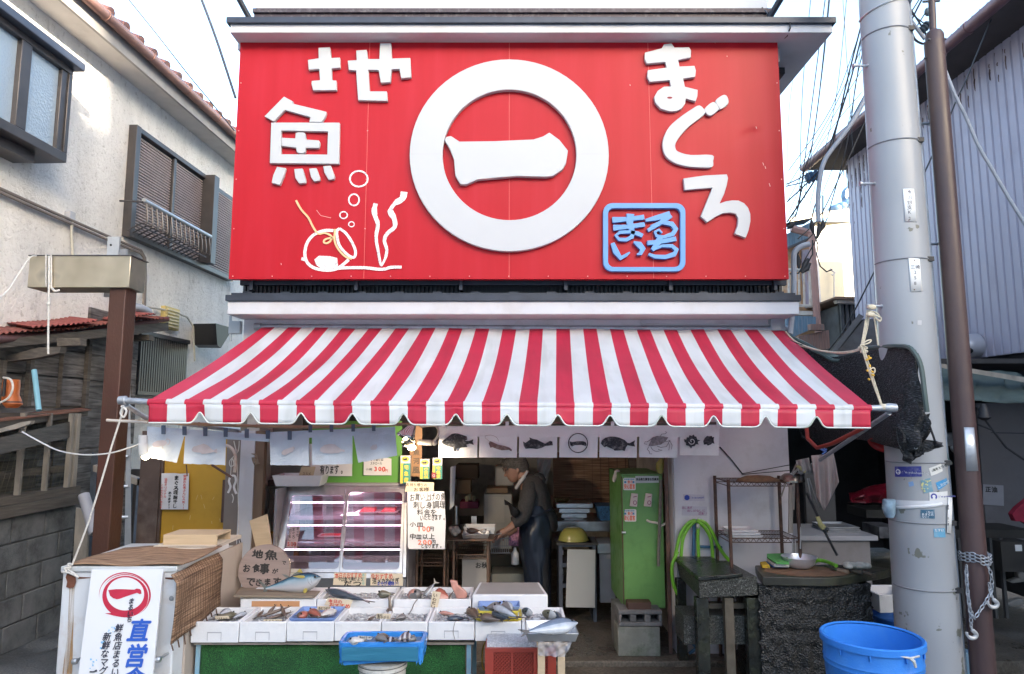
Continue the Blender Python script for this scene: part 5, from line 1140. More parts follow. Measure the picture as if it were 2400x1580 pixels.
mb.tube(catmull([P(*q,Y)for q,Y in zip(c7((150,430),(300,500),(480,610),(600,575),(740,520),(1000,508),(1080,560),(1125,660),(1150,850),(1168,990)),(-.05,-.25,-.5,-.6,-.85,-1.3,-1.4,-1.43,-1.45,-1.45))],4),.014,6);obj("hem",mb,rim,nt_)
mb=MB();mb.grid(lambda i,j:P(*[(a*(1-i)+b_*i)for a,b_ in zip((1845+j*35,795+j*12),(1958+j*8,845-j*12))],-.45+.02*math.sin(i*9)),10,3);obj("green_edge",mb,M("dull_green_edge",(.12,.16,.165),.6),nt_)
mb=MB();F=Frame(P(*c7((1084,1245))[0],-1.4),(1,0,0),(0,-1,0));A_=[(.011*math.cos(a),.014*math.sin(a))for a in[k*.524 for k in range(12)]];B_=[(x*.5,z*.5)for x,z in A_];mb.ring(F,A_,B_,0,.003);obj("eyelet",mb,alu,nt_)
mb=MB();mb.tube([P(*q,-1.38)for q in c7((1185,1085),(1215,1170),(1228,1210),(1275,1230))],.006,6);mb.tube([P(*q,-1.4)for q in c7((1230,1215),(1260,1225),(1270,1245))],.012,6);obj("tie_cord",mb,wire_k,nt_)
# ropes at the right
crm=M("cream_rope",(.62,.55,.42),.9,0,.15,50,.4,200);yel=M("yellow_tie",(.65,.38,.05),.7)
rr1=thing("tangled_ropes",tuple(P(2035,850,-1.4)),"cream ropes knotted from a pole step down to the awning rod","rope")
mb=MB()
mb.tube(catmull([P(*q,Y)for q,Y in zip(c7((130,400),(200,470),(330,525),(480,550),(600,545),(690,520)),(-.1,-.3,-.6,-.9,-1.1,-1.3))],5),.006,6)
mb.tube(catmull([P(*q,Y)for q,Y in zip(c7((130,410),(210,490),(340,530),(500,556),(600,552),(690,528)),(-.1,-.3,-.6,-.9,-1.1,-1.3))],5),.005,6)
for dx in(0,12,-8):mb.tube(catmull([P(*q,-1.3)for q in c7((738+dx,240),(715+dx,380),(690+dx*.5,500))],4),.0045,6)
for dx in(0,14):mb.tube(catmull([P(*q,-1.4)for q in c7((690+dx,520),(720+dx,620),(765+dx,760),(830+dx*.5,940))],4),.0045,6)
mb.tube(catmull([P(*q,-1.3)for q in c7((770,260),(790,360),(808,500))],4),.004,6)
mb.tube(catmull([P(*q,-1.35)for q in c7((690,500),(720,470),(755,460),(745,480),(700,500),(730,520),(700,530),(680,500),(700,490))],4),.0045,6)
mb.tube(catmull([P(*q,-1.33)for q in c7((740,270),(790,280),(830,300),(820,325),(780,290),(745,262),(720,275),(760,250),(800,265),(820,290))],4),.0045,6)
mb.tube(catmull([P(*q,-1.4)for q in c7((740,680),(775,665),(785,690),(765,710),(740,690))],4),.0045,6)
obj("rope",mb,crm,rr1)
mb=MB()
for q,r in zip(c7((758,215),(765,222),(850,955),(690,520),(705,545),(755,275)),(.013,.013,.02,.012,.010,.014)):mb.lathe([(r*.8,-.02),(r,-.01),(r,.01),(r*.8,.02)],P(*q,-1.33 if q[1]<900 else-1.5),10,(1,0,0))
obj("knot",mb,crm,rr1)
mb=MB()
for a,b_ in(((735,575),(745,600)),((720,610),(735,600)),((745,640),(750,660)),((735,690),(725,680)),((760,690),(775,700)),((735,745),(748,755)),((760,715),(780,722)),((740,600),(758,590))):mb.tube([P(*q,-1.42)for q in c7(a,b_)],.006,5)
obj("yellow_tie",mb,yel,rr1)
# green net awning in front of the bay
gn=thing("green_net_canopy",tuple(P(2300,900,-.2)),"dull green net canopy on a plank under the lilac wall","canopy")
mb=patch([c7((1245,640),(1500,690),(1760,690),(1990,760)),c7((1250,780),(1500,800),(1760,790),(1990,830)),c7((1270,905),(1500,905),(1760,925),(1990,915))],[.3,.1,-.1],6,.015)
obj("net",mb,M("dull_green_net",(.075,.105,.10),.7,0,.25,5,.8,150,stretch=(1,1,2)),gn,solid=.004)
mb=MB();mb.hexa([P(*q,Y)for q,Y in zip(c7((1240,660),(1990,790),(1990,790),(1240,660),(1240,628),(1990,752),(1990,752),(1240,628)),(-.05,-.05,.05,.05)*2)]);obj("plank",mb,oldwood_l,gn)
# ---- freezer with reed mat and leaning sign board
FZ=-1.5;FF=FY(FZ)
fx0,fx1=P(147,1343,FZ).x,P(414,1348,FZ).x;fzt=P(300,1340,FZ).z;fyb=-.72
fz=thing("chest_freezer",((fx0+fx1)/2,FZ+.35,-.1),"rust streaked white chest freezer covered with a reed mat beside the fish counter","freezer")
frw=M("worn_white_enamel",(.66,.69,.74),.4,0,.04,3,.05,60,(.38,.25,.15),.35,5)
mb=MB();mb.box((fx0,FZ,-.05),(fx1,fyb,fzt));obj("body",mb,frw,fz,bev=.008)
mb=MB();mb.box((fx0-.006,FZ-.012,fzt+.001),(fx1+.004,fyb-.1,fzt+.03));obj("lid",mb,M("white_trim_metal",(.62,.64,.66),.35,.2),fz,bev=.004)
mb=MB();mb.grid(lambda i,j:Vector((fx0+.25+(fx1-fx0-.25+.01)*i,fyb-.32+(.42)*j,fzt+.046+.012*abs(((i*40)%1)-.5))),160,2)
mb.box((fx0+.25,fyb-.32,fzt+.031),(fx1+.005,fyb+.1,fzt+.044));obj("corrugated_panel",mb,M("cream_panel",(.62,.56,.50),.6,dirt=(.4,.35,.3),da=.3),fz)
mb=MB();mb.box((fx1+.001,FZ+.12,-.05),(fx1+.015,fyb+.1,fzt));obj("side_panel",mb,M("pinkish_side_panel",(.47,.40,.35),.7,0,.1,4,.1,30,(.3,.22,.17),.5,4),fz)
def _reed(t,N,L,b):
    tc=N.new("ShaderNodeTexCoord");mp=N.new("ShaderNodeMapping");mp.inputs["Scale"].default_value=(3,120,120);L.new(tc.outputs["Object"],mp.inputs[0])
    n=N.new("ShaderNodeTexNoise");n.inputs["Scale"].default_value=1;n.inputs["Detail"].default_value=3;L.new(mp.outputs[0],n.inputs[0])
    c=rampnode(N,L,n.outputs[0],[(.35,(.11,.06,.035)),(.55,(.31,.19,.12)),(.7,(.42,.29,.19))]);L.new(c,b.inputs["Base Color"])
    b.inputs["Roughness"].default_value=.8;bumpnode(N,L,b,n.outputs[0],.9,.01)
def _reed2(t,N,L,b):
    tc=N.new("ShaderNodeTexCoord");mp=N.new("ShaderNodeMapping");mp.inputs["Scale"].default_value=(3,3,150);L.new(tc.outputs["Object"],mp.inputs[0])
    n=N.new("ShaderNodeTexNoise");n.inputs["Scale"].default_value=1;n.inputs["Detail"].default_value=3;L.new(mp.outputs[0],n.inputs[0])
    c=rampnode(N,L,n.outputs[0],[(.35,(.11,.06,.035)),(.55,(.30,.18,.11)),(.7,(.42,.28,.19))]);L.new(c,b.inputs["Base Color"])
    b.inputs["Roughness"].default_value=.8;bumpnode(N,L,b,n.outputs[0],.9,.01)
reed_t,reed_s=node_mat("reed_top",_reed),node_mat("reed_side",_reed2)
mt=thing("reed_mat",(fx1,FZ+.3,fzt+.03),"brown woven reed mat draped over the white chest freezer","mat")
mb=MB();mb.grid(lambda i,j:Vector((fx0+.03+(fx1-fx0+.0)*i+.02*j*(1-i),FZ-.01+(fyb-.26-FZ)*j,fzt+.038+.006*math.sin(i*9+j*5))),20,12);obj("top_flap",mb,reed_t,mt,solid=.006)
q=[PX(*p,fx1+.045)for p in b6((1398,462),(1900,215),(1888,800),(1340,1240))]
mb=MB();mb.grid(lambda i,j:(q[0].lerp(q[1],i)).lerp(q[3].lerp(q[2],i),j)+Vector((.006*math.sin(i*8+j*4)-(.03*(1-min(1,j*8))),0,0)),16,16);sf=obj("side_flap",mb,reed_s,mt,solid=.006)
mb=MB()
for k in range(21):
    i=(k+.5)/21;mb.tube([q[0].lerp(q[1],i).lerp(q[3].lerp(q[2],i),j/10)+Vector((.008+.006*math.sin(i*8+j*.4)-(.03*(1-min(1,j*.8))),.004*math.sin(k*3+j),0))for j in range(11)],.0009,4)
for k in range(9):i=k/9;a=q[3].lerp(q[2],i);mb.tube([a,a+Vector((.01,0,-.03-.01*(k%3)))],.004,4)
obj("binding_thread",mb,M("dark_thread",(.10,.055,.035),.8),mt)
mb=MB();mb.pprism(FY(FZ-.013),b6((175,450),(270,460),(275,540),(255,600),(205,612),(165,600),(178,540),(160,490)),.0,.0015)
mb.pprism(FY(FZ-.001),b6((1268,492),(1400,492),(1398,512),(1340,516),(1270,508)),.0,.0015);mb.pprism(FY(FZ-.001),b6((300,485),(440,492),(430,500),(300,510)),.0,.0015);obj("rust_patch",mb,rusty,fz)
def _streak(t,N,L,b):
    b.inputs["Base Color"].default_value=(.42,.24,.09,1);b.inputs["Roughness"].default_value=.8
    tc=N.new("ShaderNodeTexCoord");mp=N.new("ShaderNodeMapping");mp.inputs["Scale"].default_value=(70,1,3);L.new(tc.outputs["Object"],mp.inputs[0]);n=N.new("ShaderNodeTexNoise");n.inputs["Scale"].default_value=1;L.new(mp.outputs[0],n.inputs[0])
    r=N.new("ShaderNodeMapRange");r.inputs[1].default_value=.35;r.inputs[2].default_value=.7;r.inputs[3].default_value=0;r.inputs[4].default_value=.85;L.new(n.outputs[0],r.inputs[0]);L.new(r.outputs[0],b.inputs["Alpha"])
mb=MB();mb.pflat(FY(FZ-.0015),b6((205,600),(262,600),(250,900),(235,1567),(120,1567),(180,1150)),0);obj("rust_streak",mb,node_mat("rust_streak",_streak),fz)
mb=MB()
for p in((1338,725),):mb.lathe([(.014,0),(.012,.004),(0,.006)],P(*b6(p)[0],FZ-.001),14,(0,-1,0))
obj("screw_cap",mb,M("grey_cap",(.25,.27,.3),.5),fz)
for p in((265,1425),(1195,1405)):mb=MB();c_=P(*b6(p)[0],FZ-.1);mb.tube([c_,c_+Vector((.0,.1,0))],.007,10);mb.lathe([(.014,-.012),(.017,0),(.014,.012)],c_,12,(1,0,0));obj("hinge_knob",mb,alu,fz)
# wooden box on top
wb=thing("wooden_box",tuple(P(445,1290,fyb-.3)),"pale wooden box with an open end on top of the reed covered freezer","box")
pale=M("pale_planed_wood",(.52,.40,.27),.6,0,.12,5,.1,40,(.42,.29,.17),.35,2,stretch=(1,1,8))
Yb=fyb-.27;a,b_=FY(Yb).hit(382,1267),FY(Yb).hit(507,1291)
a=(a[0],a[1]);zb_=fzt+.05;hgt=a[1]-b_[1];x0_,x1_=a[0],b_[0]
mb=MB();mb.box((x0_,Yb,zb_),(x1_,Yb+.012,zb_+hgt));mb.box((x0_,Yb+.0125,zb_+hgt-.012),(x1_,Yb+.2,zb_+hgt));mb.box((x0_,Yb+.2005,zb_),(x1_,Yb+.212,zb_+hgt));mb.box((x0_,Yb+.013,zb_),(x0_+.012,Yb+.2,zb_+hgt-.0125));obj("boards",mb,pale,wb,bev=.002)
# sign board
sb_o=P(215,1335,FZ-.02);sb_u=P(382,1334,FZ-.02)-sb_o;sb_z=sb_o-P(183,1580,FZ-.14);sb_z-=sb_u.normalized()*sb_z.dot(sb_u.normalized())
FB=TFrame(sb_o,sb_u,sb_z)
sbt=thing("standing_sign",tuple(P(275,1600,FZ-.15)),"white standing sign with a red brush ring and blue lettering against the freezer","sign")
mb=MB();mb.pprism(FB,[(215,1335),(382,1334),(352,1640),(176,1640)],-.012,0);obj("board",mb,M("white_sign_face",(.72,.73,.77),.35,0,.02,3),sbt)
brush=M("crimson_brush",(.48,.015,.05),.5,0,.1,20);KO=.0006
def ppst(mb,F,px,w,o): # stroke in pixel space on any frame
    n=len(px);ws=w if isinstance(w,(list,tuple))else[w]*n;L_,R_=[],[]
    for i in range(n):
        a=px[max(i-1,0)];b=px[min(i+1,n-1)];dx,dy=b[0]-a[0],b[1]-a[1];l=math.hypot(dx,dy)or 1
        L_.append((px[i][0]-dy/l*ws[i]/2,px[i][1]+dx/l*ws[i]/2));R_.append((px[i][0]+dy/l*ws[i]/2,px[i][1]-dx/l*ws[i]/2))
    for i in range(n-1):mb.pflat(F,[L_[i],L_[i+1],R_[i+1],R_[i]],o)
mb=MB()
ppst(mb,FB,b6(*[(825+232*math.cos(a),690+208*math.sin(a))for a in[k*math.pi/24+1.2 for k in range(49)]]),[(52+34*math.sin(k*math.pi/24+1.2))*.2106*.9 for k in range(49)],KO)
ppst(mb,FB,b6(*[(818+285*math.cos(a),690+250*math.sin(a))for a in[k*.13+2.95 for k in range(34)]]),[min(k,34-k,8)*.2106*1.6 for k in range(34)],KO*2)
ppst(mb,FB,b6(*[(826+268*math.cos(a),690+232*math.sin(a))for a in[k*.13+3.6 for k in range(28)]]),[min(k,28-k,6)*.2106*1.5 for k in range(28)],KO*3)
mb.pflat(FB,b6((635,632),(720,622),(800,622),(925,628),(950,615),(985,620),(1000,635),(1005,672),(985,678),(955,663),(900,680),(830,704),(760,730),(730,735),(690,722),(655,695)),KO*4)
mb.pflat(FB,b6((595,890),(700,885),(860,870),(870,905),(760,930),(690,915)),KO*5);obj("ring_emblem",mb,brush,sbt)
def tpx(mb,F,s,px,py,hpx,o,**k):
    u,z=F.hit(px,py,o);h=hpx*((F.pt(u,z,o)-CAM).length/1740);return text(mb,F,s,u,z,h,o,**k)
mb=MB()
for ch,(x,y)in zip("まるいち",((895,752),(885,822),(880,893),(870,955))):p=b6((x,y))[0];tpx(mb,FB,ch,p[0]-6,p[1]-7,13,KO*9,bold=.03,slant=.1)
for i,ch in enumerate("鮮魚店まるい"):p=b6((757-i*9,1045+i*97))[0];tpx(mb,FB,ch,p[0]-8,p[1]-8,17,KO*7,bold=.02,slant=.12)
for i,ch in enumerate("新鮮なマグ"):p=b6((622-i*11,1140+i*94))[0];tpx(mb,FB,ch,p[0]-8,p[1]-8,17,KO*7,bold=.02,slant=.12)
p=b6((460,1560))[0];tpx(mb,FB,"ご",p[0]-9,p[1]-9,19,KO*7,bold=.03)
obj("black_lettering",mb,M("navy_black_ink",(.02,.022,.05),.5),sbt)
mb=MB()
for ch,(x,y,h)in zip("直営食",((990,1062,46),(955,1340,46),(925,1600,46))):p=b6((x,y))[0];tpx(mb,FB,ch,p[0]-h/2,p[1]-h/2,h,KO*8,bold=.028,slant=.1)
obj("blue_lettering",mb,M("royal_blue_ink",(.02,.10,.50),.5),sbt)
mb=MB();rnd=random.Random(1)
for i in range(22):t=rnd.random();p=b6((705-300*t+rnd.uniform(-35,35),1010+520*t+rnd.uniform(-30,30)))[0];r_=rnd.uniform(.6,3);mb.pflat(FB,[(p[0]+r_*math.cos(a),p[1]+r_*math.sin(a))for a in[k*.7 for k in range(9)]],KO*6+i*.00002)
obj("blue_splash",mb,M("light_blue_ink",(.22,.50,.78),.5),sbt)
# rope from the awning rod to the freezer corner
rp=thing("tie_rope",tuple(P(230,1140,-1.5)),"white rope tied from the awning rod down to the freezer corner","rope")
mb=MB();pts=[P(289,955,-1.5),P(283,980,-1.5),P(262,1045,-1.5),P(240,1120,-1.5),P(205,1230,-1.5),P(170,1322,-1.5)];mb.tube(catmull(pts,6),.0052,8);obj("rope",mb,rope_w,rp)
mb=MB();mb.tube(catmull([P(*q,-1.53)for q in b6((240,350),(190,340),(200,380),(150,385),(165,425),(120,430),(200,440),(270,470),(300,495),(240,440),(190,400),(225,370))],5),.006,6)
mb.tube(catmull([P(284,952,-1.52),P(296,962,-1.52),P(290,978,-1.52),P(283,968,-1.52),P(290,950,-1.52)],5),.006,6);obj("knot",mb,rope_w,rp)
r2=thing("hanging_rope",tuple(P(115,760,-.8)),"white rope looped over the stainless box beam and hanging down","rope")
mb=MB()
for dx in(108,120):mb.tube([P(dx,600,PY-.04),P(dx,672,PY-.04)],.006,6);mb.tube([P(dx,600,PY-.04),P(dx+1,597,PY+.1)],.006,6)
mb.tube([P(115,600,PY-.055),P(114,712,PY-.05),P(113,785,PY-.05),P(113,830,PY-.05)],.0065,8);mb.ell(P(114,712,PY-.05),(.014,.014,.016));mb.tube(catmull([P(118,670,PY-.04),P(128,682,PY-.03),P(140,680,PY-.02)],4),.008,6)
mb.tube(catmull([P(85,600,PY-.04),P(70,604,PY-.1),P(45,640,PY-.2),P(15,685,PY-.4),P(-20,710,PY-.6)],5),.0045,6);obj("rope",mb,rope_w,r2)
one("lamp_wire",MB().tube(catmull([P(*q,Y)for q,Y in zip(c3((130,155),(200,195),(330,260),(450,285),(560,288),(680,270),(810,225)),(-1.0,-1.05,-1.1,-1.15,-1.2,-1.2,-1.2))],6),.0045,6),M("white_flex",(.6,.6,.6),.5),"white electric flex sagging from the lean-to to the small lamp","wire")
# white lamp at the left end
wl=thing("white_lamp",tuple(P(342,1070,-1.22)),"small white cylinder lamp with a lit warm bulb at the end of the denim curtain","lamp")
mb=MB();lathe_px(mb,[(335,1020,8),(335,1021,9.5),(335,1040,9.5),(335,1041,10.5),(337,1066,10),(338,1069,9)],-1.24);obj("holder",mb,white_pl,wl)
bulb_m=M("lit_bulb",(1,.9,.7),.3,emit=(1,.78,.45),es=6)
mb=MB();mb.ell(P(341,1070,-1.24),(.022,.022,.02));obj("bulb",mb,bulb_m,wl)
def lamp_light(p,e,parent,c=(1,.78,.5),r=.03):
    l=bpy.data.lights.new("bulb_light",'POINT');l.energy=e;l.color=c;l.shadow_soft_size=r;o=bpy.data.objects.new("bulb_light",l);COL.objects.link(o);o.parent=parent;o.location=Vector(p)-wloc(parent)
lamp_light(P(343,1088,-1.24),.25,wl)
# reflector lamp
rl_=thing("clip_lamp",tuple(P(960,1040,-.6)),"chrome reflector clip lamp with a lit bulb above the glass fish case","lamp")
LY=-.6;ax=(P(*b2((1165,240))[0],LY)-P(*b2((1225,130))[0],LY)).normalized()
mb=MB();s_=mpp(LY)*.268;c0_=P(*b2((1228,128))[0],LY);
mb.open_lathe([(20*s_,0),(30*s_,12*s_),(45*s_,50*s_),(66*s_,95*s_),(84*s_,140*s_)],c0_,28,tuple(ax+Vector((0,-.25,0))));obj("reflector",mb,M("chrome",(.62,.62,.63),.12,1.0),rl_,solid=.002)
mb=MB();mb.ell(P(*b2((1185,285))[0],LY-.03),(64*s_,50*s_,52*s_));obj("bulb",mb,glass("bulb_glass",(1,.97,.9),.02,.1),rl_)
mb=MB();mb.ell(P(*b2((1212,333))[0],LY-.03),(36*s_,30*s_,26*s_));obj("filament",mb,bulb_m,rl_)
mb=MB();mb.tube(catmull([P(*q,LY+.1)for q in b2((1290,150),(1400,140),(1445,170),(1440,230),(1405,280),(1400,300))],5),.008,8);mb.tube([P(*q,LY+.1)for q in b2((1270,285),(1390,290))],.02,10);mb.ell(P(*b2((1410,290))[0],LY+.1),(.02,.02,.02));obj("clamp_arm",mb,M("grey_clamp",(.42,.40,.38),.5),rl_)
sl_=bpy.data.lights.new("bulb_light",'SPOT');sl_.energy=6;sl_.color=(1,.82,.6);sl_.spot_size=R(130);sl_.spot_blend=.6;sl_.shadow_soft_size=.03;so=bpy.data.objects.new("bulb_light",sl_);COL.objects.link(so);so.parent=rl_;so.location=P(*b2((1205,385))[0],LY)-wloc(rl_);so.rotation_euler=Vector((-.25,-1,.55)).to_track_quat('Z','Y').to_euler()
# ---- fish counter
GY=-1.30
ct=thing("fish_counter",(P(780,1550,GY).x,GY+.25,-.1),"counter table with an artificial turf front and light blue legs holding the white fish boxes","counter")
ztab=P(780,1508,-1.35).z-.002
def _turf(t,N,L,b):
    tc=N.new("ShaderNodeTexCoord");n=N.new("ShaderNodeTexNoise");n.inputs["Scale"].default_value=260;n.inputs["Detail"].default_value=2;L.new(tc.outputs["Object"],n.inputs[0])
    n2=N.new("ShaderNodeTexNoise");n2.inputs["Scale"].default_value=9;L.new(tc.outputs["Object"],n2.inputs[0])
    a=rampnode(N,L,n.outputs[0],[(.35,(.006,.040,.012)),(.52,(.013,.10,.024)),(.68,(.04,.22,.05))]);c=rampnode(N,L,n2.outputs[0],[(.35,(.75,.75,.75)),(.65,(1.2,1.2,1.1))])
    mx=N.new("ShaderNodeMix");mx.data_type='RGBA';mx.blend_type='MULTIPLY';mx.inputs[0].default_value=1;L.new(a,mx.inputs[6]);L.new(c,mx.inputs[7]);L.new(mx.outputs[2],b.inputs["Base Color"])
    b.inputs["Roughness"].default_value=.75;bumpnode(N,L,b,n.outputs[0],1,.01)
tx0,tx1=P(471,1540,GY).x,P(1091,1540,GY).x
mb=MB();mb.grid(lambda i,j:Vector((tx0+(tx1-tx0)*i,GY+.004*math.sin(i*30),-.08+(ztab+.07)*j)),80,1);obj("turf_skirt",mb,node_mat("artificial_turf",_turf),ct,solid=.01)
blp=M("light_blue_paint",(.22,.40,.52),.5,0,.15,6,dirt=(.4,.38,.33),da=.5,ds=9)
for x in(465,1099):mb=MB();c_=P(x,1545,GY+.01);mb.box((c_.x-.013,GY,-.1),(c_.x+.013,GY+.04,ztab-.01));obj("leg",mb,blp,ct)
for x in(465,1099):mb=MB();c_=P(x,1545,GY+.01);mb.box((c_.x-.013,-.72,-.09),(c_.x+.013,-.68,ztab-.01));obj("leg",mb,blp,ct)
mb=MB();mb.box((tx0-.03,GY-.03,ztab-.012),(tx1+.05,-.64,ztab));obj("table_top",mb,oldwood_l,ct)
styr=M("white_polystyrene",(.74,.74,.76),.55,0,.03,30,.15,160)
def _ice(t,N,L,b):
    tc=N.new("ShaderNodeTexCoord");n=N.new("ShaderNodeTexVoronoi");n.inputs["Scale"].default_value=75;L.new(tc.outputs["Object"],n.inputs[0]);n2=N.new("ShaderNodeTexNoise");n2.inputs["Scale"].default_value=30;n2.inputs["Detail"].default_value=5;L.new(tc.outputs["Object"],n2.inputs[0])
    L.new(rampnode(N,L,n2.outputs[0],[(.3,(.30,.30,.32)),(.5,(.55,.56,.58)),(.7,(.75,.75,.78))]),b.inputs["Base Color"]);b.inputs["Roughness"].default_value=.15;bumpnode(N,L,b,n.outputs[0],1,.02)
ice_m=node_mat("crushed_ice",_ice)
BYF,BD=-1.35,.305
SB="white polystyrene fish boxes on the counter"
def styro(px0,px1,Y,D,yb,yt,label,lvl=.035,rec=True,zb=None,ice=True,group=SB):
    a,b_=P(px0,yt,Y),P(px1,yt,Y);x0,x1,z1=a.x,b_.x,a.z;z0=P(px0,yb,Y).z if zb is None else zb;w_=.017
    t=thing("fish_box",((x0+x1)/2,Y+D/2,z0),label,"box",group)
    mb=MB();mb.ring(FY(Y),[(x0,z0),(x1,z0),(x1,z1),(x0,z1)],[(x0,z0)]*4,0,0)if False else None
    F=Frame((0,0,z0),(1,0,0),(0,0,1));F.z=Vector((0,1,0))
    o_=[(x0,Y),(x1,Y),(x1,Y+D),(x0,Y+D)];i_=[(x0+w_,Y+w_),(x1-w_,Y+w_),(x1-w_,Y+D-w_),(x0+w_,Y+D-w_)]
    mb.ring(F,o_,i_,.0,z1-z0);mb.box((x0+.002,Y+.002,z0+.001),(x1-.002,Y+D-.002,z0+.02));obj("shell",mb,styr,t,bev=.004)
    if ice:
        rnd=random.Random(int(px0));zi=z1-lvl
        mb=MB();mb.grid(lambda i,j:Vector((x0+w_+(x1-x0-2*w_)*i,Y+w_+(D-2*w_)*j,zi+rnd.uniform(-.005,.006))),22,22);obj("ice",mb,ice_m,t)
    if rec:
        cx=(x0+x1)/2-.0*(x1-x0);mb=MB();hh_=(z1-z0)*.42;Fq=FY(Y)
        mb.fbox(Fq,cx-.038,cx+.038,z0+.012+hh_-.006,z0+.012+hh_,.0005,.002);mb.fbox(Fq,cx-.04,cx-.037,z0+.012,z0+.012+hh_,.0005,.002);mb.fbox(Fq,cx+.037,cx+.04,z0+.012,z0+.012+hh_,.0005,.002);obj("handle_recess",mb,M("recess_grey",(.42,.42,.46),.6),t)
        mb=MB()
        for s in(-1,1):mb.fbox(Fq,cx+s*(x1-x0)*.38-.012,cx+s*(x1-x0)*.38+.012,z1-.018,z1-.004,-.004,.004)
        obj("rim_notch",mb,styr,t)
    return x0,x1,z0,z1
fr_=[(448,560,1507),(561.5,671,1506),(672.5,783,1504),(784.5,893,1503),(895,1002,1502),(1004,1112,1501),(1114,1221,1503),(1223,1328,1503)]
fl_=["first front fish box at the freezer end, holding small silvery fish","second front fish box, holding long brown needle fish","third front fish box, under the blue tray of red fish","fourth front fish box, mostly bare crushed ice",
"fifth front fish box, with a white belly fish and trailing tail","sixth front fish box, with a long feelered grey fish","seventh front fish box, under the yellow tray of grey fish","last front fish box behind the metal tray with two round fish"]
BX=[styro(a,b_,BYF,BD,yb,1458,l)for(a,b_,yb),l in zip(fr_,fl_)]
ZR=BX[0][3];ZI=ZR-.03
RY=BYF+BD+.015
zrr=P(900,1405,RY).z
R1=styro(743,919,RY,.31,0,1405,"rear fish box with a dark needle nosed fish and a small yellow fish",rec=False,zb=ztab)
R2=styro(922,1104,RY,.31,0,1405,"rear fish box with pink and grey cut fish standing up",rec=False,zb=ztab)
x0_,x1_=P(1107,1394,RY).x,P(1284,1394,RY).x;zt_=P(1107,1394,RY).z
lid=thing("upturned_box",((x0_+x1_)/2,RY+.15,ztab),"large upturned white polystyrene box at the right of the rear row","box")
mb=MB();mb.hexa([(x0_,RY,ztab),(x1_,RY,ztab),(x1_-.0,RY+.31,ztab),(x0_+.02,RY+.31,ztab),(x0_,RY,zt_),(x1_,RY,zt_),(x1_-.04,RY+.30,zt_+.004),(x0_+.03,RY+.30,zt_+.004)]);obj("shell",mb,styr,lid,bev=.006)
mb=MB();mb.add([(x0_+.02,RY+.015,zt_+.0015),(x1_-.02,RY+.015,zt_+.0015),(x1_-.055,RY+.285,zt_+.0055),(x0_+.045,RY+.285,zt_+.0055)],[(0,1,2,3)]);obj("grey_sheet",mb,M("dusty_film",(.36,.34,.33),.4,0,.1,5),lid)
# white board under the tuna
mb=MB();x0_,x1_=P(564,1403,RY).x,P(741,1403,RY).x;mb.box((x0_,RY,ztab),(x1_,RY+.28,P(600,1403,RY).z));wb2=tag(obj("display_riser",mb,styr,None,bev=.004),"white riser box with an orange brown label behind the needle fish box","box")
mb=MB();mb.pbox(FY(RY-.001),(590,1409),(702,1422),0,.001);obj("label_strip",mb,M("orange_brown_label",(.50,.25,.12),.6),wb2)
zpl=P(600,1396,RY).z;mb=MB();mb.hexa([P(548,1400,RY-.02),P(735,1402,RY-.02),P(762,1382,RY+.32),P(565,1380,RY+.32)]+[p+Vector((0,0,.012))for p in(P(548,1400,RY-.02),P(735,1402,RY-.02),P(762,1382,RY+.32),P(565,1380,RY+.32))])
one("display_plank",mb,M("grey_brown_plank",(.24,.19,.14),.7,0,.2,8,.2,40,stretch=(1,6,1)),"brown plank carrying the model tuna at the left of the rear row","plank")
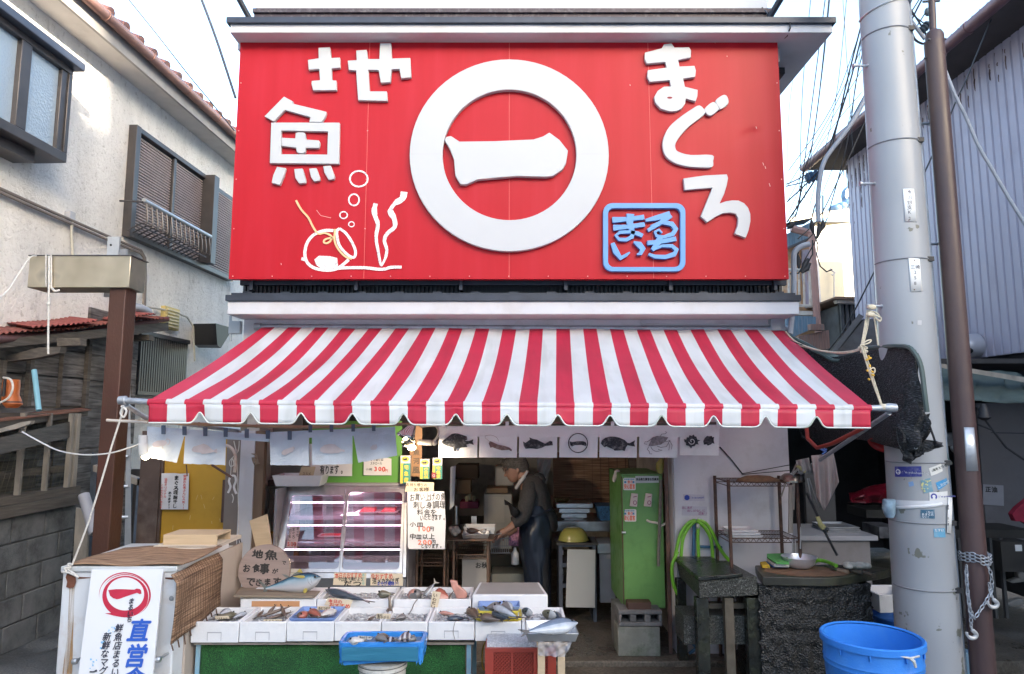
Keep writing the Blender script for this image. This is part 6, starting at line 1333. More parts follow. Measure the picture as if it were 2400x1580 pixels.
# ---- fish
fishmats={}
def fm(n,c,r=.3,var=.2,**k):return M("fish_"+n,c,r,.0,var,25,.15,120,spec=.8,**k)
silver,dkb,oliv,brn,redf,pinkf,whitef,gry=fm("silver",(.42,.45,.50),.18),fm("dark_back",(.05,.07,.10)),fm("olive",(.13,.12,.08)),fm("brown",(.12,.08,.06)),fm("red",(.35,.10,.07)),fm("pink",(.55,.27,.22)),fm("white",(.55,.52,.50)),fm("grey",(.17,.16,.16))
eye_m=M("fish_eye",(.01,.01,.012),.1);fin_m=fm("fin",(.10,.085,.07))
FG="fresh fish on crushed ice"
def fish(A,B,w,h,back,belly,label,fin=None,tail=1.0,bend=0,snout=.0,name="fish",group=FG,updir=None,peak=.33,dors=.25,cat="fish"):
    A,B=Vector(A),Vector(B);t=(B-A);L_=t.length;t=t/L_;up=Vector(updir)if updir else Vector((0,0,1));s=t.cross(up).normalized();up=s.cross(t).normalized()
    n,m=14,12;vs=[];body_idx=[]
    for i in range(n+1):
        f=i/n;r=(math.sin(math.pi*min(1,f/peak*.5))if f<peak else math.cos((f-peak)/(1-peak)*math.pi*.5)*.88+.12)
        if f<.001:r=.05+snout
        c=A+t*(L_*.88*f)+s*(bend*math.sin(math.pi*f))
        for k in range(m):a=2*math.pi*k/m;vs.append(c+s*(w/2*r*math.cos(a))+up*(h/2*r*math.sin(a)))
    mb=MB();fs=[(i*m+k,i*m+(k+1)%m,(i+1)*m+(k+1)%m,(i+1)*m+k)for i in range(n)for k in range(m)]+[tuple(range(m))]
    mb.add(vs,fs);nb=len(fs)
    e=A+t*L_*.86+s*0;T_=[e+s*w*.06,e-s*w*.06,B-s*w*.5*tail+t*L_*.05,B-t*L_*.03,B+s*w*.5*tail+t*L_*.05]
    k0=len(mb.v);mb.add([p+up*h*.04 for p in T_]+[p-up*h*.04 for p in T_],[(0,1,2,3,4),(9,8,7,6,5)]+[(q,(q+1)%5,5+(q+1)%5,5+q)for q in range(5)])
    for sg,f0,f1,hh in((1,.3,.75,dors),(-1,.55,.8,dors*.8),(-1,.25,.35,dors)):
        if dors<=0:break
        pr=lambda f:w/2*(math.cos((f-peak)/(1-peak)*math.pi*.5)*.88+.12 if f>peak else 1)*.92
        p=[A+t*L_*.88*f0+s*sg*pr(f0),A+t*L_*.88*(f0+.06)+s*sg*(pr(f0)+w*hh),A+t*L_*.88*f1+s*sg*(pr(f1)+w*hh*.4),A+t*L_*.88*f1+s*sg*pr(f1)*.9]
        mb.add([q+up*h*.02 for q in p]+[q-up*h*.02 for q in p],[(0,1,2,3),(7,6,5,4)]+[(q,(q+1)%4,4+(q+1)%4,4+q)for q in range(4)])
    nf=len(mb.f);ec=A+t*L_*.11+up*(h*.36)+s*(w*.10);mb.ell(ec,(min(w,h)*.09+.0015,)*3,nu=8,nv=5)
    o=tag(obj(name,mb,[back,belly,fin or fin_m,eye_m],None,ang=60),label,cat,group)
    for q,pl in enumerate(o.data.polygons):
        if q<nb-1:a=2*math.pi*((q%m)+.5)/m;pl.material_index=0 if math.cos(a)>.1 else 1
        elif q<nf:pl.material_index=2 if q>=nb else 0
        else:pl.material_index=3
    return o
def fz_(a,b_,w,h,back,belly,label,z=None,**k): # fish given by pixel ends lying at height z
    z=ZI if z is None else z;return fish(PZ(*a,z+h*.4),PZ(*b_,z+h*.4),w,h,back,belly,label,**k)
B7=lambda x,y:b7((x,y))[0];B8=lambda x,y:b8((x,y))[0]
fz_(B7(545,890),B7(270,960),.045,.035,silver,oliv,"pale silvery fish on top in the first fish box",z=ZI+.012)
fz_(B7(470,850),B7(345,905),.05,.035,dkb,silver,"dark backed fish at the rear of the first fish box")
fz_(B7(300,925),B7(600,930),.04,.03,oliv,silver,"olive fish lying under the pale one in the first fish box")
fz_(B7(660,885),B7(480,950),.035,.03,dkb,silver,"slim dark fish at the right edge of the first fish box")
for a,b_,l in(((990,790),(860,930),"brown needle fish raising its beak to the left in the second fish box"),((1030,785),(1095,950),"brown needle fish with its beak upright in the second fish box"),((1170,805),(740,950),"longest brown needle fish lying across the second fish box"),((1180,870),(860,960),"thin needle fish along the front of the second fish box"),((850,860),(760,940),"short needle fish at the left of the second fish box")):
    za=ZI+.01;A=P(*B7(*a),BYF+.24)if a[1]<810 else PZ(*B7(*a),za+.01);fish(A,PZ(*B7(*b_),za),.022,.02,brn,brn,l,dors=0,peak=.6)
mb=MB();tq=[P(*B7(*q),Y)for q,Y in zip(((1145,965),(1625,970),(1735,835),(1265,830)),(BYF+.03,BYF+.03,BYF+.30,BYF+.30))]
def tray(name,x0,x1,y0,y1,z,h,mat,label,cat="tray",flare=.012,group=None,w_=.006):
    mb=MB();o_=[(x0-flare,y0-flare),(x1+flare,y0-flare),(x1+flare,y1+flare),(x0-flare,y1+flare)];b0=[(x0,y0),(x1,y0),(x1,y1),(x0,y1)]
    V=[(x,y,z)for x,y in b0]+[(x,y,z+h)for x,y in o_]+[(x+(w_ if x<(x0+x1)/2 else-w_),y+(w_ if y<(y0+y1)/2 else-w_),z+h)for x,y in o_]+[(x+(w_ if x<(x0+x1)/2 else-w_),y+(w_ if y<(y0+y1)/2 else-w_),z+.004)for x,y in b0]
    fs=[(3,2,1,0)]
    for i in range(4):j=(i+1)%4;fs+=[(i,j,4+j,4+i),(4+i,4+j,8+j,8+i),(8+i,8+j,12+j,12+i)]
    fs.append((12,13,14,15));mb.add(V,fs);return tag(obj(name,mb,mat,None,bev=.003),label,cat,group)
x0_,x1_=BX[2][0]+.015,BX[2][1]-.012
tray("blue_tray",x0_,x1_,BYF+.03,BYF+.26,ZR-.012,.026,M("blue_tray_plastic",(.16,.25,.50),.4),"blue plastic tray of reddish fish on the third fish box")
for a,b_,l in(((1240,935),(1340,870),"reddish brown fish at the left of the blue tray"),((1360,860),(1500,930),"reddish brown fish in the middle of the blue tray")):fz_(B7(*a),B7(*b_),.06,.045,redf,brn,l,z=ZR+.0)
fz_(B7(1660,855),B7(1420,935),.06,.04,pinkf,whitef,"pale pink fish at the right of the blue tray",z=ZR)
fz_(B8(10,705),B8(95,650),.02,.015,brn,redf,"small thin reddish fish in the fourth fish box",dors=0)
fz_(B8(410,655),B8(300,690),.06,.035,whitef,gry,"pale bellied fish in the fifth fish box")
fz_(B8(770,620),B8(960,640),.03,.025,pinkf,silver,"slender pinkish fish across the back of the sixth fish box");fz_(B8(850,690),B8(1080,680),.045,.035,dkb,silver,"dark grey fish with long feelers in the sixth fish box")
x0_,x1_=BX[6][0]+.01,BX[6][1]-.005;tray("yellow_tray",x0_,x1_,BYF+.03,BYF+.20,ZR-.006,.02,M("yellow_tray_plastic",(.60,.48,.05),.4),"yellow plastic tray under grey fish on the seventh fish box");tray("blue_tray",x0_+.005,x1_-.01,BYF+.20,BYF+.30,ZR+.006,.03,M("blue_tray_plastic",(.16,.25,.50),.4),"blue plastic tray standing behind the grey fish pile")
fz_(B8(1100,590),B8(1190,680),.07,.05,brn,brn,"brown open mouthed fish overhanging the left of the yellow tray",z=ZR+.01,snout=.5)
fz_(B8(1200,665),B8(1470,705),.065,.05,brn,pinkf,"brown mottled fish at the front of the yellow tray",z=ZR+.01);fz_(B8(1340,620),B8(1550,690),.06,.05,dkb,gry,"blackish fish in the middle of the yellow tray",z=ZR+.03)
fz_(B8(1350,555),B8(1640,680),.06,.05,silver,gry,"long grey fish on top of the yellow tray",z=ZR+.055);fz_(B8(1450,560),B8(1260,570),.08,.06,silver,gry,"round grey fish at the back of the yellow tray",z=ZR+.04,dors=.1);fz_(B8(1470,540),B8(1560,600),.07,.06,gry,silver,"blunt grey fish at the back right of the yellow tray",z=ZR+.05,dors=.1)
for a,l,k_ in(((1720,615),"round bluish fish standing on edge at the left of the last fish box",1),((1955,640),"round silvery fish standing on edge at the right of the last fish box",1.25)):
    c_=P(*B8(*a),BYF+.15);fish(c_+Vector((.004,-.035,.028*k_)),c_+Vector((-.005,.06,-.04*k_)),.07*k_,.04,dkb if k_==1 else oliv,silver,l,dors=0,updir=(0,-1,.5),peak=.5)
fz_(B8(1760,690),B8(1880,690),.035,.02,silver,oliv,"small thin silvery fish at the front of the last fish box");fz_(B8(2010,620),B8(2080,690),.05,.03,dkb,gry,"dark fish at the right wall of the last fish box")
# rear row
ZI2=R1[3]-.03
fz_(B7(1530,625),B7(2030,765),.075,.05,dkb,silver,"dark blue needle nosed fish across the rear box",z=ZI2+.02,tail=.5,dors=.08)
fz_(B8(112,425),B8(285,425),.05,.05,oliv,fm("yellowish",(.40,.34,.16)),"small yellow brown fish on the box rim above the fourth box",z=ZI2+.03,dors=.1)
mb=MB();pts=[P(*B8(*q),Y)for q,Y in zip(((238,440),(245,500),(250,570),(240,610)),(RY-.03,RY-.04,RY-.05,RY-.1))];mb.tube(pts,[.007,.009,.012,.02],8);mb.tube([P(*B8(232,610),RY-.1),P(*B8(200,630),BYF+.22)],[.018,.006],8);one("dried_fish_tail",mb,brn,"thin brown fish tail hanging down from the rear box into the fourth box","fish",FG)
fish(P(*B8(495,445),RY+.08),P(*B8(560,395),RY+.22),.09,.07,gry,pinkf,"grey fish head with open mouth in the rear box of cut fish",snout=.5,dors=.1)
fish(P(*B8(600,460),RY+.06),P(*B8(742,285),RY+.12),.035,.03,silver,gry,"slender silver fish with its tail standing up in the rear box",dors=0,tail=1.4,updir=(0,-1,0))
fish(P(*B8(700,430),RY+.12),P(*B8(900,460),RY+.1),.11,.06,pinkf,redf,"orange pink cut fish lying in the rear box",dors=.05,updir=(0,-.6,.8))
mb=MB();q_=b8((888,275),(935,280),(970,290),(975,330),(1050,390),(1075,420),(1070,475),(960,475),(940,420),(905,350));mb.pprism(FY(RY+.14),q_,-.03,.0);one("cut_fish",mb,pinkf,"tall pink fish tail piece standing at the right of the rear box","fish",FG,bev=.006)
mb=MB();mb.tube(catmull([P(*B8(*q),Y)for q,Y in zip(((540,480),(505,530),(480,590),(450,640)),(RY-.01,RY-.03,BYF+.28,BYF+.2))],4),.003,6);mb.tube(catmull([P(*B8(*q),BYF-.006)for q in((960,690),(940,740),(925,820),(935,880),(945,912))],4),.0012,4);one("fish_feeler",mb,brn,"long thin whiskers trailing over the front of the white boxes","fish feeler")
# price tags
cardm=M("cream_card",(.66,.55,.40),.7,0,.04,10)
def card(px,Y,lines,label,mat=None,tilt=0,name="price_tag",cat="price tag",group="handwritten cards",thick=.0015,jit=.25):
    F=FY(Y);t=thing(name,tuple(P(sum(p[0]for p in px)/len(px),max(p[1]for p in px),Y)),label,cat,group)
    mb=MB();mb.pprism(F,px,-thick,0);obj("card",mb,mat or cardm,t)
    by={}
    for(s_,x,y,h,w_,col,*rest)in lines:
        mb=by.setdefault(col,MB());vert=bool(rest and rest[0]=='v');u,z=F.hit(x,y,0);k=mpp(Y)
        text(mb,F,s_,u,z,h*k,.0008+.0012*(len(by)-1),vert=vert,w=w_*k if w_ else None,bold=(rest[1]*.6 if len(rest)>1 else.015),jit=jit,rot=(rest[2]if len(rest)>2 else 0))
    for col,mb in by.items():obj("lettering",mb,INK[col],t)
    return t
INK={"k":M("marker_black",(.02,.02,.022),.5),"r":M("marker_red",(.62,.05,.03),.5),"b":M("marker_blue",(.03,.06,.40),.5),"g":M("marker_teal",(.15,.45,.42),.5),"p":M("marker_purple",(.32,.08,.22),.6),"o":M("marker_orange",(.72,.20,.12),.5),"w":M("paint_white",(.75,.75,.75),.5),"y":M("print_yellow",(.65,.52,.06),.5),"br":M("brush_brown",(.12,.08,.05),.6)}
card(b7((1630,437),(1990,445),(1980,582),(1616,575)),RY+.33,[("本日のおすすめ",786,1342,13,60,"r"),("今は食べ頃だよう",792,1352,10,58,"k"),("だつ",805,1360,14,42,"k",'',.05),("あぶり可",849,1344,6,26,"g",'v')],"cream card in red and black brush writing at the left under the glass case")
card(b8((40,200),(388,206),(385,336),(36,330)),RY+.33,[("今おすすめ",869,1344,14,50,"r"),("活メカわはぎ",872,1354,14,62,"k",'',.04),("キモが美味!!",884,1362,11,50,"b")],"cream card in red black and blue brush writing at the right under the glass case")
card(b7((1560,715),(1838,745),(1800,833),(1520,800)),RY-.04,[("本日の",770,1403,9,32,"r",'',.04,-.1),("おすすめ",772,1412,11,48,"r",'',.04,-.08)],"cream card with large red writing behind the blue tray of red fish")
card(b7((1440,812),(1595,815),(1590,858),(1438,855)),BYF+.2,[("赤むつ830",746,1422,7,27,"k")],"small cream card standing on the blue tray of red fish")
card(b7((300,925),(450,920),(465,950),(310,960)),BYF+.05,[("いさき300",505,1446,7,27,"k")],"small cream card in the first fish box")
card(b7((850,960),(1050,955),(1040,978),(845,978)),BYF+.02,[("さより300",620,1452,5,38,"k")],"small cream card in the second fish box")
card(b8((105,632),(255,635),(250,690),(98,685)),BYF+.06,[("房州",884,1439,5,12,"k"),("赤やがら",884,1443,8,28,"k")],"small cream card between the fourth and fifth fish boxes")
card(b8((705,390),(795,405),(755,572),(680,558)),RY-.02,[("いわだい",1016,1390,10,34,"br",'v',.06,-.18)],"tall cream card leaning in front of the cut fish")
card(b8((1355,545),(1485,535),(1488,565),(1350,570)),BYF+.16,[("めじな830",1158,1418,6,26,"k")],"small cream card on the grey fish pile")
card(b8((1890,715),(1995,715),(1990,800),(1885,800)),BYF-.1,[("丸300",1275,1457,8,19,"k",'v',.06),("三の日",1286,1457,8,18,"k",'v',.06)],"cream and red card behind the silver fish on the metal tray")
# ---- model tuna
TY=RY+.12;s_=mpp(TY)*.2106
tn=thing("model_tuna",tuple(P(680,1388,TY)),"realistic model tuna with yellow fins standing on the brown plank","model fish")
def _tuna(t,N,L,b):
    tc=N.new("ShaderNodeTexCoord");sp=N.new("ShaderNodeSeparateXYZ");L.new(tc.outputs["Normal"],sp.inputs[0])
    n=N.new("ShaderNodeTexNoise");n.inputs["Scale"].default_value=18;L.new(tc.outputs["Object"],n.inputs[0]);ad=N.new("ShaderNodeMath");ad.operation='MULTIPLY_ADD';ad.inputs[1].default_value=.25;L.new(n.outputs[0],ad.inputs[0]);L.new(sp.outputs[2],ad.inputs[2])
    m=N.new("ShaderNodeMapRange");m.inputs[1].default_value=-1;m.inputs[2].default_value=1.2;L.new(ad.outputs[0],m.inputs[0])
    L.new(rampnode(N,L,m.outputs[0],[(.1,(.35,.33,.33)),(.45,(.46,.46,.50)),(.66,(.26,.38,.46)),(.74,(.03,.12,.20)),(.9,(.02,.04,.07))]),b.inputs["Base Color"]);b.inputs["Roughness"].default_value=.25
prof=[(870,612,14),(900,608,18),(960,598,32),(1040,585,55),(1120,572,78),(1200,560,96),(1270,552,106),(1340,540,98),(1400,530,78),(1450,515,45),(1480,500,14)]
mb=MB();m=18;vs=[]
for x,y,r in prof:
    c_=P(*B7(x,y),TY)
    for k in range(m):a=2*math.pi*k/m;vs.append(c_+Vector((0,.62*r*s_*math.cos(a),r*s_*math.sin(a)+.0*a)))
n=len(prof);mb.add(vs,[(i*m+k,i*m+(k+1)%m,(i+1)*m+(k+1)%m,(i+1)*m+k)for i in range(n-1)for k in range(m)]+[tuple(range(m)),tuple(range((n-1)*m,n*m))]);obj("body",mb,node_mat("tuna_skin",_tuna),tn,ang=70)
yf=M("yellow_fin",(.42,.34,.08),.4);gf=M("grey_fin",(.14,.15,.14),.4)
def fin(px,mat,oy=0,th=.004):mb=MB();mb.pprism(FY(TY+oy),b7(*px),-th,0);return obj("fin",mb,mat,tn)
mb=MB();mb.pprism(FY(TY),b7((895,595),(870,580),(830,550),(785,520),(820,575),(845,610),(845,640),(812,705),(860,680),(885,635),(900,615)),-.004,0);obj("tail",mb,gf,tn)
fin([(1155,475),(1180,450),(1210,435),(1245,392),(1265,410),(1282,440),(1250,450)],gf);fin([(1215,430),(1245,392),(1262,410),(1280,440)],yf,-.006)
fin([(1045,455),(1090,462),(1150,490),(1140,510),(1090,490)],gf);fin([(1070,692),(1100,660),(1140,650),(1152,668),(1110,680)],yf);fin([(1285,640),(1300,610),(1330,615),(1325,650),(1295,680)],yf,-.03);fin([(1170,480),(1230,470),(1290,472),(1305,490),(1280,502),(1220,495)],yf,-.075*.9)
mb=MB();mb.ell(P(*B7(1415,485),TY-.032),(.007,.006,.007));obj("eye",mb,eye_m,tn)
mb=MB();F=FY(TY-.072);mb.pstroke(FY(TY-.071),cat2(b7((1350,478),(1335,510),(1345,550),(1375,580))),.6,0,.001);mb.pstroke(FY(TY-.062),cat2(b7((1385,470),(1370,510),(1385,560))),.6,0,.001);mb.pstroke(FY(TY-.03),b7((1470,490),(1450,492),(1420,500)),1.2,0,.01);obj("gill_line",mb,M("gill_grey",(.15,.14,.14),.5),tn)
mb=MB()
for i in range(12):mb.ell(P(*B7(915+i*14,630+i*1.5),TY-.004),(.0016,.0016,.0016),nu=6,nv=4)
obj("finlet",mb,whitef,tn)
# round wooden sign
RSY=RY+.3
rs=thing("round_wood_sign",tuple(P(618,1396,RSY)),"round grey wooden sign with black brush writing behind the model tuna","sign")
mb=MB();c_=P(618.6,1337,RSY);rr=58*mpp(RSY);Fr=TFrame(c_,(1,0,0),(0,.10,1));F2=Fr;mb.prism(Fr,[(rr*math.cos(a),rr*.97*math.sin(a))for a in[k*math.pi/24 for k in range(48)]],-.03,0);obj("disc",mb,M("greyish_pink_wood",(.30,.23,.21),.8,0,.2,6,.2,60,stretch=(.4,1,5)),rs)
mb=MB();k_=mpp(RSY)*.2106
for s1,x,y,h,w_ in(("地魚",700,195,110,290),("で",1035,310,50,55),("お食事",615,345,100,290),("が",935,390,65,75),("できます",665,490,88,380)):text(mb,Fr,s1,(x-848)*k_,-(y-415)*k_,h*k_,.0012,w=w_*k_,bold=.035,jit=.45)
obj("lettering",mb,M("brush_black",(.03,.028,.028),.8),rs)
mb=MB();mb.pprism(FY(RSY+.28),b1((1235,1135),(1415,1068),(1465,1400),(1468,1560),(1330,1560),(1300,1400)),-.02,0);one("leaning_board",mb,pale,"pale chopping board leaning behind the round wooden sign","board",bev=.003)
# ---- blue crate on bucket in front
QY=-1.78
cr=thing("blue_crate",tuple(P(890,1560,QY)),"blue crate wrapped in shiny blue plastic sheet holding striped fish on a white bucket","crate")
a,b_=P(792,1507,QY),P(992,1505,QY);zc=a.z;x0_,x1_=a.x,b_.x;D_=.19;zcb=P(792,1556,QY).z
bplm=M("blue_plastic_sheet",(.03,.22,.62),.22,0,.12,8,.6,22,spec=.7)
def wavy(F0_,nu,nv):return MB().grid(F0_,nu,nv)
rnd=random.Random(8)
O_=rrect(x0_,QY,x1_,QY+D_,.03,5);n_=len(O_)
def cside(i,j):
    k=i*n_;q=int(k)%n_;f=k-int(k);a=O_[q];b_=O_[(q+1)%n_];x=a[0]*(1-f)+b_[0]*f;y=a[1]*(1-f)+b_[1]*f;cx,cy=(x0_+x1_)/2,QY+D_/2
    sc=1-.04*j+.012*math.sin(k*5.1+j*7)+.01*math.sin(k*2.3-j*11);return Vector((cx+(x-cx)*sc,cy+(y-cy)*sc,zc-(zc-zcb)*j*(1+.10*math.sin(k*3.1)*(j>.8))))
mb=MB();mb.grid(cside,n_*6,10);obj("plastic_sheet",mb,bplm,cr)
mb=MB();I_=rrect(x0_+.018,QY+.018,x1_-.018,QY+D_-.018,.02,5);F=Frame((0,0,0),(1,0,0),(0,0,1));F.z=Vector((0,1,0));mb.ring(F,O_,I_,zc-.03,zc+.001);obj("rim",mb,bplm,cr,bev=.003)
mb=MB();mb.box((x0_+.018,QY+.018,zc-.03),(x1_-.018,QY+D_-.018,zc-.022));obj("ice_water",mb,M("dark_icy_water",(.16,.19,.24),.1),cr)
mb=MB();mb.pbox(FY(QY-.02),(801,1519),(979,1549),-.02,0);obj("teal_panel",mb,M("teal_panel",(.03,.17,.28),.3,0,.1,6,.5,14,stretch=(.4,1,3)),cr)
bk=thing("white_bucket",tuple(P(897,1640,QY+.1)),"white plastic bucket under the blue crate","bucket")
mb=MB();c_=Vector(((x0_+x1_)/2-.005,QY+.1,0));zk=P(890,1562,QY).z;mb.lathe([(.105,-.1),(.118,zk-.04),(.124,zk-.035),(.124,zk-.02),(.120,zk-.018),(.127,zk)],c_,32);obj("body",mb,M("scuffed_white_plastic",(.58,.57,.54),.5,0,.05,5,.1,40,(.15,.14,.13),.4,30),bk)
mb=MB();mb.open_lathe([(.1245,zk-.036),(.1245,zk-.033)],c_,32);mb.open_lathe([(.1275,zk-.012),(.1275,zk-.009)],c_,32);obj("groove",mb,wire_k,bk)
zf=zc-.012
for a,b_,w_,bk_,be_,l in(((1790,1205),(1990,1190),.05,whitef,whitef,"pale fish at the left of the blue crate"),((2120,1140),(2240,1200),.07,gry,brn,"grey brown fish rising in the middle of the blue crate")):fz_(B7(*a),B7(*b_),w_,.04,bk_,be_,l,z=zf)
def _stripe(t,N,L,b):
    tc=N.new("ShaderNodeTexCoord");w=N.new("ShaderNodeTexWave");w.inputs["Scale"].default_value=14;w.inputs["Distortion"].default_value=1.5;L.new(tc.outputs["Object"],w.inputs[0]);L.new(rampnode(N,L,w.outputs[0],[(.45,(.08,.06,.07)),(.6,(.42,.39,.42))]),b.inputs["Base Color"]);b.inputs["Roughness"].default_value=.25
stp=node_mat("striped_fish",_stripe)
fz_(B8(205,925),B8(330,905),.045,.035,stp,stp,"small striped fish at the left of the blue crate's right half",z=zf);fz_(B8(470,860),B8(320,920),.05,.045,stp,stp,"largest striped fish on top in the blue crate",z=zf+.02);fz_(B8(520,890),B8(420,930),.045,.035,stp,gry,"striped fish at the right end of the blue crate",z=zf)
card(b7((1895,1140),(2068,1150),(2040,1182),(1890,1178)),QY+.06,[("黒めばる280円",842,1491,5,32,"k")],"small white card stuck in the blue crate",mat=M("white_card",(.66,.64,.62),.6))
# red crate, slab, stools, metal tray with fish
KY=-1.52
rc=thing("red_crate",tuple(P(1220,1640,KY)),"brick red plastic lattice crate under the right end of the counter","crate")
a,b_=P(1137,1520,KY),P(1303,1520,KY);x0_,x1_,zt_=a.x,b_.x,a.z;redp=M("brick_red_plastic",(.33,.045,.03),.45,0,.1,8,dirt=(.2,.08,.06),da=.3)
mb=MB();F=FY(KY)
mb.fbox(F,x0_,x0_+.045,-.09,zt_,-.02,0);mb.fbox(F,x1_-.045,x1_,-.09,zt_,-.02,0);mb.fbox(F,x0_+.045,x1_-.045,zt_-.018,zt_,-.02,0);mb.fbox(F,x0_+.045,x1_-.045,zt_-.16,zt_-.148,-.02,0)
for f in(.38,.7):x=x0_+(x1_-x0_)*f;mb.fbox(F,x-.006,x+.006,-.09,zt_-.0185,-.0195,-.0005)
mb.box((x0_,KY+.021,-.09),(x0_+.015,KY+.35,zt_));mb.box((x1_-.015,KY+.021,-.09),(x1_,KY+.35,zt_));mb.box((x0_+.016,KY+.33,-.09),(x1_-.016,KY+.35,zt_));obj("frame",mb,redp,rc)
mb=MB();st=.019;wx=x1_-x0_-.09;hz=.30
for k in range(-16,20):
    for sg in(1,-1):
        p0=(x0_+.045+k*st,zt_-.02)if sg>0 else(x0_+.045+k*st,zt_-.02)
        xa=max(x0_+.045,p0[0])if sg>0 else min(x1_-.045,p0[0]+.3);
        A_=p0;B_=(p0[0]+hz,p0[1]-hz)if sg>0 else(p0[0]+hz,p0[1]);A_=p0 if sg>0 else(p0[0],p0[1]-hz)
        lo,hi=x0_+.045,x1_-.045
        t0=max(0,(lo-A_[0])/(B_[0]-A_[0]));t1=min(1,(hi-A_[0])/(B_[0]-A_[0]))
        if t1>t0:mb.stroke(F,[(A_[0]+(B_[0]-A_[0])*t0,A_[1]+(B_[1]-A_[1])*t0),(A_[0]+(B_[0]-A_[0])*t1,A_[1]+(B_[1]-A_[1])*t1)],.005,-.012,-.006 if sg>0 else-.0055)
obj("lattice",mb,redp,rc)
mb=MB();a,b_=P(1141,1519,KY+.02),P(1262,1505,KY+.02);mb.box((a.x,KY+.02,a.z),(b_.x,KY+.33,b_.z));one("foam_slab",mb,M("pitted_foam",(.52,.52,.56),.9,0,.35,110,.8,120),"rough pitted white foam slab lying on the red crate","slab")
SY2=-1.72
sl=thing("wooden_stand",tuple(P(1292,1640,SY2)),"pale wooden stool wrapped in clear plastic under the metal tray","stool")
for x in(1269,1316):mb=MB();c_=P(x,1560,SY2);mb.box((c_.x-.018,SY2,-.1),(c_.x+.018,SY2+.04,P(x,1504,SY2).z-.004));obj("leg",mb,pale,sl)
mb=MB();mb.box((P(1258,1510,SY2).x,SY2-.004,P(1300,1512,SY2).z),(P(1330,1510,SY2).x,SY2+.2,P(1300,1505,SY2).z));obj("seat",mb,pale,sl)
mb=MB();tl_,tr_,br4,bl4=[P(*q,SY2-.02)for q in b8((1835,935),(2205,935),(2122,1102),(1838,1082))];rnd=random.Random(2)
mb.grid(lambda i,j:tl_.lerp(tr_,i).lerp(bl4.lerp(br4,i),j)+Vector((0,.006*math.sin(i*14+j*8)+.003*math.sin(i*23-j*9),0)),30,14)
def _film(t,N,L,b):
    N.remove(b);o=N["Material Output"];tr=N.new("ShaderNodeBsdfTransparent");tr.inputs[0].default_value=(.9,.9,.92,1);g=N.new("ShaderNodeBsdfPrincipled");g.inputs["Base Color"].default_value=(.55,.56,.62,1);g.inputs["Roughness"].default_value=.12;mx=N.new("ShaderNodeMixShader");mx.inputs[0].default_value=.38;L.new(tr.outputs[0],mx.inputs[1]);L.new(g.outputs[0],mx.inputs[2]);L.new(mx.outputs[0],o.inputs[0])
film=node_mat("clear_film",_film);obj("plastic_wrap",mb,film,sl)
mx0,mx1=P(1234,1490,SY2).x,P(1352,1490,SY2).x;zm=P(1290,1503,SY2).z
tray("metal_tray",mx0+.01,mx1-.008,SY2-.01,SY2+.20,zm,.045,alu,"shallow aluminium tray holding one silver fish at the right end of the counter",flare=.016)
fish(PZ(*B8(2262,730),zm+.085),PZ(*B8(1665,838),zm+.075),.085,.05,fm("steel_blue",(.16,.20,.27),.15),silver,"single plump silver fish lying on the aluminium tray",dors=.06,tail=.5,updir=(0,-.7,.7))
one("yellow_rope",MB().tube(catmull([P(*B8(*q),-1.0)for q in((1270,935),(1245,1000),(1235,1100),(1240,1200),(1260,1240))],4),.005,6),yel,"yellow cord hanging beside the red crate","cord")
# ---- glass fish case
def Q(f,*p):return f(*p)
gc=thing("glass_fish_case",tuple(P(800,1375,.1)),"stainless steel glass fronted fish case lit by pink tubes with red fish packs","display case")
YT,YBt=.22,-.04
def G(x,y): # point on the slanted glass plane from b2 crop pixel
    px,py=b2((x,y))[0];a=P(px,py,YBt);zt_=P(800,1140,YT).z;zb_=P(800,1345,YBt).z
    o=Vector((0,YBt,zb_));n=Vector((0,1,0)).cross(Vector((1,0,0)));dirn=Vector((0,YT-YBt,zt_-zb_)).normalized();nn=Vector((1,0,0)).cross(dirn)
    d=ray(px,py);t=(o-CAM).dot(nn)/d.dot(nn);return CAM+d*t,nn
def gpoly(mb,pts,th=.02,off=0):
    a=[G(*p)for p in pts];nn=a[0][1];nn=nn if nn.y<0 else-nn;f=[p+nn*off for p,_ in a];b_=[p-nn*(th-off)for p,_ in a];n=len(f)
    mb.add(b_+f,[tuple(range(n))[::-1],tuple(range(n,2*n))]+[(i,(i+1)%n,n+(i+1)%n,n+i)for i in range(n)])
def gring(mb,A,B,th=.02):
    a,b_=[G(*p)for p in A],[G(*p)for p in B];nn=a[0][1];nn=nn if nn.y<0 else-nn;n=len(a)
    vs=[p-nn*th for p,_ in a]+[p-nn*th for p,_ in b_]+[p for p,_ in a]+[p for p,_ in b_];fs=[]
    for i in range(n):j=(i+1)%n;fs+=[(2*n+i,2*n+j,3*n+j,3*n+i),(i,n+i,n+j,j),(i,j,2*n+j,2*n+i),(n+i,3*n+i,3*n+j,n+j)]
    mb.add(vs,fs)
def rr4(tl,tr,br4,bl4,r,n=5):
    out=[];c=[tl,tr,br4,bl4]
    for i in range(4):
        p,q,s=Vector(c[i]),Vector(c[i-1]),Vector(c[(i+1)%4]);a=p+(q-p).normalized()*r;b_=p+(s-p).normalized()*r
        out+=[tuple(a*(1-t)**2+p*2*t*(1-t)+b_*t*t)for t in[k/n for k in range(n+1)]]
    return out
mb=MB();gring(mb,rr4((100,705),(636,690),(578,1425),(10,1425),3),rr4((160,750),(622,750),(572,1392),(75,1392),40));obj("door_frame",mb,steel,gc,bev=.002)
mb=MB();gring(mb,rr4((638,690),(1150,690),(1130,1430),(580,1425),3),rr4((660,722),(1130,722),(1102,1398),(600,1398),42));obj("door_frame",mb,steel,gc,bev=.002)
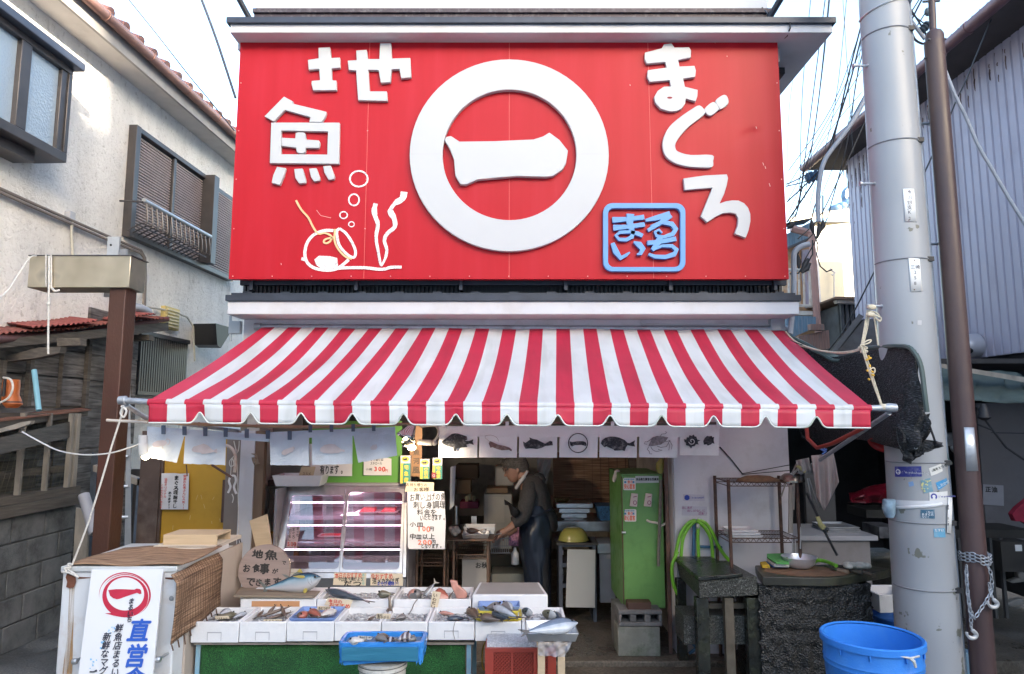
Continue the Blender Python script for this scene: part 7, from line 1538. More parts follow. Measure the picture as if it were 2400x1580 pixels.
mb=MB();gpoly(mb,[(100,670),(1175,670),(1175,688),(100,704)],.3);gpoly(mb,[(60,690),(99,690),(8,1430),(-30,1430)],.1,.01);gpoly(mb,[(1152,690),(1175,690),(1165,1470),(1133,1470)],.06,.01);gpoly(mb,[(5,1427),(1133,1432),(1133,1478),(0,1478)],.05,.004);obj("frame",mb,steel,gc,bev=.002)
mb=MB();gpoly(mb,[(0,1480),(1165,1480),(1160,1560),(0,1560)],.04);obj("base_strip",mb,M("navy_plinth",(.05,.06,.08),.5),gc)
mb=MB();gpoly(mb,[(110,720),(1140,715),(1115,1400),(60,1400)],.004,-.008);obj("glass_pane",mb,glass("case_glass",(.97,.96,1),.01,.05),gc)
xl,xr=P(662,1200,.1).x,P(950,1200,.1).x;zt_=P(800,1140,YT).z;zb_=P(800,1345,YBt).z
mb=MB();mb.box((xl,.75,zb_-.4),(xr,.77,zt_));mb.box((xl-.03,-.0,zb_-.45),(xl-.012,.75,zt_));mb.box((xr,.2,zb_-.45),(xr+.015,.75,zt_));mb.box((xl,.25,zt_+.001),(xr,.77,zt_+.02));mb.box((xl,.02,zb_-.03),(xr,.749,zb_-.012));mb.box((xl,.02,zb_-.5),(xr,.74,zb_-.031));obj("cabinet",mb,M("pinkish_grey_liner",(.30,.28,.30),.5,.05,.2,5),gc)
pk=M("pink_tube",(1,.8,.95),.4,emit=(1,.70,.90),es=2.0);shm=M("pink_steel_shelf",(.42,.36,.40),.25,.6,.15,12)
for ys,yl,y1 in((935,820,990),(1165,1025,1212)):
    z=G(600,ys)[0].z;yy=G(600,ys)[0].y+.05;mb=MB();mb.box((xl+.01,yy,z-.035),(xr-.01,yy+.008,z));mb.box((xl+.01,yy+.009,z-.012),(xr-.01,.74,z-.004));obj("shelf",mb,shm,gc)
for yl in(822,1025,1240):p=G(600,yl)[0];mb=MB();mb.tube([(xl+.03,p.y+.07,p.z),(xr-.015,p.y+.07,p.z)],.004,8);obj("light_tube",mb,pk,gc)
mb=MB();p=G(600,1290)[0];mb.box((xl+.01,p.y+.05,p.z-.05),(xr-.01,p.y+.055,p.z));mb.box((xl+.2,.5,p.z-.1),(xl+.21,.6,zt_-.05));obj("inner_rail",mb,shm,gc)
tuna_m=M("red_tuna_meat",(.62,.035,.05),.3,0,.2,40)
for(a,b_,c_,l)in(((735,925),(900,925),875,"left pack of red tuna blocks on the top shelf of the glass case"),((925,925),(1075,925),880,"right pack of red tuna blocks on the top shelf of the glass case"),((395,1150),(585,1150),1118,"pink sliced fish pack on the middle shelf of the glass case")):
    A,B=P(*b2(a)[0],.28),P(*b2(b_)[0],.28);h=(925-c_)*.268*mpp(.28);z=G(600,935)[0].z+.002 if a[1]<1000 else G(600,1165)[0].z+.002
    t=thing("fish_pack",((A.x+B.x)/2,.3,z),l,"fish pack","fish packs in the glass case");mb=MB();mb.hexa([(A.x,.28,z),(B.x,.28,z),(B.x,.4,z),(A.x,.4,z),(A.x-.012,.27,z+.012),(B.x+.012,.27,z+.012),(B.x+.012,.41,z+.012),(A.x-.012,.41,z+.012)]);obj("tray",mb,M("pink_white_tray",(.72,.5,.55),.3),t)
    mb=MB();w_=B.x-A.x;hh=.042 if a[1]<1000 else.018;mb.hexa([(A.x+.01,.285,z+.012),(B.x-.01,.285,z+.012),(B.x-.01,.37,z+.012),(A.x+.01,.37,z+.012),(A.x+w_*.3,.30,z+hh),(B.x-.012,.30,z+hh*.8),(B.x-.012,.37,z+hh),(A.x+w_*.25,.37,z+hh)]);obj("meat",mb,tuna_m,t,bev=.003)
lb=bpy.data.lights.new("case_light",'POINT');lb.energy=1.0;lb.color=(1,.75,.9);lb.shadow_soft_size=.1;o=bpy.data.objects.new("case_light",lb);COL.objects.link(o);o.parent=gc;o.location=Vector(((xl+xr)/2,.35,(zt_+zb_)/2+.1))-wloc(gc)
pz=G(180,1110)[0].y-.03
card(b2((150,1025),(238,1018),(205,1210),(115,1205)),pz,[("まぐち",694,1235,9,22,"k",'v'),("まぐろ",684,1237,9,24,"k",'v'),("切り落し",676,1240,7,27,"k",'v'),("500",673,1268,13,22,"r"),("円",685,1271,10,9,"k")],"pinkish price card behind the left pane of the glass case",mat=M("pinkish_card",(.60,.44,.46),.6))
# green board above with notices
gb=thing("green_board",tuple(P(850,1130,.3)),"bright green board above the glass fish case","board")
grn=M("bright_green_board",(.12,.34,.05),.5,0,.06,3,dirt=(.09,.30,.03),da=.4)
mb=MB();mb.pprism(FY(.3),b2((318,100),(1128,100),(1126,640),(400,640),(318,560)),-.02,0);obj("panel",mb,grn,gb)
mb=MB();mb.pbox(FY(.29),b2((395,640))[0],b2((1130,655))[0],-.02,.01);mb.pbox(FY(.28),b2((420,656))[0],b2((1130,690))[0],-.02,.01);obj("edge",mb,M("grey_edge_trim",(.30,.27,.25),.5),gb)
wpap=M("white_paper",(.68,.66,.64),.7,0,.03,4)
card(b2((318,300),(695,300),(690,582),(318,582)),.26,[("有ります。",750,1090,22,56,"k",'',.05),("弁当",733,1062,20,12,"k",'v')],"white notice with large black writing on the green board",mat=wpap)
card(b2((795,380),(1035,430),(1035,575),(792,575)),.27,[("にぎり御り皿",862,1072,9,36,"k"),("スチロール",868,1082,8,27,"k"),("300",876,1092,14,28,"r",'',.07),("円",903,1099,8,7,"r"),("小5時",858,1097,6,14,"k")],"white polystyrene tray notice with a large red 300 on the green board",mat=wpap)
card(b2((1195,130),(1305,150),(1298,590),(1195,580)),.2,[("魚河風",968,1050,16,60,"br",'v',.05)],"tall orange brown wooden plaque beside the green board",mat=M("orange_wood",(.38,.20,.09),.6,0,.15,8),name="wood_plaque",cat="plaque",group=None)
# tiled wall left of the case, mirror, tray shelf
mb=MB();x0_,x1_=P(602,1200,.14).x,P(690,1200,.4).x
tw=thing("tiled_wall",tuple(P(640,1300,.4)),"cream tiled wall strip behind the octagonal mirror","wall")
mb=MB();F=FY(.45);u0,zt2=F.hit(585,1120);u1,zb2=F.hit(700,1245)
for i in range(4):
    for j in range(5):w_,h_=(u1-u0)/4,(zt2-zb2)/5;mb.fbox(F,u0+w_*i,u0+w_*(i+1)-.004,zb2+h_*j,zb2+h_*(j+1)-.004,-.01,0)
obj("tile",mb,M("cream_tile",(.48,.43,.36),.3,0,.08,6),tw);mb=MB();mb.fbox(F,u0-.1,u1,-.0,zb2-.004,-.03,-.005);obj("orange_panel",mb,M("orange_panel",(.40,.19,.03),.5),tw);mb=MB();mb.fbox(F,u0-.1,u1,zb2,zt2+.6,-.03,-.012);obj("grout",mb,M("grout_grey",(.2,.18,.15),.8),tw)
om=thing("octagonal_mirror",tuple(P(613,1210,.3)),"tall octagonal mirror in a grey frame on the cream tiles","mirror")
oo=b1((1350,755),(1400,755),(1440,850),(1430,1000),(1400,1095),(1330,1095),(1292,1010),(1300,860));c0=(sum(x for x,y in oo)/8,sum(y for x,y in oo)/8);oi=[(c0[0]+(x-c0[0])*.78,c0[1]+(y-c0[1])*.84)for x,y in oo]
F=FY(.3);mb=MB();mb.ring(F,[F.hit(*p)for p in oo],[F.hit(*p)for p in oi],-.02,0);obj("frame",mb,M("grey_brown_frame",(.2,.18,.15),.5),om);mb=MB();mb.pprism(F,oi,-.02,-.01);obj("glass",mb,M("mirror_glass",(.5,.5,.52),.04,1),om)
mb=MB();a=P(641,1114,.1);b_=P(754,1140,.1);tray("white_tray",a.x+.02,b_.x-.02,.1,.32,b_.z,a.z-b_.z,styr,"shallow white polystyrene tray on the corner of the glass case",flare=.025)
card(b2((250,498),(372,500),(345,610),(215,605)),.12,[("スルメ",709,1106,9,20,"br"),("300",706,1114,8,22,"br")],"brown paper bag with writing leaning in the white tray",mat=M("kraft_paper",(.50,.38,.24),.8))
mb=MB();mb.pbox(FY(.4),(604,1126),(690,1140),-.05,0);one("driftwood_shelf",mb,oldwood,"dark timber ledge above the octagonal mirror","shelf")
mb=MB()
for k in range(22):mb.pbox(FY(.55),(595,1030+k*4.5),(612,1032+k*4.5),-.01,0)
one("slatted_screen",mb,M("grey_slats",(.35,.35,.36),.6),"small grey slatted screen behind the white door jamb","screen")
mb=MB()
for k in range(3):mb.tube(catmull([P(*q,-.08)for q in b1((1260+k*15,450),(1300+k*8,470),(1330-k*9,530),(1290,560),(1265+k*5,490),(1310,550-k*15),(1345-k*6,545))],4),.004,5)
one("coiled_hose",mb,M("tan_cord",(.22,.18,.13),.8),"tan cord coiled on the brown post by the glass case","cord coil")
hk=thing("hanging_clip",tuple(P(545,1160,-.2)),"white plastic hanger clip dangling on thin cords beside the yellow door","clip")
mb=MB();mb.tube(catmull([P(*q,-.2)for q in b1((1020,850),(1045,790),(1030,730),(1050,680),(1090,680),(1100,730),(1080,790),(1105,860))],4),.008,6);obj("clip",mb,white_pl,hk)
mb=MB();mb.tube([P(*q,-.2)for q in b1((1080,320),(1105,430),(1120,700),(1130,1290))],.0035,5);mb.tube(catmull([P(*q,-.2)for q in b1((1135,320),(1120,430),(1040,520),(1045,580),(1080,560),(1060,500),(1045,680))],4),.0035,5);mb.tube(catmull([P(*q,-.2)for q in b1((1060,860),(1075,900),(1065,950))],4),.004,5);obj("cord",mb,rope_w,hk)
mb=MB();mb.tube(catmull([P(*q,-.22)for q in b1((1000,365),(1050,390),(1090,450),(1095,560),(1085,640))],4),.012,8);obj("hook_arm",mb,M("rusty_cream_arm",(.55,.48,.42),.6,0,.1,9,dirt=(.3,.12,.06),da=.7,ds=12),hk)
mb=MB();mb.tube([P(*q,-.6)for q in b1((855,565),(1055,690))],.008,6);mb.tube([P(*q,-1.0)for q in b1((595,560),(605,680))],.004,5);obj("stay_bar",mb,brown_fr,hk)
for i,pts in enumerate((((1120,1290),(1160,1340),(1160,1450),(1100,1560)),)):
    mb=MB();mb.tube(catmull([P(x,y,-.5)for x,y in((562,1263),(567,1290),(560,1340),(548,1400),(540,1418))],4),.004,5);mb.tube(catmull([P(x,y,-.5)for x,y in((558,1262),(557,1330),(545,1400),(530,1420),(545,1424),(562,1420),(556,1412),(535,1416))],4),.005,5);one("black_flex",mb,wire_k,"black cables hanging between the freezer and the round sign","cable")
# delivery cartons and big price notice
for(x0,y0,x1,y1,tx,l)in((939,1068,961,1133,"宅急便","left delivery leaflet box with a yellow top beside the green board"),(985,1076,1006,1123,"代金引換","middle delivery leaflet box with green writing strip"),(1014,1073,1036,1123,"宅急便","right delivery leaflet box above the price notice")):
    t=thing("leaflet_box",tuple(P((x0+x1)/2,y1,.1)),l,"leaflet box","leaflet boxes above the price notice");F=FY(.1)
    mb=MB();mb.pbox(F,(x0,y0),(x1,y1),-.05,0);obj("carton",mb,wpap,t)
    mb=MB();mb.pbox(F,(x0+6,y0+18),(x1,y1),.0005,.001);obj("green_strip",mb,M("teal_print",(.03,.26,.20),.5),t)
    mb=MB();mb.pbox(F,(x0,y0+18),(x0+5.8,y1),.0005,.001);m2=[F.hit((x0+x1)/2+9*math.cos(a),y0+8+6*math.sin(a))for a in[k*.52 for k in range(12)]];mb.flat(F,m2,.001);k=mpp(.1);text(mb,F,tx,*F.hit(x0+8,y0+20,0),11*k,.0016,vert=True,w=(y1-y0-22)*k,bold=.04);obj("yellow_print",mb,INK["y"],t)
    mb=MB();mb.flat(F,[F.hit((x0+x1)/2+a,y0+8+b_,0)for a,b_ in((-5,-2),(-1,-1),(3,-3),(5,0),(3,3),(-3,3),(-6,1))],.002);obj("dark_mark",mb,INK["k"],t)
card(d6((100,300),(380,308),(375,415),(85,402)),-.03,[("お持ち帰りの",952,1131,9,49,"k",'',.025,-.03),("お客様",969,1142,11,36,"k",'',.03)],"cream card asking take away customers above the large price notice")
card(d6((108,405),(482,398),(498,700),(490,988),(125,988),(112,960)),-.06,[("お買い上げの魚",961,1156,18,82,"k",'',.028),("刺し身調理",968,1175,17,75,"k",'',.028),("料金を",977,1193,15,46,"k",'',.028),("いただきます。",985,1206,14,58,"k",'',.04),("小皿",960,1223,12,32,"k",'',.04),("100",977,1231,16,32,"o",'',.05),("円",1007,1233,12,11,"k",'',.04),("中皿以上",960,1251,13,58,"k",'',.04),("200",978,1263,15,34,"o",'',.05),("円",1011,1264,12,11,"k",'',.04),("となります。",986,1273,12,50,"k",'',.04)],"large white notice of slicing charges hanging right of the glass case",mat=M("notice_paper",(.66,.67,.72),.6,0,.03,4),name="price_notice",cat="notice",group=None,thick=.002)
card(d6((355,208),(400,208),(398,262),(357,264)),.08,[("○",1013,1111,8,8,"w")],"tiny dark red card with a white ring by the leaflet boxes",mat=M("dark_red_card",(.30,.03,.04),.6),group=None)
# mustard poster card on the yellow door
card(b1((342,650),(480,648),(530,655),(622,650),(612,1018),(335,1018)),-.03,[("常連のお客さんに人気!!",430,1113,8,78,"r",'v'),("まぐろ",408,1114,13,36,"k",'v',.07),("味醂干し",407,1150,11,40,"k",'v',.04),("あります!!",394,1152,9,40,"k",'v',.05),("当店オリジナル",386,1120,7,46,"r",'v'),("こだわりない味です",378,1134,6,56,"r",'v')],"white poster in red and black writing taped to the yellow door",mat=M("poster_paper",(.60,.60,.62),.5),name="poster",cat="poster",group=None)
# ---- interior furniture
rust_st=M("rusty_steel_rack",(.16,.11,.085),.65,.3,.3,20,.2,50,(.28,.13,.07),.6,16)
def rack(name,px0,px1,Y,D,ys,top,bot,mat,label,cat="shelf rack",r=.011,wire=True):
    x0,x1=P(px0,bot,Y).x,P(px1,bot,Y).x;zt_=P(px0,top,Y).z;t=thing(name,((x0+x1)/2,Y+D/2,0),label,cat)
    for x,y in((x0,Y),(x1,Y),(x0,Y+D),(x1,Y+D)):mb=MB();mb.cyl((x,y,0),(x,y,zt_),r);obj("leg",mb,mat,t)
    for yy in ys:
        z=P(px0,yy,Y).z;mb=MB()
        for a,b_ in(((x0,Y),(x1,Y)),((x0,Y+D),(x1,Y+D)),((x0,Y),(x0,Y+D)),((x1,Y),(x1,Y+D))):
            for dz in(0,-.028):mb.cyl((*a,z+dz),(*b_,z+dz),.0035,n=6)
        n=int((x1-x0)/.04)
        for i in range(n):xa=x0+(x1-x0)*i/n;xb=x0+(x1-x0)*(i+1)/n;mb.tube([(xa,Y,z),((xa+xb)/2,Y,z-.028),(xb,Y,z)],.0025,4)
        for i in range(1,n*2):xa=x0+(x1-x0)*i/(n*2);mb.cyl((xa,Y,z),(xa,Y+D,z),.002,n=4)
        obj("wire_shelf",mb,mat,t)
    return x0,x1,zt_
rack("rusty_rack",1062,1143,.45,.35,(1266,1300,1395),1262,1420,rust_st,"rusty wire table carrying fish trays in front of the fishmonger")
rack("small_rack",975,1040,.4,.3,(1318,),1290,1440,rust_st,"thin brown rack below the price notice")
x0_,x1_=P(1056,1268,.4).x,P(1148,1268,.4).x;z=P(1100,1264,.4).z
mb=MB();mb.box((x0_-.03,.38,z-.012),(x1_+.03,.85,z));one("work_plate",mb,rust_st,"rust stained plate on the wire table","plate")
tray("fish_tray",P(1085,1268,.4).x,P(1143,1268,.4).x,.42,.6,z+.001,.035,alu,"aluminium tray of cut fish at the fishmonger's hands");tray("white_tray",P(1090,1240,.62).x,P(1158,1240,.62).x,.62,.78,z+.005,.06,white_pl,"white plastic tray standing behind the cut fish")
fish((P(1092,1255,.5).x,.5,z+.05),(P(1128,1250,.5).x,.52,z+.05),.06,.05,brn,pinkf,"dark cut fish on the aluminium tray by the fishmonger's hands");fish((P(1140,1255,.5).x,.48,z+.05),(P(1122,1250,.5).x,.52,z+.05),.05,.04,silver,whitef,"pale fish on the aluminium tray by the fishmonger's hands")
mb=MB();
for k in range(5):mb.ell(P(1060+k*3,1240+(k%3)*5,.5),(.03,.03,.025))
one("white_cloth",mb,M("dirty_white_cloth",(.45,.41,.36),.9,0,.2,20,.5,60),"crumpled off white cloth left of the fish trays","cloth")
mb=MB();mb.pbox(FY(.9),(1105,1210),(1117,1238),-.02,0);one("metal_grater",mb,alu,"small upright metal grater behind the trays","grater")
def bx_(name,a,b_,Y,D,mat,label,cat,bev=.004,group=None):mb=MB();mb.pbox(FY(Y),a,b_,-D,0);return one(name,mb,mat,label,cat,group,bev=bev)
card_m=M("brown_cardboard",(.28,.19,.12),.8,0,.1,4)
bx_("cardboard_box",(1070,1125),(1103,1158),2.3,.3,card_m,"brown cardboard box with a pale label at the back of the shop","box");bx_("cardboard_box",(1068,1090),(1120,1124),2.5,.4,M("dark_cardboard",(.12,.085,.06),.8),"dark brown carton stacked above the cardboard box","box")
bx_("magenta_crate",(1078,1176),(1121,1192),1.9,.25,M("magenta_plastic",(.22,.012,.06),.5),"dark magenta plastic crate of small tubs on a back shelf","crate")
for i in range(3):mb=MB();c_=P(1094+i*8,1172-(i==1)*4,1.95);mb.lathe([(.015,-.02),(.022,.03),(.018,.04)],c_,12);one("small_tub",mb,M("pale_yellow_tub",(.50,.48,.30),.5),("left","middle","right")[i]+" pale yellow tub in the magenta crate","tub","tubs in the magenta crate")
bx_("dark_counter",(1058,1228),(1160,1245),1.9,.6,M("dark_counter",(.08,.075,.07),.6),"dark back counter behind the wire table","counter");mb=MB();lathe_px(mb,[(1069,1185,6),(1069,1192,7),(1069,1228,8)],1.7);one("metal_flask",mb,steel,"metal vacuum flask on the back counter","flask")
mb=MB();mb.pprism(FY(.9),[(1056,1095),(1068,1092),(1064,1185),(1054,1195)],-.02,0);one("leaning_white_board",mb,white_pl,"narrow white board hanging beside the magenta crate","board")
bx_("white_cooler",(1160,1094),(1205,1140),1.9,.4,M("cream_appliance",(.50,.48,.44),.4),"cream appliance with rounded corners at the top of the back wall","appliance",.02)
wf=bx_("small_fridge",(1134,1158),(1200,1380),1.7,.5,M("grey_white_fridge",(.50,.50,.48),.4,dirt=(.3,.28,.25),da=.3),"grey white refrigerator with a faded note on its door behind the fishmonger","refrigerator",.01)
mb=MB();mb.pbox(FY(1.695),(1144,1164),(1182,1225),0,.002);obj("faded_note",mb,M("grey_note",(.58,.57,.54),.7),wf);bx_("shelf_boxes",(1140,1144),(1190,1156),1.7,.3,card_m,"flat packages on top of the grey white refrigerator","packages")
mb=MB()
for k in range(9):mb.cyl(P(1152+k*5,1262,.9),P(1152+k*5,1295,.9),.003,n=5)
for y in(1262,1280,1296):mb.cyl(P(1150,y,.9),P(1196,y,.9),.005,n=6)
one("wire_basket",mb,galv,"wire basket shelf below the fishmonger's hands","basket")
bx_("low_step",(1152,1345),(1232,1365),1.1,.5,M("yellowish_white_tile",(.46,.44,.36),.4),"tiled white step on the floor beside the fishmonger","step");bx_("low_cabinet",(1148,1300),(1226,1343),1.4,.4,M("dark_olive_cabinet",(.10,.09,.06),.6),"dark cabinet above the tiled step","cabinet")
mb=MB();lathe_px(mb,[(1207,1283,3),(1207,1290,4),(1207,1297,9),(1207,1322,9)],1.0);one("white_bottle",mb,white_pl,"white plastic squeeze bottle near the apron","bottle")
bx_("flower_poster",(1192,1236),(1222,1280),1.05,.01,M("pink_flower_paper",(.48,.22,.34),.6,0,.9,60),"small colourful paper hanging beside the apron","poster");bx_("white_paper_bag",(1083,1312),(1141,1390),.55,.2,M("grey_paper_bag",(.34,.33,.32),.7,0,.1,5),"greyish bag with writing on the lower shelf of the wire table","bag")
tb=FY(.548);mb=MB();text(mb,tb,"お秋",*tb.hit(1114,1318),14*mpp(.55),0,bold=.03);one("bag_writing",mb,INK["k"],"black writing of two characters on the greyish bag","writing")
# right part: blind, trays, blue basket, shelf unit, board, green cabinet
bl_=thing("reed_blind",tuple(P(1380,1180,1.9)),"brown reed blind hanging at the back above the steel trays","blind")
mb=MB();mb.pbox(FY(1.9),(1296,1060),(1474,1192),-.01,0);obj("reeds",mb,reed_s,bl_);mb=MB()
for k in range(9):x=1310+k*19.5;mb.pbox(FY(1.895),(x,1060),(x+1.2,1192),0,.004);
obj("binding_thread",mb,M("dark_thread",(.10,.055,.035),.8),bl_)
mb=MB();mb.pbox(FY(1.8),(1473,1050),(1550,1120),-.02,0);one("wavy_panel",mb,M("purple_brown_panel",(.12,.09,.075),.7,0,.5,3,stretch=(1,1,12)),"purple brown ribbed panel right of the reed blind","panel")
for i in range(4):a=P(1304+i*6,1180+i*12,1.3);b_=P(1390-i*7,1191+i*12,1.3);mb=MB();mb.box((a.x,1.3+.01*i,b_.z),(b_.x,1.6,a.z));one("steel_tray",mb,steel,("top","second","third","lowest")[i]+" steel tray of the stack below the reed blind","tray","stacked steel trays",bev=.004)
bx_("steel_counter",(1302,1222),(1440,1246),1.2,.6,steel,"stained steel counter under the tray stack","counter");mb=MB();lathe_px(mb,[(1318,1167,19),(1317,1170,18),(1317,1180,10)],1.4);one("brass_bowl",mb,M("brass_bowl",(.30,.26,.13),.25,.8),"brassy metal bowl on the tray stack","bowl")
mb=MB();a=P(1398,1186,1.25);b_=P(1440,1222,1.25);mb.hexa([(a.x+.04,1.25,b_.z),(b_.x,1.25,b_.z),(b_.x,1.5,b_.z),(a.x+.04,1.5,b_.z),(a.x,1.24,a.z),(b_.x+.05,1.24,a.z),(b_.x+.05,1.52,a.z),(a.x,1.52,a.z)]);one("blue_basket",mb,M("blue_basket_plastic",(.035,.12,.26),.5,0,.6,70),"dark blue plastic basket beside the green cabinet","basket")
su=thing("grey_drawer_unit",tuple(P(1346,1420,.8)),"slate grey plastic shelf unit holding small jars","shelf unit");x0_,x1_=P(1310,1300,.8).x,P(1397,1300,.8).x;slate=M("slate_plastic",(.085,.10,.13),.5);zt_=P(1350,1272,.8).z
for x in(x0_,x1_-.03):mb=MB();mb.box((x,.8,0),(x+.03,1.1,zt_-.02));obj("side",mb,slate,su)
for y in(1272,1320,1368):z=P(1350,y,.8).z;mb=MB();mb.box((x0_+.0305,.801,z-.035),(x1_-.0305,1.1,z));obj("shelf",mb,slate,su)
mb=MB();mb.box((x0_-.02,.78,zt_-.019),(x1_+.02,1.12,zt_));obj("top",mb,M("dark_top",(.06,.055,.05),.5),su);mb=MB()
for y in(1300,1345,1360):mb.tube([P(1318,y,.85),P(1318,y-12,.85)],.014,10)
obj("jar",mb,alu,su)
mb=MB();mb.pprism(FY(.72),b5((237,180),(550,185),(545,830),(218,825)),-.015,0);one("white_board",mb,M("milky_board",(.48,.49,.48),.45,0,.03,3),"milky white cutting board leaning on the slate shelf unit","cutting board",bev=.003)
mb=MB();lathe_px(mb,[(1343,1236,5),(1344,1236.5,14),(1344,1240,22),(1344,1247,28),(1344,1256,32),(1344,1262,33),(1344,1265,35),(1344,1267,35)],.95,32);one("yellow_bowl",mb,M("pale_yellow_enamel",(.40,.38,.10),.25),"upturned pale yellow bowl on the slate shelf unit","bowl")
bx_("storage_box",(1405,1297),(1443,1413),.9,.4,M("white_storage",(.42,.42,.44),.5),"white storage box between the board and the green cabinet","box");bx_("metal_box",(1400,1274),(1442,1298),.88,.35,alu,"metal drawers above the white storage box","drawer")
gcab=thing("green_cabinet",tuple(P(1490,1430,.1)),"tall bright green cabinet with stickers standing on concrete blocks","cabinet")
cabY=.12;xa,xb_=P(1459,1300,cabY).x,P(1556,1300,cabY).x;zt_=P(1500,1111,cabY).z;zb_=P(1500,1426,cabY).z;xs_=P(1437,1300,.6).x
gm=M("green_cabinet_paint",(.115,.27,.075),.4,0,.12,3,.05,60,(.06,.16,.045),.5,7)
mb=MB();mb.add([(xa,cabY,zb_),(xb_,cabY,zb_),(xb_,.75,zb_),(xs_,.75,zb_),(xa,cabY,zt_),(xb_,cabY,zt_),(xb_,.75,zt_),(xs_,.75,zt_)],[(0,1,5,4),(1,2,6,5),(2,3,7,6),(3,0,4,7),(4,5,6,7),(3,2,1,0)]);obj("body",mb,gm,gcab)
mb=MB();F=FY(cabY);mb.fbox(F,xa+.006,xb_-.002,zb_+.01,zt_-.01,.001,.02);dr=obj("door",mb,gm,gcab,bev=.003)
mb=MB();mb.cyl((xa+.002,cabY-.012,zb_+.02),(xa+.002,cabY-.012,zt_-.02),.004);obj("hinge_rod",mb,brown_fr,gcab)
mb=MB();c_=P(1463,1248,cabY-.03);mb.cyl(c_+Vector((-.02,0,0)),c_+Vector((.012,0,0)),.009);obj("latch",mb,alu,dr);mb=MB();mb.tube(catmull([P(*q,cabY-.035)for q in b4((1085,1195),(1130,1215),(1200,1225),(1240,1255),(1295,1225))],4),.009,6);obj("handle",mb,M("cream_plastic",(.6,.56,.48),.5),dr)
mb=MB();mb.tube([P(*q,cabY-.05)for q in b4((1240,760),(1232,1100),(1215,1560))]+[P(*q,cabY-.05)for q in b5((1252,365),)],[.012,.013,.012,.013],8);obj("iron_bar",mb,M("grey_brown_bar",(.15,.14,.12),.7,0,.3,30),gcab)
FCb=FY(cabY-.022)
for y0,l in((738,"upper"),(1078,"lower")):
    mb=MB();mb.pprism(FCb,b4(*rrect(834+(y0-738)*.04,y0,968+(y0-738)*.02,y0+133,14,3)),0,.001);o=obj("food_safety_sticker",mb,wpap,dr,label=l+" white sticker with red writing");mb=MB();k=mpp(cabY)*1.0;x,y=b4((840,y0+25))[0]
    text(mb,FCb,"食の",*FCb.hit(x+8,y,0),8*k,.0018,w=13*k,bold=.04);text(mb,FCb,"安心宣言",*FCb.hit(x,y+8.5,0),12*k,.0018,w=25.5*k,bold=.05);obj("lettering",mb,INK["o"],o);mb=MB()
    for xx in(843,930):mb.pbox(FCb,b4((xx,y0+35))[0],b4((xx+24,y0+58))[0],.001,.0018)
    text(mb,FCb,"食品衛生協会",*FCb.hit(x,y-4,0),3.5*k,.002,w=24*k,bold=.03);obj("blue_print",mb,M("print_blue",(.06,.25,.42),.5),o)
mb=MB();mb.pprism(FCb,b4((965,718),(1215,718),(1218,790),(962,795)),0,.001);o=obj("name_plate",mb,M("silver_plate",(.46,.49,.50),.35),dr);mb=MB();k=mpp(cabY);text(mb,FCb,"食品衛生講習会受講済",*FCb.hit(*b4((970,738))[0],0),6.5*k,.0018,w=52*k,bold=.04);obj("lettering",mb,INK["k"],o)
for x0,r_ in((918,.1),(1072,.08)):
    mb=MB();q=b4((x0+5,905),(x0+75,912),(x0+65,1052),(x0-15,1045));mb.pprism(FCb,q,0,.014);o=obj("hanging_charm",mb,M("pinkish_white_pack",(.55,.45,.42),.35),dr,bev=.003);mb=MB()
    mb.pstroke(FCb,[(q[0][0]+8+4*math.cos(a),q[0][1]+22+4.5*math.sin(a))for a in[k*.7 for k in range(10)]],1.6,.0142,.0148);mb.pstroke(FCb,[(q[0][0]+4,q[0][1]+9),(q[0][0]+12,q[0][1]+7)],2,.0142,.0148);obj("mark",mb,M("maroon_mark",(.25,.08,.14),.5),o)
mb=MB();
for k in range(5):mb.ell(P(*b4((770-k*9,690+k*16+(k==0)*-8))[0],cabY+.25),(.028-.003*k,.03,.025))
one("white_rag",mb,M("white_rag",(.55,.52,.48),.9),"white rag bunched on the top left corner of the green cabinet","rag")
mb=MB();lathe_px(mb,[(1551,1075,4),(1547,1085,9),(1546,1100,9),(1548,1110,5)],.05,12);one("yellow_bag",mb,M("olive_yellow_bag",(.30,.27,.06),.5,0,.3,12,.6,40),"crumpled olive yellow bag hanging above the green cabinet","bag")
cb=thing("concrete_blocks",tuple(P(1490,1522,-.02)),"two stacked grey concrete blocks under the green cabinet","concrete block")
Yc=-.06;u0,z1_=FY(Yc).hit(1450,1431);u1,z0_=FY(Yc).hit(1556,1469);F=FY(Yc);n_=3
def blockface(mb,u0,u1,z0,z1,holes):
    xs=[u0];
    for k in range(holes):c_=u0+(u1-u0)*(k+.5+.0)/holes;xs+=[c_-.03,c_+.03]
    xs.append(u1);zt__,zb__=z1-(z1-z0)*.27,z0+(z1-z0)*.27
    mb.fbox(F,u0,u1,zt__,z1,-.2,0);mb.fbox(F,u0,u1,z0,zb__,-.2,0)
    for k in range(0,len(xs),2):mb.fbox(F,xs[k],xs[k+1],zb__,zt__,-.2,-.0005)
mb=MB();blockface(mb,u0,u1-.01,z0_,z1_,3);obj("upper_block",mb,blk_m,cb,bev=.008);mb=MB();mb.fbox(F,u0-.03+.02,u1-.03,0.0,z0_-.003,-.19,.002);obj("lower_block",mb,M("mossy_block",(.20,.21,.19),.9,0,.25,9,.5,80,(.03,.06,.025),.9,4),cb,bev=.006)
mb=MB();mb.fbox(F,u0+.002,u1-.03,.0,z1_-.02,-.42,-.202);obj("rear_block",mb,blk_m,cb);bx_("rusty_plate",(1471,1412),(1527,1431),-.03,.1,M("dark_rust_plate",(.07,.035,.025),.6),"rusty metal plate wedged on the concrete blocks","plate")
mb=MB();a=P(*b3((830,400))[0],1.5)
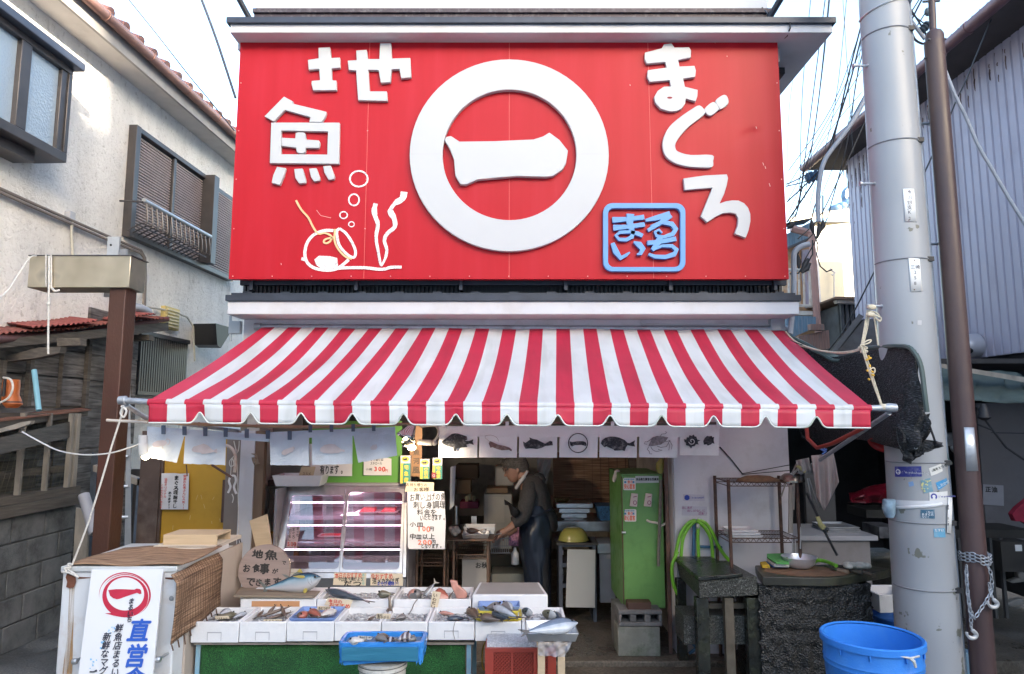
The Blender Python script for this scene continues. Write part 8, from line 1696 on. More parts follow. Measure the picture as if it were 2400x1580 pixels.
mb.grid(lambda i,j:P(*b3((880+120*i-50*i*j,395+240*j))[0],1.5+.03*math.sin(i*9+j*6)),14,14);one("plastic_bag",mb,M("white_bag_film",(.50,.49,.47),.35,0,.08,9),"white plastic bag hanging behind the fishmonger's head","bag")
# ---- fishmonger
PYs=1.0
pe=thing("person",tuple(P(1262,1443,PYs)),"fishmonger with tousled grey hair in dark hoodie and long navy apron bending over trays","person")
pp_=lambda x,y,dy=0:P(*b3((x,y))[0],PYs+dy);mm=mpp(PYs)*.2936
def loft(mb,rings,m=20): # rings: (cx, cy, rx(px), ry(m), dy, rot) in b3 px
    vs=[]
    for cx,cy,rx,ry,dy,rot in rings:
        for k in range(m):a=2*math.pi*k/m;x,y=rx*mm*math.cos(a),ry*math.sin(a);vs.append(pp_(cx,cy,dy)+Vector((x*math.cos(rot),y,-x*math.sin(rot))))
    n=len(rings);mb.add(vs,[(i*m+k,i*m+(k+1)%m,(i+1)*m+(k+1)%m,(i+1)*m+k)for i in range(n-1)for k in range(m)]+[tuple(range(m)),tuple(range((n-1)*m,n*m))]);return mb
skin=M("tanned_skin",(.36,.20,.145),.5,0,.1,20,.1,80)
hood=M("charcoal_fleece",(.065,.062,.062),.95,0,.25,60,.5,200);apr=M("navy_rubber_apron",(.022,.032,.055),.38,0,.2,6,.5,12);hair=M("grey_hair",(.12,.11,.10),.8,0,.6,50,.9,90,stretch=(1,1,3))
# skin body: neck, torso core, arms, legs as one skinned mesh
bones=[((870,930),.12,0),((850,760),.10,0),((815,600),.085,0),((770,520),.055,0),((720,480),.06,0),((800,640),.04,-.15),((770,860),.045,-.2),((660,950),.033,-.24),((600,985),.026,-.26),((800,640),.04,.15),((760,830),.04,.16),((700,950),.03,.05),((860,1150),.07,-.08),((880,1500),.05,-.08),((900,1150),.07,.1),((910,1500),.05,.1)]
me=bpy.data.meshes.new("body");base=wloc(pe);me.from_pydata([pp_(*b_[0],b_[2])-base for b_ in bones],[(0,1),(1,2),(2,3),(3,4),(2,5),(5,6),(6,7),(7,8),(2,9),(9,10),(10,11),(0,12),(12,13),(0,14),(14,15)],[])
body=bpy.data.objects.new("body",me);COL.objects.link(body);body.parent=pe;sk=body.modifiers.new("skin",'SKIN')
for v,b_ in zip(me.skin_vertices[0].data,bones):v.radius=(b_[1],b_[1])
me.skin_vertices[0].data[0].use_root=True;sb2=body.modifiers.new("sub",'SUBSURF');sb2.levels=sb2.render_levels=2;me.materials.append(skin);sk.use_smooth_shade=True
# head (side view facing left, tilted down)
mb=MB();m=20;prof=[(-92,3,0),(-86,36,4),(-70,58,2),(-45,72,0),(-20,76,0),(5,72,-3),(30,64,-8),(55,50,-16),(78,36,-24),(92,16,-28)];vs=[]
hc=pp_(705,478);tl2=.30
def hp(x,y,dy=0):x2,y2=x*math.cos(tl2)+y*math.sin(tl2),-x*math.sin(tl2)+y*math.cos(tl2);return hc+Vector((x2*mm,dy,-y2*mm))
for y,r,ox in prof:
    for k in range(m):a=2*math.pi*k/m;vs.append(hp(ox+r*math.cos(a)*1.12,y,r*.86*mm*math.sin(a)))
n=len(prof);mb.add(vs,[(i*m+k,i*m+(k+1)%m,(i+1)*m+(k+1)%m,(i+1)*m+k)for i in range(n-1)for k in range(m)])
nose=[hp(-74,-12,0),hp(-98,22,0),hp(-92,32,0),hp(-70,34,0),hp(-70,15,-.016),hp(-70,28,-.02),hp(-70,15,.016),hp(-70,28,.02)]
mb.add(nose,[(0,1,4),(1,5,4),(1,2,5),(2,3,5),(0,6,1),(1,6,7),(1,7,2),(2,7,3)])
for dy in(-.011,0,.011):mb.ell(hp(-66,50,dy),(.008,.012,.005));mb.ell(hp(-64,60,dy),(.008,.011,.006))
mb.ell(hp(18,10,-.077),(.016,.008,.026));mb.ell(hp(18,10,.077),(.016,.008,.026));obj("head",mb,skin,pe,ang=80)
mb=MB();mb.ell(hp(-66,-2,-.028),(.008,.012,.005));mb.ell(hp(-66,-2,.028),(.008,.012,.005));mb.tube([hp(-64,-16,-.05),hp(-76,-16,-.03),hp(-78,-14,-.012)],.004,5);mb.tube([hp(-64,54,-.03),hp(-73,55,-.012),hp(-76,55,0)],.0022,5);obj("eyes_and_brows",mb,M("dark_features",(.03,.022,.02),.6),pe)
mb=MB();rnd=random.Random(6);vs=[]
hair_prof=[(-112,6,0),(-106,45,8),(-90,74,10),(-66,88,12),(-42,90,16),(-18,84,26),(8,70,38),(34,52,46),(50,30,44)]
for i,(y,r,ox)in enumerate(hair_prof):
    for k in range(28):a=2*math.pi*k/28;j_=1+rnd.uniform(-.06,.07);vs.append(hp(ox+r*j_*math.cos(a)*1.05,y+rnd.uniform(-3,3),r*.9*mm*math.sin(a)*j_))
mb.add(vs,[(i*28+k,i*28+(k+1)%28,(i+1)*28+(k+1)%28,(i+1)*28+k)for i in range(len(hair_prof)-1)for k in range(28)])
for _ in range(160):
    a=rnd.uniform(0,6.28);y=rnd.uniform(-105,-20);r=80;st_=hp(12+r*math.cos(a),y,r*.85*mm*math.sin(a));mb.tube([st_,st_+Vector((-.02*rnd.random()-.005,.01*math.sin(a),-.02*rnd.random()+.008)),st_+Vector((-.035*rnd.random(),.02*math.sin(a),-.05*rnd.random()))],[.005,.004,.001],4,False)
obj("hair",mb,hair,pe,ang=30)
mb=MB();loft(mb,[(762,530,40,.07,0,-.5),(790,545,62,.10,0,-.7),(828,572,92,.17,0,-.6),(850,630,112,.21,0,-.25),(862,700,122,.20,0,-.1),(872,780,128,.18,0,0),(880,860,126,.17,0,0),(895,940,118,.17,0,0)],26)
loft(mb,[(850,520,40,.09,.0,-.6),(885,545,55,.10,0,-.5),(915,575,40,.08,0,-.4),(925,600,18,.04,0,-.3)])
obj("hoodie",mb,hood,pe,ang=70)
def sleeve(pts,name="sleeve",mat=hood):
    mb=MB();p=catmull([pp_(x,y,dy)for x,y,r,dy in pts],4);rs=[r for r in catmull([(r,0,0)for x,y,r,dy in pts],4)];mb.tube(p,[r.x*mm*(1+.05*math.sin(i*2.1))for i,r in enumerate(rs)],16);return obj(name,mb,mat,pe,ang=70)
sleeve([(822,600,52,-.13),(812,690,62,-.2),(785,790,60,-.22),(762,850,58,-.23),(715,890,48,-.24),(688,905,42,-.245)]);sleeve([(822,600,50,.13),(790,760,52,.18),(750,860,46,.14),(712,920,38,.08)])
mb=MB();mb.tube(catmull([pp_(803,492,-.07),pp_(778,535,-.10),pp_(745,580,-.095),pp_(712,630,-.05)],5),[.012]*5+[.017]*5+[.018]*5+[.012],8);mb.tube(catmull([pp_(803,492,.07),pp_(778,540,.09),pp_(735,590,.06)],5),.016,8);obj("towel",mb,M("white_neck_towel",(.58,.57,.57),.9,0,.1,20,.4,100),pe)
mb=MB();R_=[(858,770,108,.20,-.015,0),(868,840,132,.195,-.01,0),(880,900,136,.20,0,.05),(872,980,134,.215,0,0),(868,1080,128,.22,0,0),(872,1200,118,.21,0,0),(880,1320,108,.20,0,0),(890,1440,102,.19,0,0),(898,1570,98,.18,0,0)];m=40;vs=[]
RR=[]
for a,b_ in zip(R_,R_[1:]):RR+=[tuple(a[q]*(1-f)+b_[q]*f for q in range(6))for f in(0,.33,.66)]
RR.append(R_[-1])
for i,(cx,cy,rx,ry,dy,rot)in enumerate(RR):
    for k in range(m):a=2*math.pi*k/m;w_=1+.05*math.sin(a*5+i*.45)*min(1,i/8)+.03*math.sin(a*9-i*.6);vs.append(pp_(cx+rx*w_*math.cos(a),cy,dy+ry*w_*math.sin(a)))
mb.add(vs,[(i*m+k,i*m+(k+1)%m,(i+1)*m+(k+1)%m,(i+1)*m+k)for i in range(len(RR)-1)for k in range(m)]);obj("apron",mb,apr,pe,ang=80)
mb=MB();mb.tube(catmull([pp_(760,830,-.2),pp_(870,850,-.23),pp_(990,800,-.12),pp_(1010,810,.02)],5),.010,8);mb.ell(pp_(978,803,-.14),(.012,.01,.012));obj("apron_tie",mb,apr,pe)
mb=MB();loft(mb,[(945,780,62,.14,.02,0),(975,850,66,.15,.02,0),(985,930,62,.14,.02,0),(990,960,50,.12,.02,0)]);obj("jacket_hem",mb,M("black_jacket",(.025,.025,.028),.8),pe)
mb=MB()
for dy in(-.11,.1):mb.tube([pp_(905,1100,dy),pp_(912,1350,dy),pp_(915,1590,dy)],[.085,.075,.07],14)
obj("trousers",mb,M("dark_trousers",(.02,.022,.028),.7),pe);mb=MB()
for dy in(-.12,.12):b0=pp_(905,1600,dy);b0.z=.12;mb.tube([b0+Vector((0,0,.2)),b0,b0+Vector((-.02,0,-.07))],[.06,.055,.05],12);mb.ell(b0+Vector((-.06,0,-.07)),(.13,.05,.05))
obj("boots",mb,M("black_rubber_boot",(.02,.02,.022),.35),pe)
# hands with separate curled fingers
def hand(wx,wy,dy,s=1):
    mb=MB();W=pp_(wx,wy,dy);T=Vector((-.85,0,-.5)).normalized();Yv=Vector((0,1,0));N_=T.cross(Yv).normalized()
    mb.tube([W-T*.02,W+T*.03,W+T*.075],[.026,.034,.033],10)
    for i,(o_,L_)in enumerate(((-.027,.062),(-.009,.072),(.009,.068),(.026,.052))):
        a=W+T*.07+Yv*o_;mb.tube([a,a+T*L_*.45+N_*.004,a+T*L_*.75-Vector((0,0,.016)),a+T*L_*.8-Vector((0,0,.038))],[.010,.0095,.009,.006],7)
    a=W+T*.03-Yv*.03*s;mb.tube([a,a+T*.035-Yv*.018*s-Vector((0,0,.01)),a+T*.06-Yv*.012*s-Vector((0,0,.028))],[.012,.011,.007],7);return obj("hand",mb,skin,pe,ang=80)
hand(628,968,-.25);hand(700,955,.05,-1)
mb=MB();loft(mb,[(640,760,16,.03,-.3,0),(655,745,42,.05,-.3,.6),(690,770,62,.07,-.3,.6),(700,810,50,.06,-.3,.6),(690,850,22,.04,-.3,.6)]);one("black_pouch",mb,M("black_pouch",(.015,.015,.017),.5,0,.2,8,.4,30),"black pouch hanging in front of the fishmonger's elbow","pouch")
mb=MB();mb.tube([pp_(600,990,-.3),pp_(520,1000,-.3),pp_(440,990,-.3)],[.006,.005,.003],6);one("fish_knife",mb,steel,"slim knife held over the cut fish","knife")
# ---- stone sink, hose, rack and chopping block at the right
wetk=M("wet_black_timber",(.018,.02,.017),.22,0,.5,12,.6,40,(.05,.06,.03),.5,5)
def _rough(t,N,L,b,sc=95,lo=(.005,.006,.006),hi=(.024,.024,.024)):
    tc=N.new("ShaderNodeTexCoord");v=N.new("ShaderNodeTexVoronoi");v.inputs["Scale"].default_value=sc;L.new(tc.outputs["Object"],v.inputs[0]);n=N.new("ShaderNodeTexNoise");n.inputs["Scale"].default_value=130;n.inputs["Detail"].default_value=4;L.new(tc.outputs["Object"],n.inputs[0])
    c=rampnode(N,L,v.outputs["Color"],[(.2,lo),(.75,hi),(.97,tuple(x*3 for x in hi))]);d=rampnode(N,L,n.outputs[0],[(.35,(.5,.5,.5)),(.66,(1.6,1.6,1.6)),(.72,(3.5,3.5,3.5))])
    mx=N.new("ShaderNodeMix");mx.data_type='RGBA';mx.blend_type='MULTIPLY';mx.inputs[0].default_value=1;L.new(c,mx.inputs[6]);L.new(d,mx.inputs[7]);L.new(mx.outputs[2],b.inputs["Base Color"]);b.inputs["Roughness"].default_value=.35;bumpnode(N,L,b,v.outputs["Distance"],.7,.012)
pebb=node_mat("wet_pebble_concrete",_rough);gran=node_mat("speckled_stone",lambda t,N,L,b:_rough(t,N,L,b,160,(.014,.017,.013),(.08,.084,.08)))
SZ=.72;D4=lambda x,y:d4((x,y))[0]
fl_,fr2=PZ(*D4(372,282),SZ),PZ(*D4(1025,222),SZ);SYf=fl_.y;sx0,sx1=fl_.x,P(*D4(1025,300),SYf).x;syb=PZ(*D4(60,66),SZ).y
ss=thing("stone_sink",((sx0+sx1)/2,SYf+.2,-.1),"dark speckled stone sink on black wooden legs beside the lilac wall","sink")
zb_=P(*D4(400,540),SYf).z
mb=MB();mb.hexa([(sx0,SYf,zb_),(sx1,SYf,zb_+.02),(sx1,syb,zb_),(sx0+.02,syb,zb_),(sx0,SYf,SZ-.035),(sx1,SYf,SZ-.005),(sx1,syb,SZ-.03),(sx0,syb,SZ-.03)]);obj("basin",mb,gran,ss,bev=.008)
mb=MB();mb.hexa([(sx0-.01,SYf-.02,SZ-.03),(sx1-.1,SYf-.015,SZ-.004),(sx1-.12,syb,SZ-.025),(sx0-.02,syb,SZ-.025),(sx0-.01,SYf-.02,SZ-.005),(sx1-.1,SYf-.015,SZ+.018),(sx1-.12,syb,SZ),(sx0-.02,syb,SZ)]);obj("lid",mb,wetk,ss,bev=.004)
for x0,x1,y in((350,490,SYf+.02),(915,1060,SYf+.02),(140,240,syb-.08)):a,b_=P(*D4(x0,800),y),P(*D4(x1,800),y);mb=MB();mb.box((a.x,y,-.1),(b_.x,y+.07,zb_-.002));obj("leg",mb,wetk,ss,bev=.004)
gw=M("wet_grey_timber",(.10,.085,.065),.4,0,.4,14,.3,40,(.03,.03,.02),.6,5);a,b_=P(*D4(668,800),SYf+.03),P(*D4(765,800),SYf+.03);mb=MB();mb.box((a.x,SYf+.03,-.1),(b_.x,SYf+.08,zb_-.002));obj("leg",mb,gw,ss,label="paler middle leg")
mb=MB();mb.pbox(FY(SYf+.12),D4(485,590),D4(900,650),-.05,0);obj("rail",mb,gw,ss);mb=MB();mb.pbox(FY(SYf+.1),D4(200,730),D4(920,1050),-.25,0);obj("lower_stone",mb,gran,ss)
ho=thing("green_hose",tuple(P(1625,1230,-.06)),"bright green hose looped over the wall tap above the stone sink","hose");hm=M("green_hose_rubber",(.16,.42,.03),.4,0,.1,9)
H=[((1615,1195),(1540,1225),(1470,1310),(1430,1420),(1400,1560),(1385,1640)),((1620,1200),(1560,1250),(1500,1340),(1470,1440),(1455,1640)),((1625,1200),(1700,1260),(1760,1350),(1790,1450),(1800,1640)),((1630,1192),(1720,1225),(1790,1320),(1850,1450),(1925,1570),(1990,1640)),((1645,1240),(1640,1400),(1650,1640))]
for h in H:mb=MB();mb.tube(catmull([P(*q,-.07)for q in b4(*h)],5),.013,8);obj("hose_run",mb,hm,ho)
mb=MB();mb.tube(catmull([P(*q,syb-.06)for q in b5((1465,200),(1420,300),(1400,400),(1415,560),(1450,650),(1470,680))],5),.013,8);mb.tube(catmull([PZ(*q,SZ+.03)for q in d3((1110,1165),(1160,1145),(1230,1150),(1330,1185),(1370,1205))],4),.013,8);obj("hose_run",mb,hm,ho)
tp_=thing("wall_tap",tuple(P(1630,1240,-.04)),"metal tap on a blue taped pipe under the green hose loops","tap");mb=MB();mb.tube([P(*q,-.04)for q in b4((1600,1230),(1595,1580))],.015,8);mb.tube(catmull([P(*q,-.1)for q in b5((1605,1060),(1610,1150),(1635,1230),(1665,1280),(1590,1340))],4),.011,7);mb.tube([P(*q,-.03)for q in b4((1640,1480),(1900,1490))],.011,6);obj("pipe",mb,M("blue_taped_pipe",(.05,.14,.25),.6,0,.3,30),tp_)
mb=MB();mb.tube([P(*q,-.06)for q in b4((1625,1175),(1640,1240))],.011,8);mb.tube([P(*q,-.07)for q in b4((1600,1180),(1665,1185))],.006,6);mb.ell(P(*b4((1640,1260))[0],-.08),(.014,.014,.02));obj("spout",mb,alu,tp_)
card(b4((1468,1040),(1738,1048),(1735,1150),(1465,1145)),-.003,[("出し過ぎ",1598,1187,6,24,"p"),("出しぱなしに",1610,1194,6,42,"p"),("注意!!",1636,1200,7,22,"p")],"pale wall notice in purple handwriting above the hose",mat=M("lilac_note",(.56,.53,.60),.7))
card(b4((1480,915),(1712,918),(1712,990),(1480,985)),-.003,[("I'm yokohama847",1618,1163,6,32,"b")],"small round emblem notice above the handwritten wall note",mat=M("lilac_note",(.56,.53,.60),.7));mb=MB();q=b4((1522,952))[0];mb.pflat(FY(-.0045),[(q[0]+6*math.cos(a)*(1+.12*(k%2)),q[1]+6*math.sin(a)*(1+.12*(k%2)))for k,a in enumerate([k*.3927 for k in range(16)])],0);one("wall_emblem",mb,INK["b"],"tiny dark blue round emblem on the lilac wall notice","emblem")
mb=MB();mb.tube([P(*q,-.01)for q in((1687,1048),(1712,1075),(1741,1112))],.005,5);mb.tube([P(1741,1110,-.05),P(1850,1090,-.1)],.003,4);mb.tube([P(1741,1112,-.05),P(1850,1103,-.1)],.003,4);one("wall_string",mb,wire_k,"black lead and pale strings stretched across the lilac wall","string")
x0_,x1_,zr=rack("rusty_shelf",1718,1882,-.38,.33,(1130,1262),1124,1430,M("dark_rusty_steel",(.085,.045,.035),.6,.2,.3,20,.2,50,(.22,.13,.08),.5,20),"tall rusty brown wire shelf standing against the lilac wall",r=.0125)
mb=MB();c_=P(1777,1128,-.25);mb.lathe([(.0,.045),(.09,.038),(.15,.015),(.16,0),(.15,-.004)],c_,28,sy=.7);one("woven_tray",mb,M("woven_straw",(.20,.115,.06),.8,0,.3,60,.7,200),"shallow brown woven tray upturned on the rusty shelf","tray")
mb=MB();c_=P(1857,1129,-.33);mb.lathe([(0,.062),(.05,.058),(.075,.04),(.086,.008),(.086,0)],c_,28);one("steel_bowl",mb,M("dull_steel_bowl",(.28,.24,.20),.25,.9,.3,15),"upturned dull steel bowl on the top right of the rusty shelf","bowl","steel bowls")
for i in range(3):a,b_=P(1716-i*3,1262,-.36+i*.03),P(1785-i*3,1262,-.36);tray("foam_tray",a.x+.01,b_.x,-.36+i*.02,-.16+i*.02,P(1716,1261-i*5,-.36).z,.016,styr,("bottom","middle","top")[i]+" white foam tray stacked on the rusty shelf",group="foam trays on the rusty shelf")
ut=thing("hanging_utensils",tuple(P(1860,1200,-.42)),"bundle of ladles tongs and pale sticks hanging at the shelf's right post","utensils");mb=MB()
for x0,y0,x1,y1,r in((850,280,845,830,.016),(880,260,875,560,.010),(790,260,740,410,.005),(860,150,930,10,.006),(870,160,960,60,.008)):mb.tube([P(*q,-.42)for q in d3((x0,y0),(x1,y1))],r,6)
obj("pale_stick",mb,oldwood_l,ut);mb=MB()
for x0,y0,x1,y1 in((1040,200,1110,560),(1060,200,1170,530),(1000,60,850,150),(965,760,960,1010),(900,900,905,1060),(870,900,870,1060)):mb.tube([P(*q,-.42)for q in d3((x0,y0),(x1,y1))],.005,5)
obj("steel_rod",mb,steel,ut);mb=MB();mb.tube([P(*q,-.46)for q in d3((1030,370),(1150,620),(1230,800),(1380,1085))],.009,6);obj("black_stick",mb,wire_k,ut);mb=MB();mb.tube([P(*q,-.465)for q in d3((1155,640),(1190,730),(1225,770))],[.014,.017,.021],8);mb.tube([P(*q,-.45)for q in d3((920,60),(970,90),(1010,130))],.012,6);obj("yellow_tape",mb,M("yellowish_tape",(.40,.36,.16),.7,0,.2,30),ut)
ht=thing("hanging_towel",tuple(P(1940,1190,-.5)),"pinkish white towel hanging from the awning arm by a blue clip","towel");mb=MB();tA,tB,tC,tD=(1085,-45),(1330,-75),(1405,335),(1160,330)
mb.grid(lambda i,j:P(*d3((1085+(255+60*j)*i+70*j*(1-i)*.9,-60+(640*(1-abs(i-.35)*.75))*j+(-25*i)))[0],-.5+.025*math.sin(i*15+j*2)*(.3+j)),34,16);obj("cloth",mb,M("pinkish_towel",(.50,.40,.37),.9,0,.12,6,.4,120,(.36,.26,.22),.4,6),ht,solid=.004);mb=MB();mb.tube([P(*q,-.54)for q in c7((400,1245),(425,1280),(398,1300))],.007,5);mb.tube([P(*q,-.54)for q in c7((375,1255),(410,1275),(430,1262))],.007,5);obj("clip",mb,M("blue_peg",(.12,.22,.55),.5),ht)
mb=MB();mb.grid(lambda i,j:P(*c7((205+95*i+20*j,1345+90*j-20*i))[0],-.45+.02*math.sin(i*12)),12,8);mb.grid(lambda i,j:P(*c7((285+50*i,1370+70*j))[0],-.43+.02*math.sin(i*9)),8,6);one("dirty_rag",mb,M("grey_white_rag",(.40,.37,.36),.9,0,.2,15),"greyish rags tied beside the steel bowl on the shelf","rag",solid=.003)
# chopping block
cbk=thing("concrete_stand",tuple(P(1910,1600,-.75)),"rough black pebbly concrete stand with a thick worn board on top","stand");bf=-.70
xa,xb_=P(1782,1470,bf).x,P(2046,1470,bf).x;rnd=random.Random(12)
from mathutils import noise as mn
def rgh(x,y,z):return.022*mn.noise(Vector((x*7,0,z*7)))+.008*mn.noise(Vector((x*40,3,z*40)))+rnd.uniform(-.003,.003)
mb=MB();mb.grid(lambda i,j:Vector((xa+(xb_-xa)*i+(rgh(i*3,0,j*4)if i>.98 or i<.02 else 0),bf+rgh(i*2,0,j*2)-.02*math.sin(math.pi*i),-.1+(SZ-.05+.1)*j)),60,50);mb.grid(lambda i,j:Vector((xb_+rgh(i*3,0,j*4)*1.0,bf+.5*i,-.1+(SZ+.05)*j)),20,50);mb.grid(lambda i,j:Vector((xa+rgh(i*3,0,j*4)*1.0,bf+.5*i,-.1+(SZ+.05)*j)),20,50);obj("block",mb,pebb,cbk,ang=80)
tp4=[PZ(*q,SZ)for q in d3((470,1265),(525,1332),(850,1338),(1250,1345),(1480,1330),(1700,1292),(1862,1270),(1990,1240),(1760,1200),(1300,1190),(440,1200))];n=len(tp4)
mb=MB();mb.add([p-Vector((0,0,.055))for p in tp4]+tp4,[tuple(range(n))[::-1],tuple(range(n,2*n))]+[(i,(i+1)%n,n+(i+1)%n,n+i)for i in range(n)]);obj("board",mb,M("dark_wet_board",(.035,.035,.028),.35,0,.3,9,.3,30,(.07,.075,.03),.5,4),cbk,bev=.005)
wq=[PZ(*q,SZ+.002)for q in d3((560,1225),(540,1270),(700,1300),(900,1325),(1250,1330),(1450,1318),(1560,1280),(1420,1230),(1100,1210))];mb=MB();mb.poly(wq);obj("worn_surface",mb,M("worn_orange_wood",(.20,.115,.07),.6,0,.35,14,.3,60,stretch=(1,5,1)),cbk)
mb=MB();c_=PZ(1874,1331,SZ+.003);rb=38*mpp(c_.y);mb.open_lathe([(rb*.35,0),(rb*.6,.006),(rb*.85,.035),(rb*.97,.075),(rb*1.03,.076)],c_,36);mb.lathe([(0,.0035),(rb*.4,.004)],c_,24);one("steel_bowl",mb,M("spun_steel",(.72,.74,.80),.38,.75,.08,20),"open shiny steel bowl on the worn chopping board","bowl","steel bowls",solid=.002)
sp_=[("green_scourer",(.10,.36,.10),((575,1065),(800,1060),(830,1175),(680,1165),(575,1100)),.045,.012,"green scourer on top of the cloth stack by the steel bowl"),("blue_cloth",(.06,.20,.48),((560,1150),(810,1160),(830,1200),(640,1200)),.003,.016,"blue edged cloth under the green scourer"),("white_cloth",(.58,.57,.55),((570,1120),(810,1130),(830,1190),(660,1185)),.021,.02,"white folded cloth between scourer and blue cloth"),("yellow_cloth",(.50,.33,.03),((495,1160),(560,1150),(610,1200),(520,1200)),.002,.02,"small yellow cloth left of the blue edged cloth")]
for nm,c,q,z,h,l in sp_:mb=MB();p=[PZ(*k_,SZ+z+h)for k_ in d3(*q)];n=len(p);mb.add([v-Vector((0,0,h))for v in p]+p,[tuple(range(n))[::-1],tuple(range(n,2*n))]+[(i,(i+1)%n,n+(i+1)%n,n+i)for i in range(n)]);one(nm,mb,M(nm,c,.9,0,.2,60,.6,200),l,nm.split("_")[1],bev=.003)
for i,(a,b_,c,l)in enumerate((((1225,1210),(1385,1255),(1510,1275),"nearest knife with a pale worn wooden handle on the board"),((1390,1215),(1560,1265),(1670,1285),"second knife with a brown worn handle on the board"),((1500,1225),(1690,1285),(1805,1320),"third knife overhanging the front of the board"))):
    kn=thing("kitchen_knife",tuple(PZ(*d3(b_)[0],SZ)),l,"knife","knives on the chopping board");A,B,C_=[PZ(*d3(v)[0],SZ+.012+.004*i)for v in(a,b_,c)];mb=MB();s_=(B-A).cross(Vector((0,0,1))).normalized()*.017;mb.add([A,B-s_,B+s_]+[v+Vector((0,0,.003))for v in(A,B-s_,B+s_)],[(0,1,2),(5,4,3),(0,1,4,3),(1,2,5,4),(2,0,3,5)]);obj("blade",mb,M("dark_blade",(.10,.10,.10),.3,.6),kn);mb=MB();mb.tube([B,B.lerp(C_,.5),C_],[.011,.014,.015],10);obj("handle",mb,M("worn_handle",(.27,.19,.13),.8,0,.3,20,.4,90)if i==0 else gw,kn)
mb=MB();rnd=random.Random(3)
for k in range(14):c_=PZ(*d3((1500+rnd.uniform(0,220),1215-rnd.uniform(0,20)))[0],SZ+.02+rnd.uniform(0,.035));mb.ell(c_,(rnd.uniform(.02,.045),.03,rnd.uniform(.012,.025)),nu=10,nv=7)
one("work_gloves",mb,M("dirty_cotton_glove",(.42,.41,.36),.95,0,.3,30,.8,80),"pair of dirty white cotton gloves bunched on the board","gloves")
# bay behind
fzr=thing("bay_freezer",tuple(P(1970,1400,.35)),"low grey chest with a white top beneath the hanging towel","chest");mb=MB();a,b_=P(1860,1268,.35),P(2058,1256,.35);mb.box((a.x,.35,a.z-.0),(b_.x,1.0,b_.z));obj("top",mb,M("milky_white_top",(.34,.34,.37),.4),fzr,bev=.004);mb=MB();mb.box((a.x,.38,0),(P(2040,1300,.38).x,1.0,a.z-.002));obj("body",mb,M("dull_grey_chest",(.24,.225,.23),.6,0,.1,4,dirt=(.12,.10,.09),da=.4),fzr)
for i in range(4):a,b_=P(1938+i,1256-i*5,.5),P(2016-i,1256,.5);tray("baking_tray",a.x+.01,b_.x,.5,.8,a.z,.018,alu,("bottom","second","third","top")[i]+" metal tray of the stack on the low grey chest",group="metal trays on the low chest")
bx_("dark_bench",(2030,1195),(2110,1215),1.5,.4,M("dark_bench",(.06,.055,.05),.6),"dark bench at the back of the open bay","bench");mb=patch([[(1990,1160),(2040,1140),(2098,1128)],[(1992,1172),(2045,1160),(2098,1150)],[(1990,1178),(2050,1178),(2098,1180)]],[1.2,1.1,1.15],5,.02);one("red_tarpaulin",mb,M("dark_red_plastic",(.16,.008,.02),.3,0,.3,10,.5,25),"dark red plastic sheet over the bench in the bay","sheet",solid=.003)
rl2=thing("red_lamp",tuple(P(2060,1045,-.8)),"red bell shaped lamp hanging under the black net","lamp");mb=MB();ax2=Vector((-.7,-.2,-.75));mb.open_lathe([(.02,0),(.045,.02),(.05,.06),(.062,.085)],P(2072,1022,-.85),20,ax2);obj("shade",mb,M("red_enamel",(.30,.02,.02),.3),rl2,solid=.003);mb=MB();mb.open_lathe([(.052,.06),(.054,.066)],P(2072,1022,-.85),20,ax2);obj("wire_ring",mb,alu,rl2,solid=.003)
styro(2060,2150,-.45,.3,1437,1395,"white polystyrene box half hidden behind the utility pole",rec=True,ice=False,group=None)
def tub(cx,cy,rx,Y,ybot,mat,label,taper=.8,zlip=.03):
    c_=P(cx,cy,Y);r=rx*mpp(Y);zt_=c_.z;zb_=-.095;t=thing("plastic_bucket",(c_.x,Y,-.1),label,"bucket","blue plastic buckets");f=lambda z:r*(taper+(1-taper)*(z-zb_)/(zt_-zb_));mb=MB()
    pr=[(f(zb_)*.99,zb_),(f(zt_-.14),zt_-.14),(f(zt_-.137)+.004,zt_-.134),(f(zt_-.12),zt_-.12),(f(zt_-.115)+.004,zt_-.11),(f(zt_-.1),zt_-.1),(f(zt_-.04)*.985,zt_-.04),(r*.97,zt_-.005),(r*.95,zt_-.005),(f(zb_)*.94,zb_+.02)]
    mb.open_lathe(pr,(c_.x,Y,0),56);mb.lathe([(0,zb_+.019),(f(zb_)*.94,zb_+.02)],(c_.x,Y,0),40);obj("body",mb,mat,t);mb=MB();mb.open_lathe([(r*.945,zt_),(r*1.0,zt_+.006),(r*1.03,zt_),(r*1.03,zt_-zlip),(r*1.015,zt_-zlip),(r*1.01,zt_-.006),(r*.95,zt_-.004)],(c_.x,Y,0),56);obj("rim",mb,mat,t)
    mb=MB()
    for a in(3.6,4.2,4.9,5.5):mb.box((c_.x+r*1.0*math.cos(a)-.003,Y+r*1.0*math.sin(a)-.006,zt_-.06),(c_.x+r*1.0*math.cos(a)+.003,Y+r*1.0*math.sin(a)+.01,zt_-zlip-.001))
    obj("rib",mb,mat,t);return t,c_,r
bb_m=M("bright_blue_plastic",(.035,.22,.72),.35,0,.05,4,.12,120,(.08,.30,.70),.3,9)
t,c_,r=tub(2042,1490,104,-1.6,1700,bb_m,"large bright blue plastic bucket in front of the utility pole");mb=MB();k0=c_+Vector((.06,-r*1.02,-.03));mb.tube([k0+Vector((-.05,.003,.008)),k0,k0+Vector((.05,.01,.006))],.005,6);mb.tube([k0,k0+Vector((.01,-.01,-.012)),k0+Vector((.02,-.005,-.04))],[.008,.008,.007],6);obj("rope_tie",mb,rope_w,t)
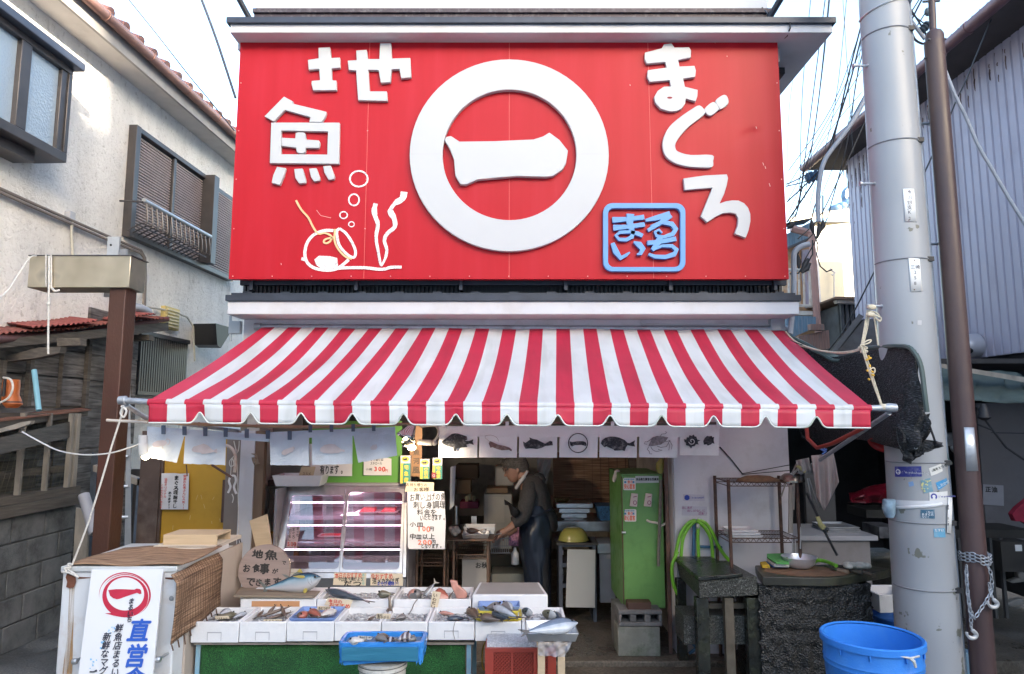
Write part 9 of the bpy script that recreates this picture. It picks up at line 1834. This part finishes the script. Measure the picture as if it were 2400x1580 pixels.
tub(2120,1443,70,-.3,1600,M("deep_blue_plastic",(.02,.10,.36),.4),"darker blue bucket behind the utility pole under the white box")
gp=thing("work_cabinets",tuple(P(2340,1400,.6)),"black shelf cabinets in the shaded bay right of the brown pole","cabinet");dkc=M("black_brown_cabinet",(.035,.032,.03),.6,0,.3,6);mb=MB();mb.pbox(FY(.8),(2230,1242),(2420,1262),-.5,0);mb.pbox(FY(.6),(2345,1270),(2420,1340),-.4,0);obj("top",mb,dkc,gp);mb=MB()
for x in(2250,2312,2325,2350):mb.pbox(FY(.7),(x,1262),(x+9,1450),-.03,0)
obj("leg",mb,M("dark_grey_leg",(.06,.06,.062),.6),gp);mb=MB();mb.pbox(FY(.595),(2379,1277),(2396,1292),0,.002);obj("label_plate",mb,white_pl,gp)
mb=MB();F=FY(1.19);t=thing("oil_notice",tuple(P(2328,1188,1.19)),"pale paper with two brush characters on the grey panel in the bay","notice");mb.pprism(F,[(2304,1135),(2352,1138),(2353,1186),(2304,1183)],0,.002);obj("paper",mb,M("lilac_paper",(.30,.29,.32),.7),t);mb=MB();text(mb,F,"正油",*F.hit(2308,1140),14*mpp(1.19),.003,bold=.04,jit=.2);obj("lettering",mb,INK["k"],t)
mb=MB();mb.pprism(FY(.2),[(2373,1205),(2385,1190),(2410,1170),(2410,1230),(2396,1222),(2380,1222)],-.05,0);one("red_cloth",mb,M("crimson_cloth",(.22,.008,.03),.8,0,.3,12),"crimson cloth at the right edge of the bay","cloth");mb=MB()
for x,y,w_,h_,a in((2385,1362,40,12,-.2),(2380,1415,42,18,-.3),(2395,1350,20,20,.3)):mb.pprism(FY(.1+y*.0005),[(x+(p*math.cos(a)-q*math.sin(a)),y+p*math.sin(a)+q*math.cos(a))for p,q in((-w_/2,-h_/4),(0,-h_/2),(w_/2,-h_/3),(w_/2,h_/2),(-w_/4,h_/3))],-.06,0)
one("hung_gloves",mb,M("pale_rubber_gloves",(.22,.21,.20),.8,0,.2,20),"pale work gloves and rags under the black cabinets","gloves",bev=.01);mb=MB()
for x,y,r in((2228,1030,16),(2240,1048,14)):mb.lathe([(0,0),(r*mpp(.9),.0),(r*mpp(.9),.02),(r*.8*mpp(.9),.03),(0,.025)],P(x,y,.9),24,(0,-1,0))
one("hanging_pans",mb,steel,"round metal pans hanging behind the utility pole","pan");mb=MB();mb.tube([P(*q,-.3)for q in c7((1575,940),(1585,985),(1590,1000))],.014,8);mb.lathe([(.02,-.02),(.045,0),(.03,.06),(.012,.1)],P(*c7((1590,1030))[0],-.3),14);one("black_socket",mb,wire_k,"black bulb socket hanging under the green net canopy","lamp holder")
mb=MB();mb.tube([P(*q,-.25)for q in c7((1530,950),(1640,1110),(1750,1250),(1880,1340))],.008,6);mb.tube([P(*q,-.25)for q in c7((1510,1070),(1640,1120))],.007,5);mb.tube([P(*q,-.2)for q in c7((1640,1140),(1990,1148))],.004,4);one("bay_cables",mb,wire_k,"black cables strung across the grey panel in the bay","cables")
bx_("blue_box",(2258,1530),(2292,1640),-.5,.3,M("pale_blue_box",(.14,.24,.34),.5),"pale blue crate at the foot of the brown pole","box")
bx_("bay_shelf_goods",(2060,1235),(2110,1262),.9,.3,M("dim_grey_goods",(.10,.10,.11),.6,0,.9,9),"dim stacked pans on the bay's middle shelf","pans");bx_("tall_grey_screen",(1885,1100),(1962,1240),1.2,.05,M("dim_grey_screen",(.075,.075,.08),.6),"dim grey sheet standing behind the hanging towel","screen")
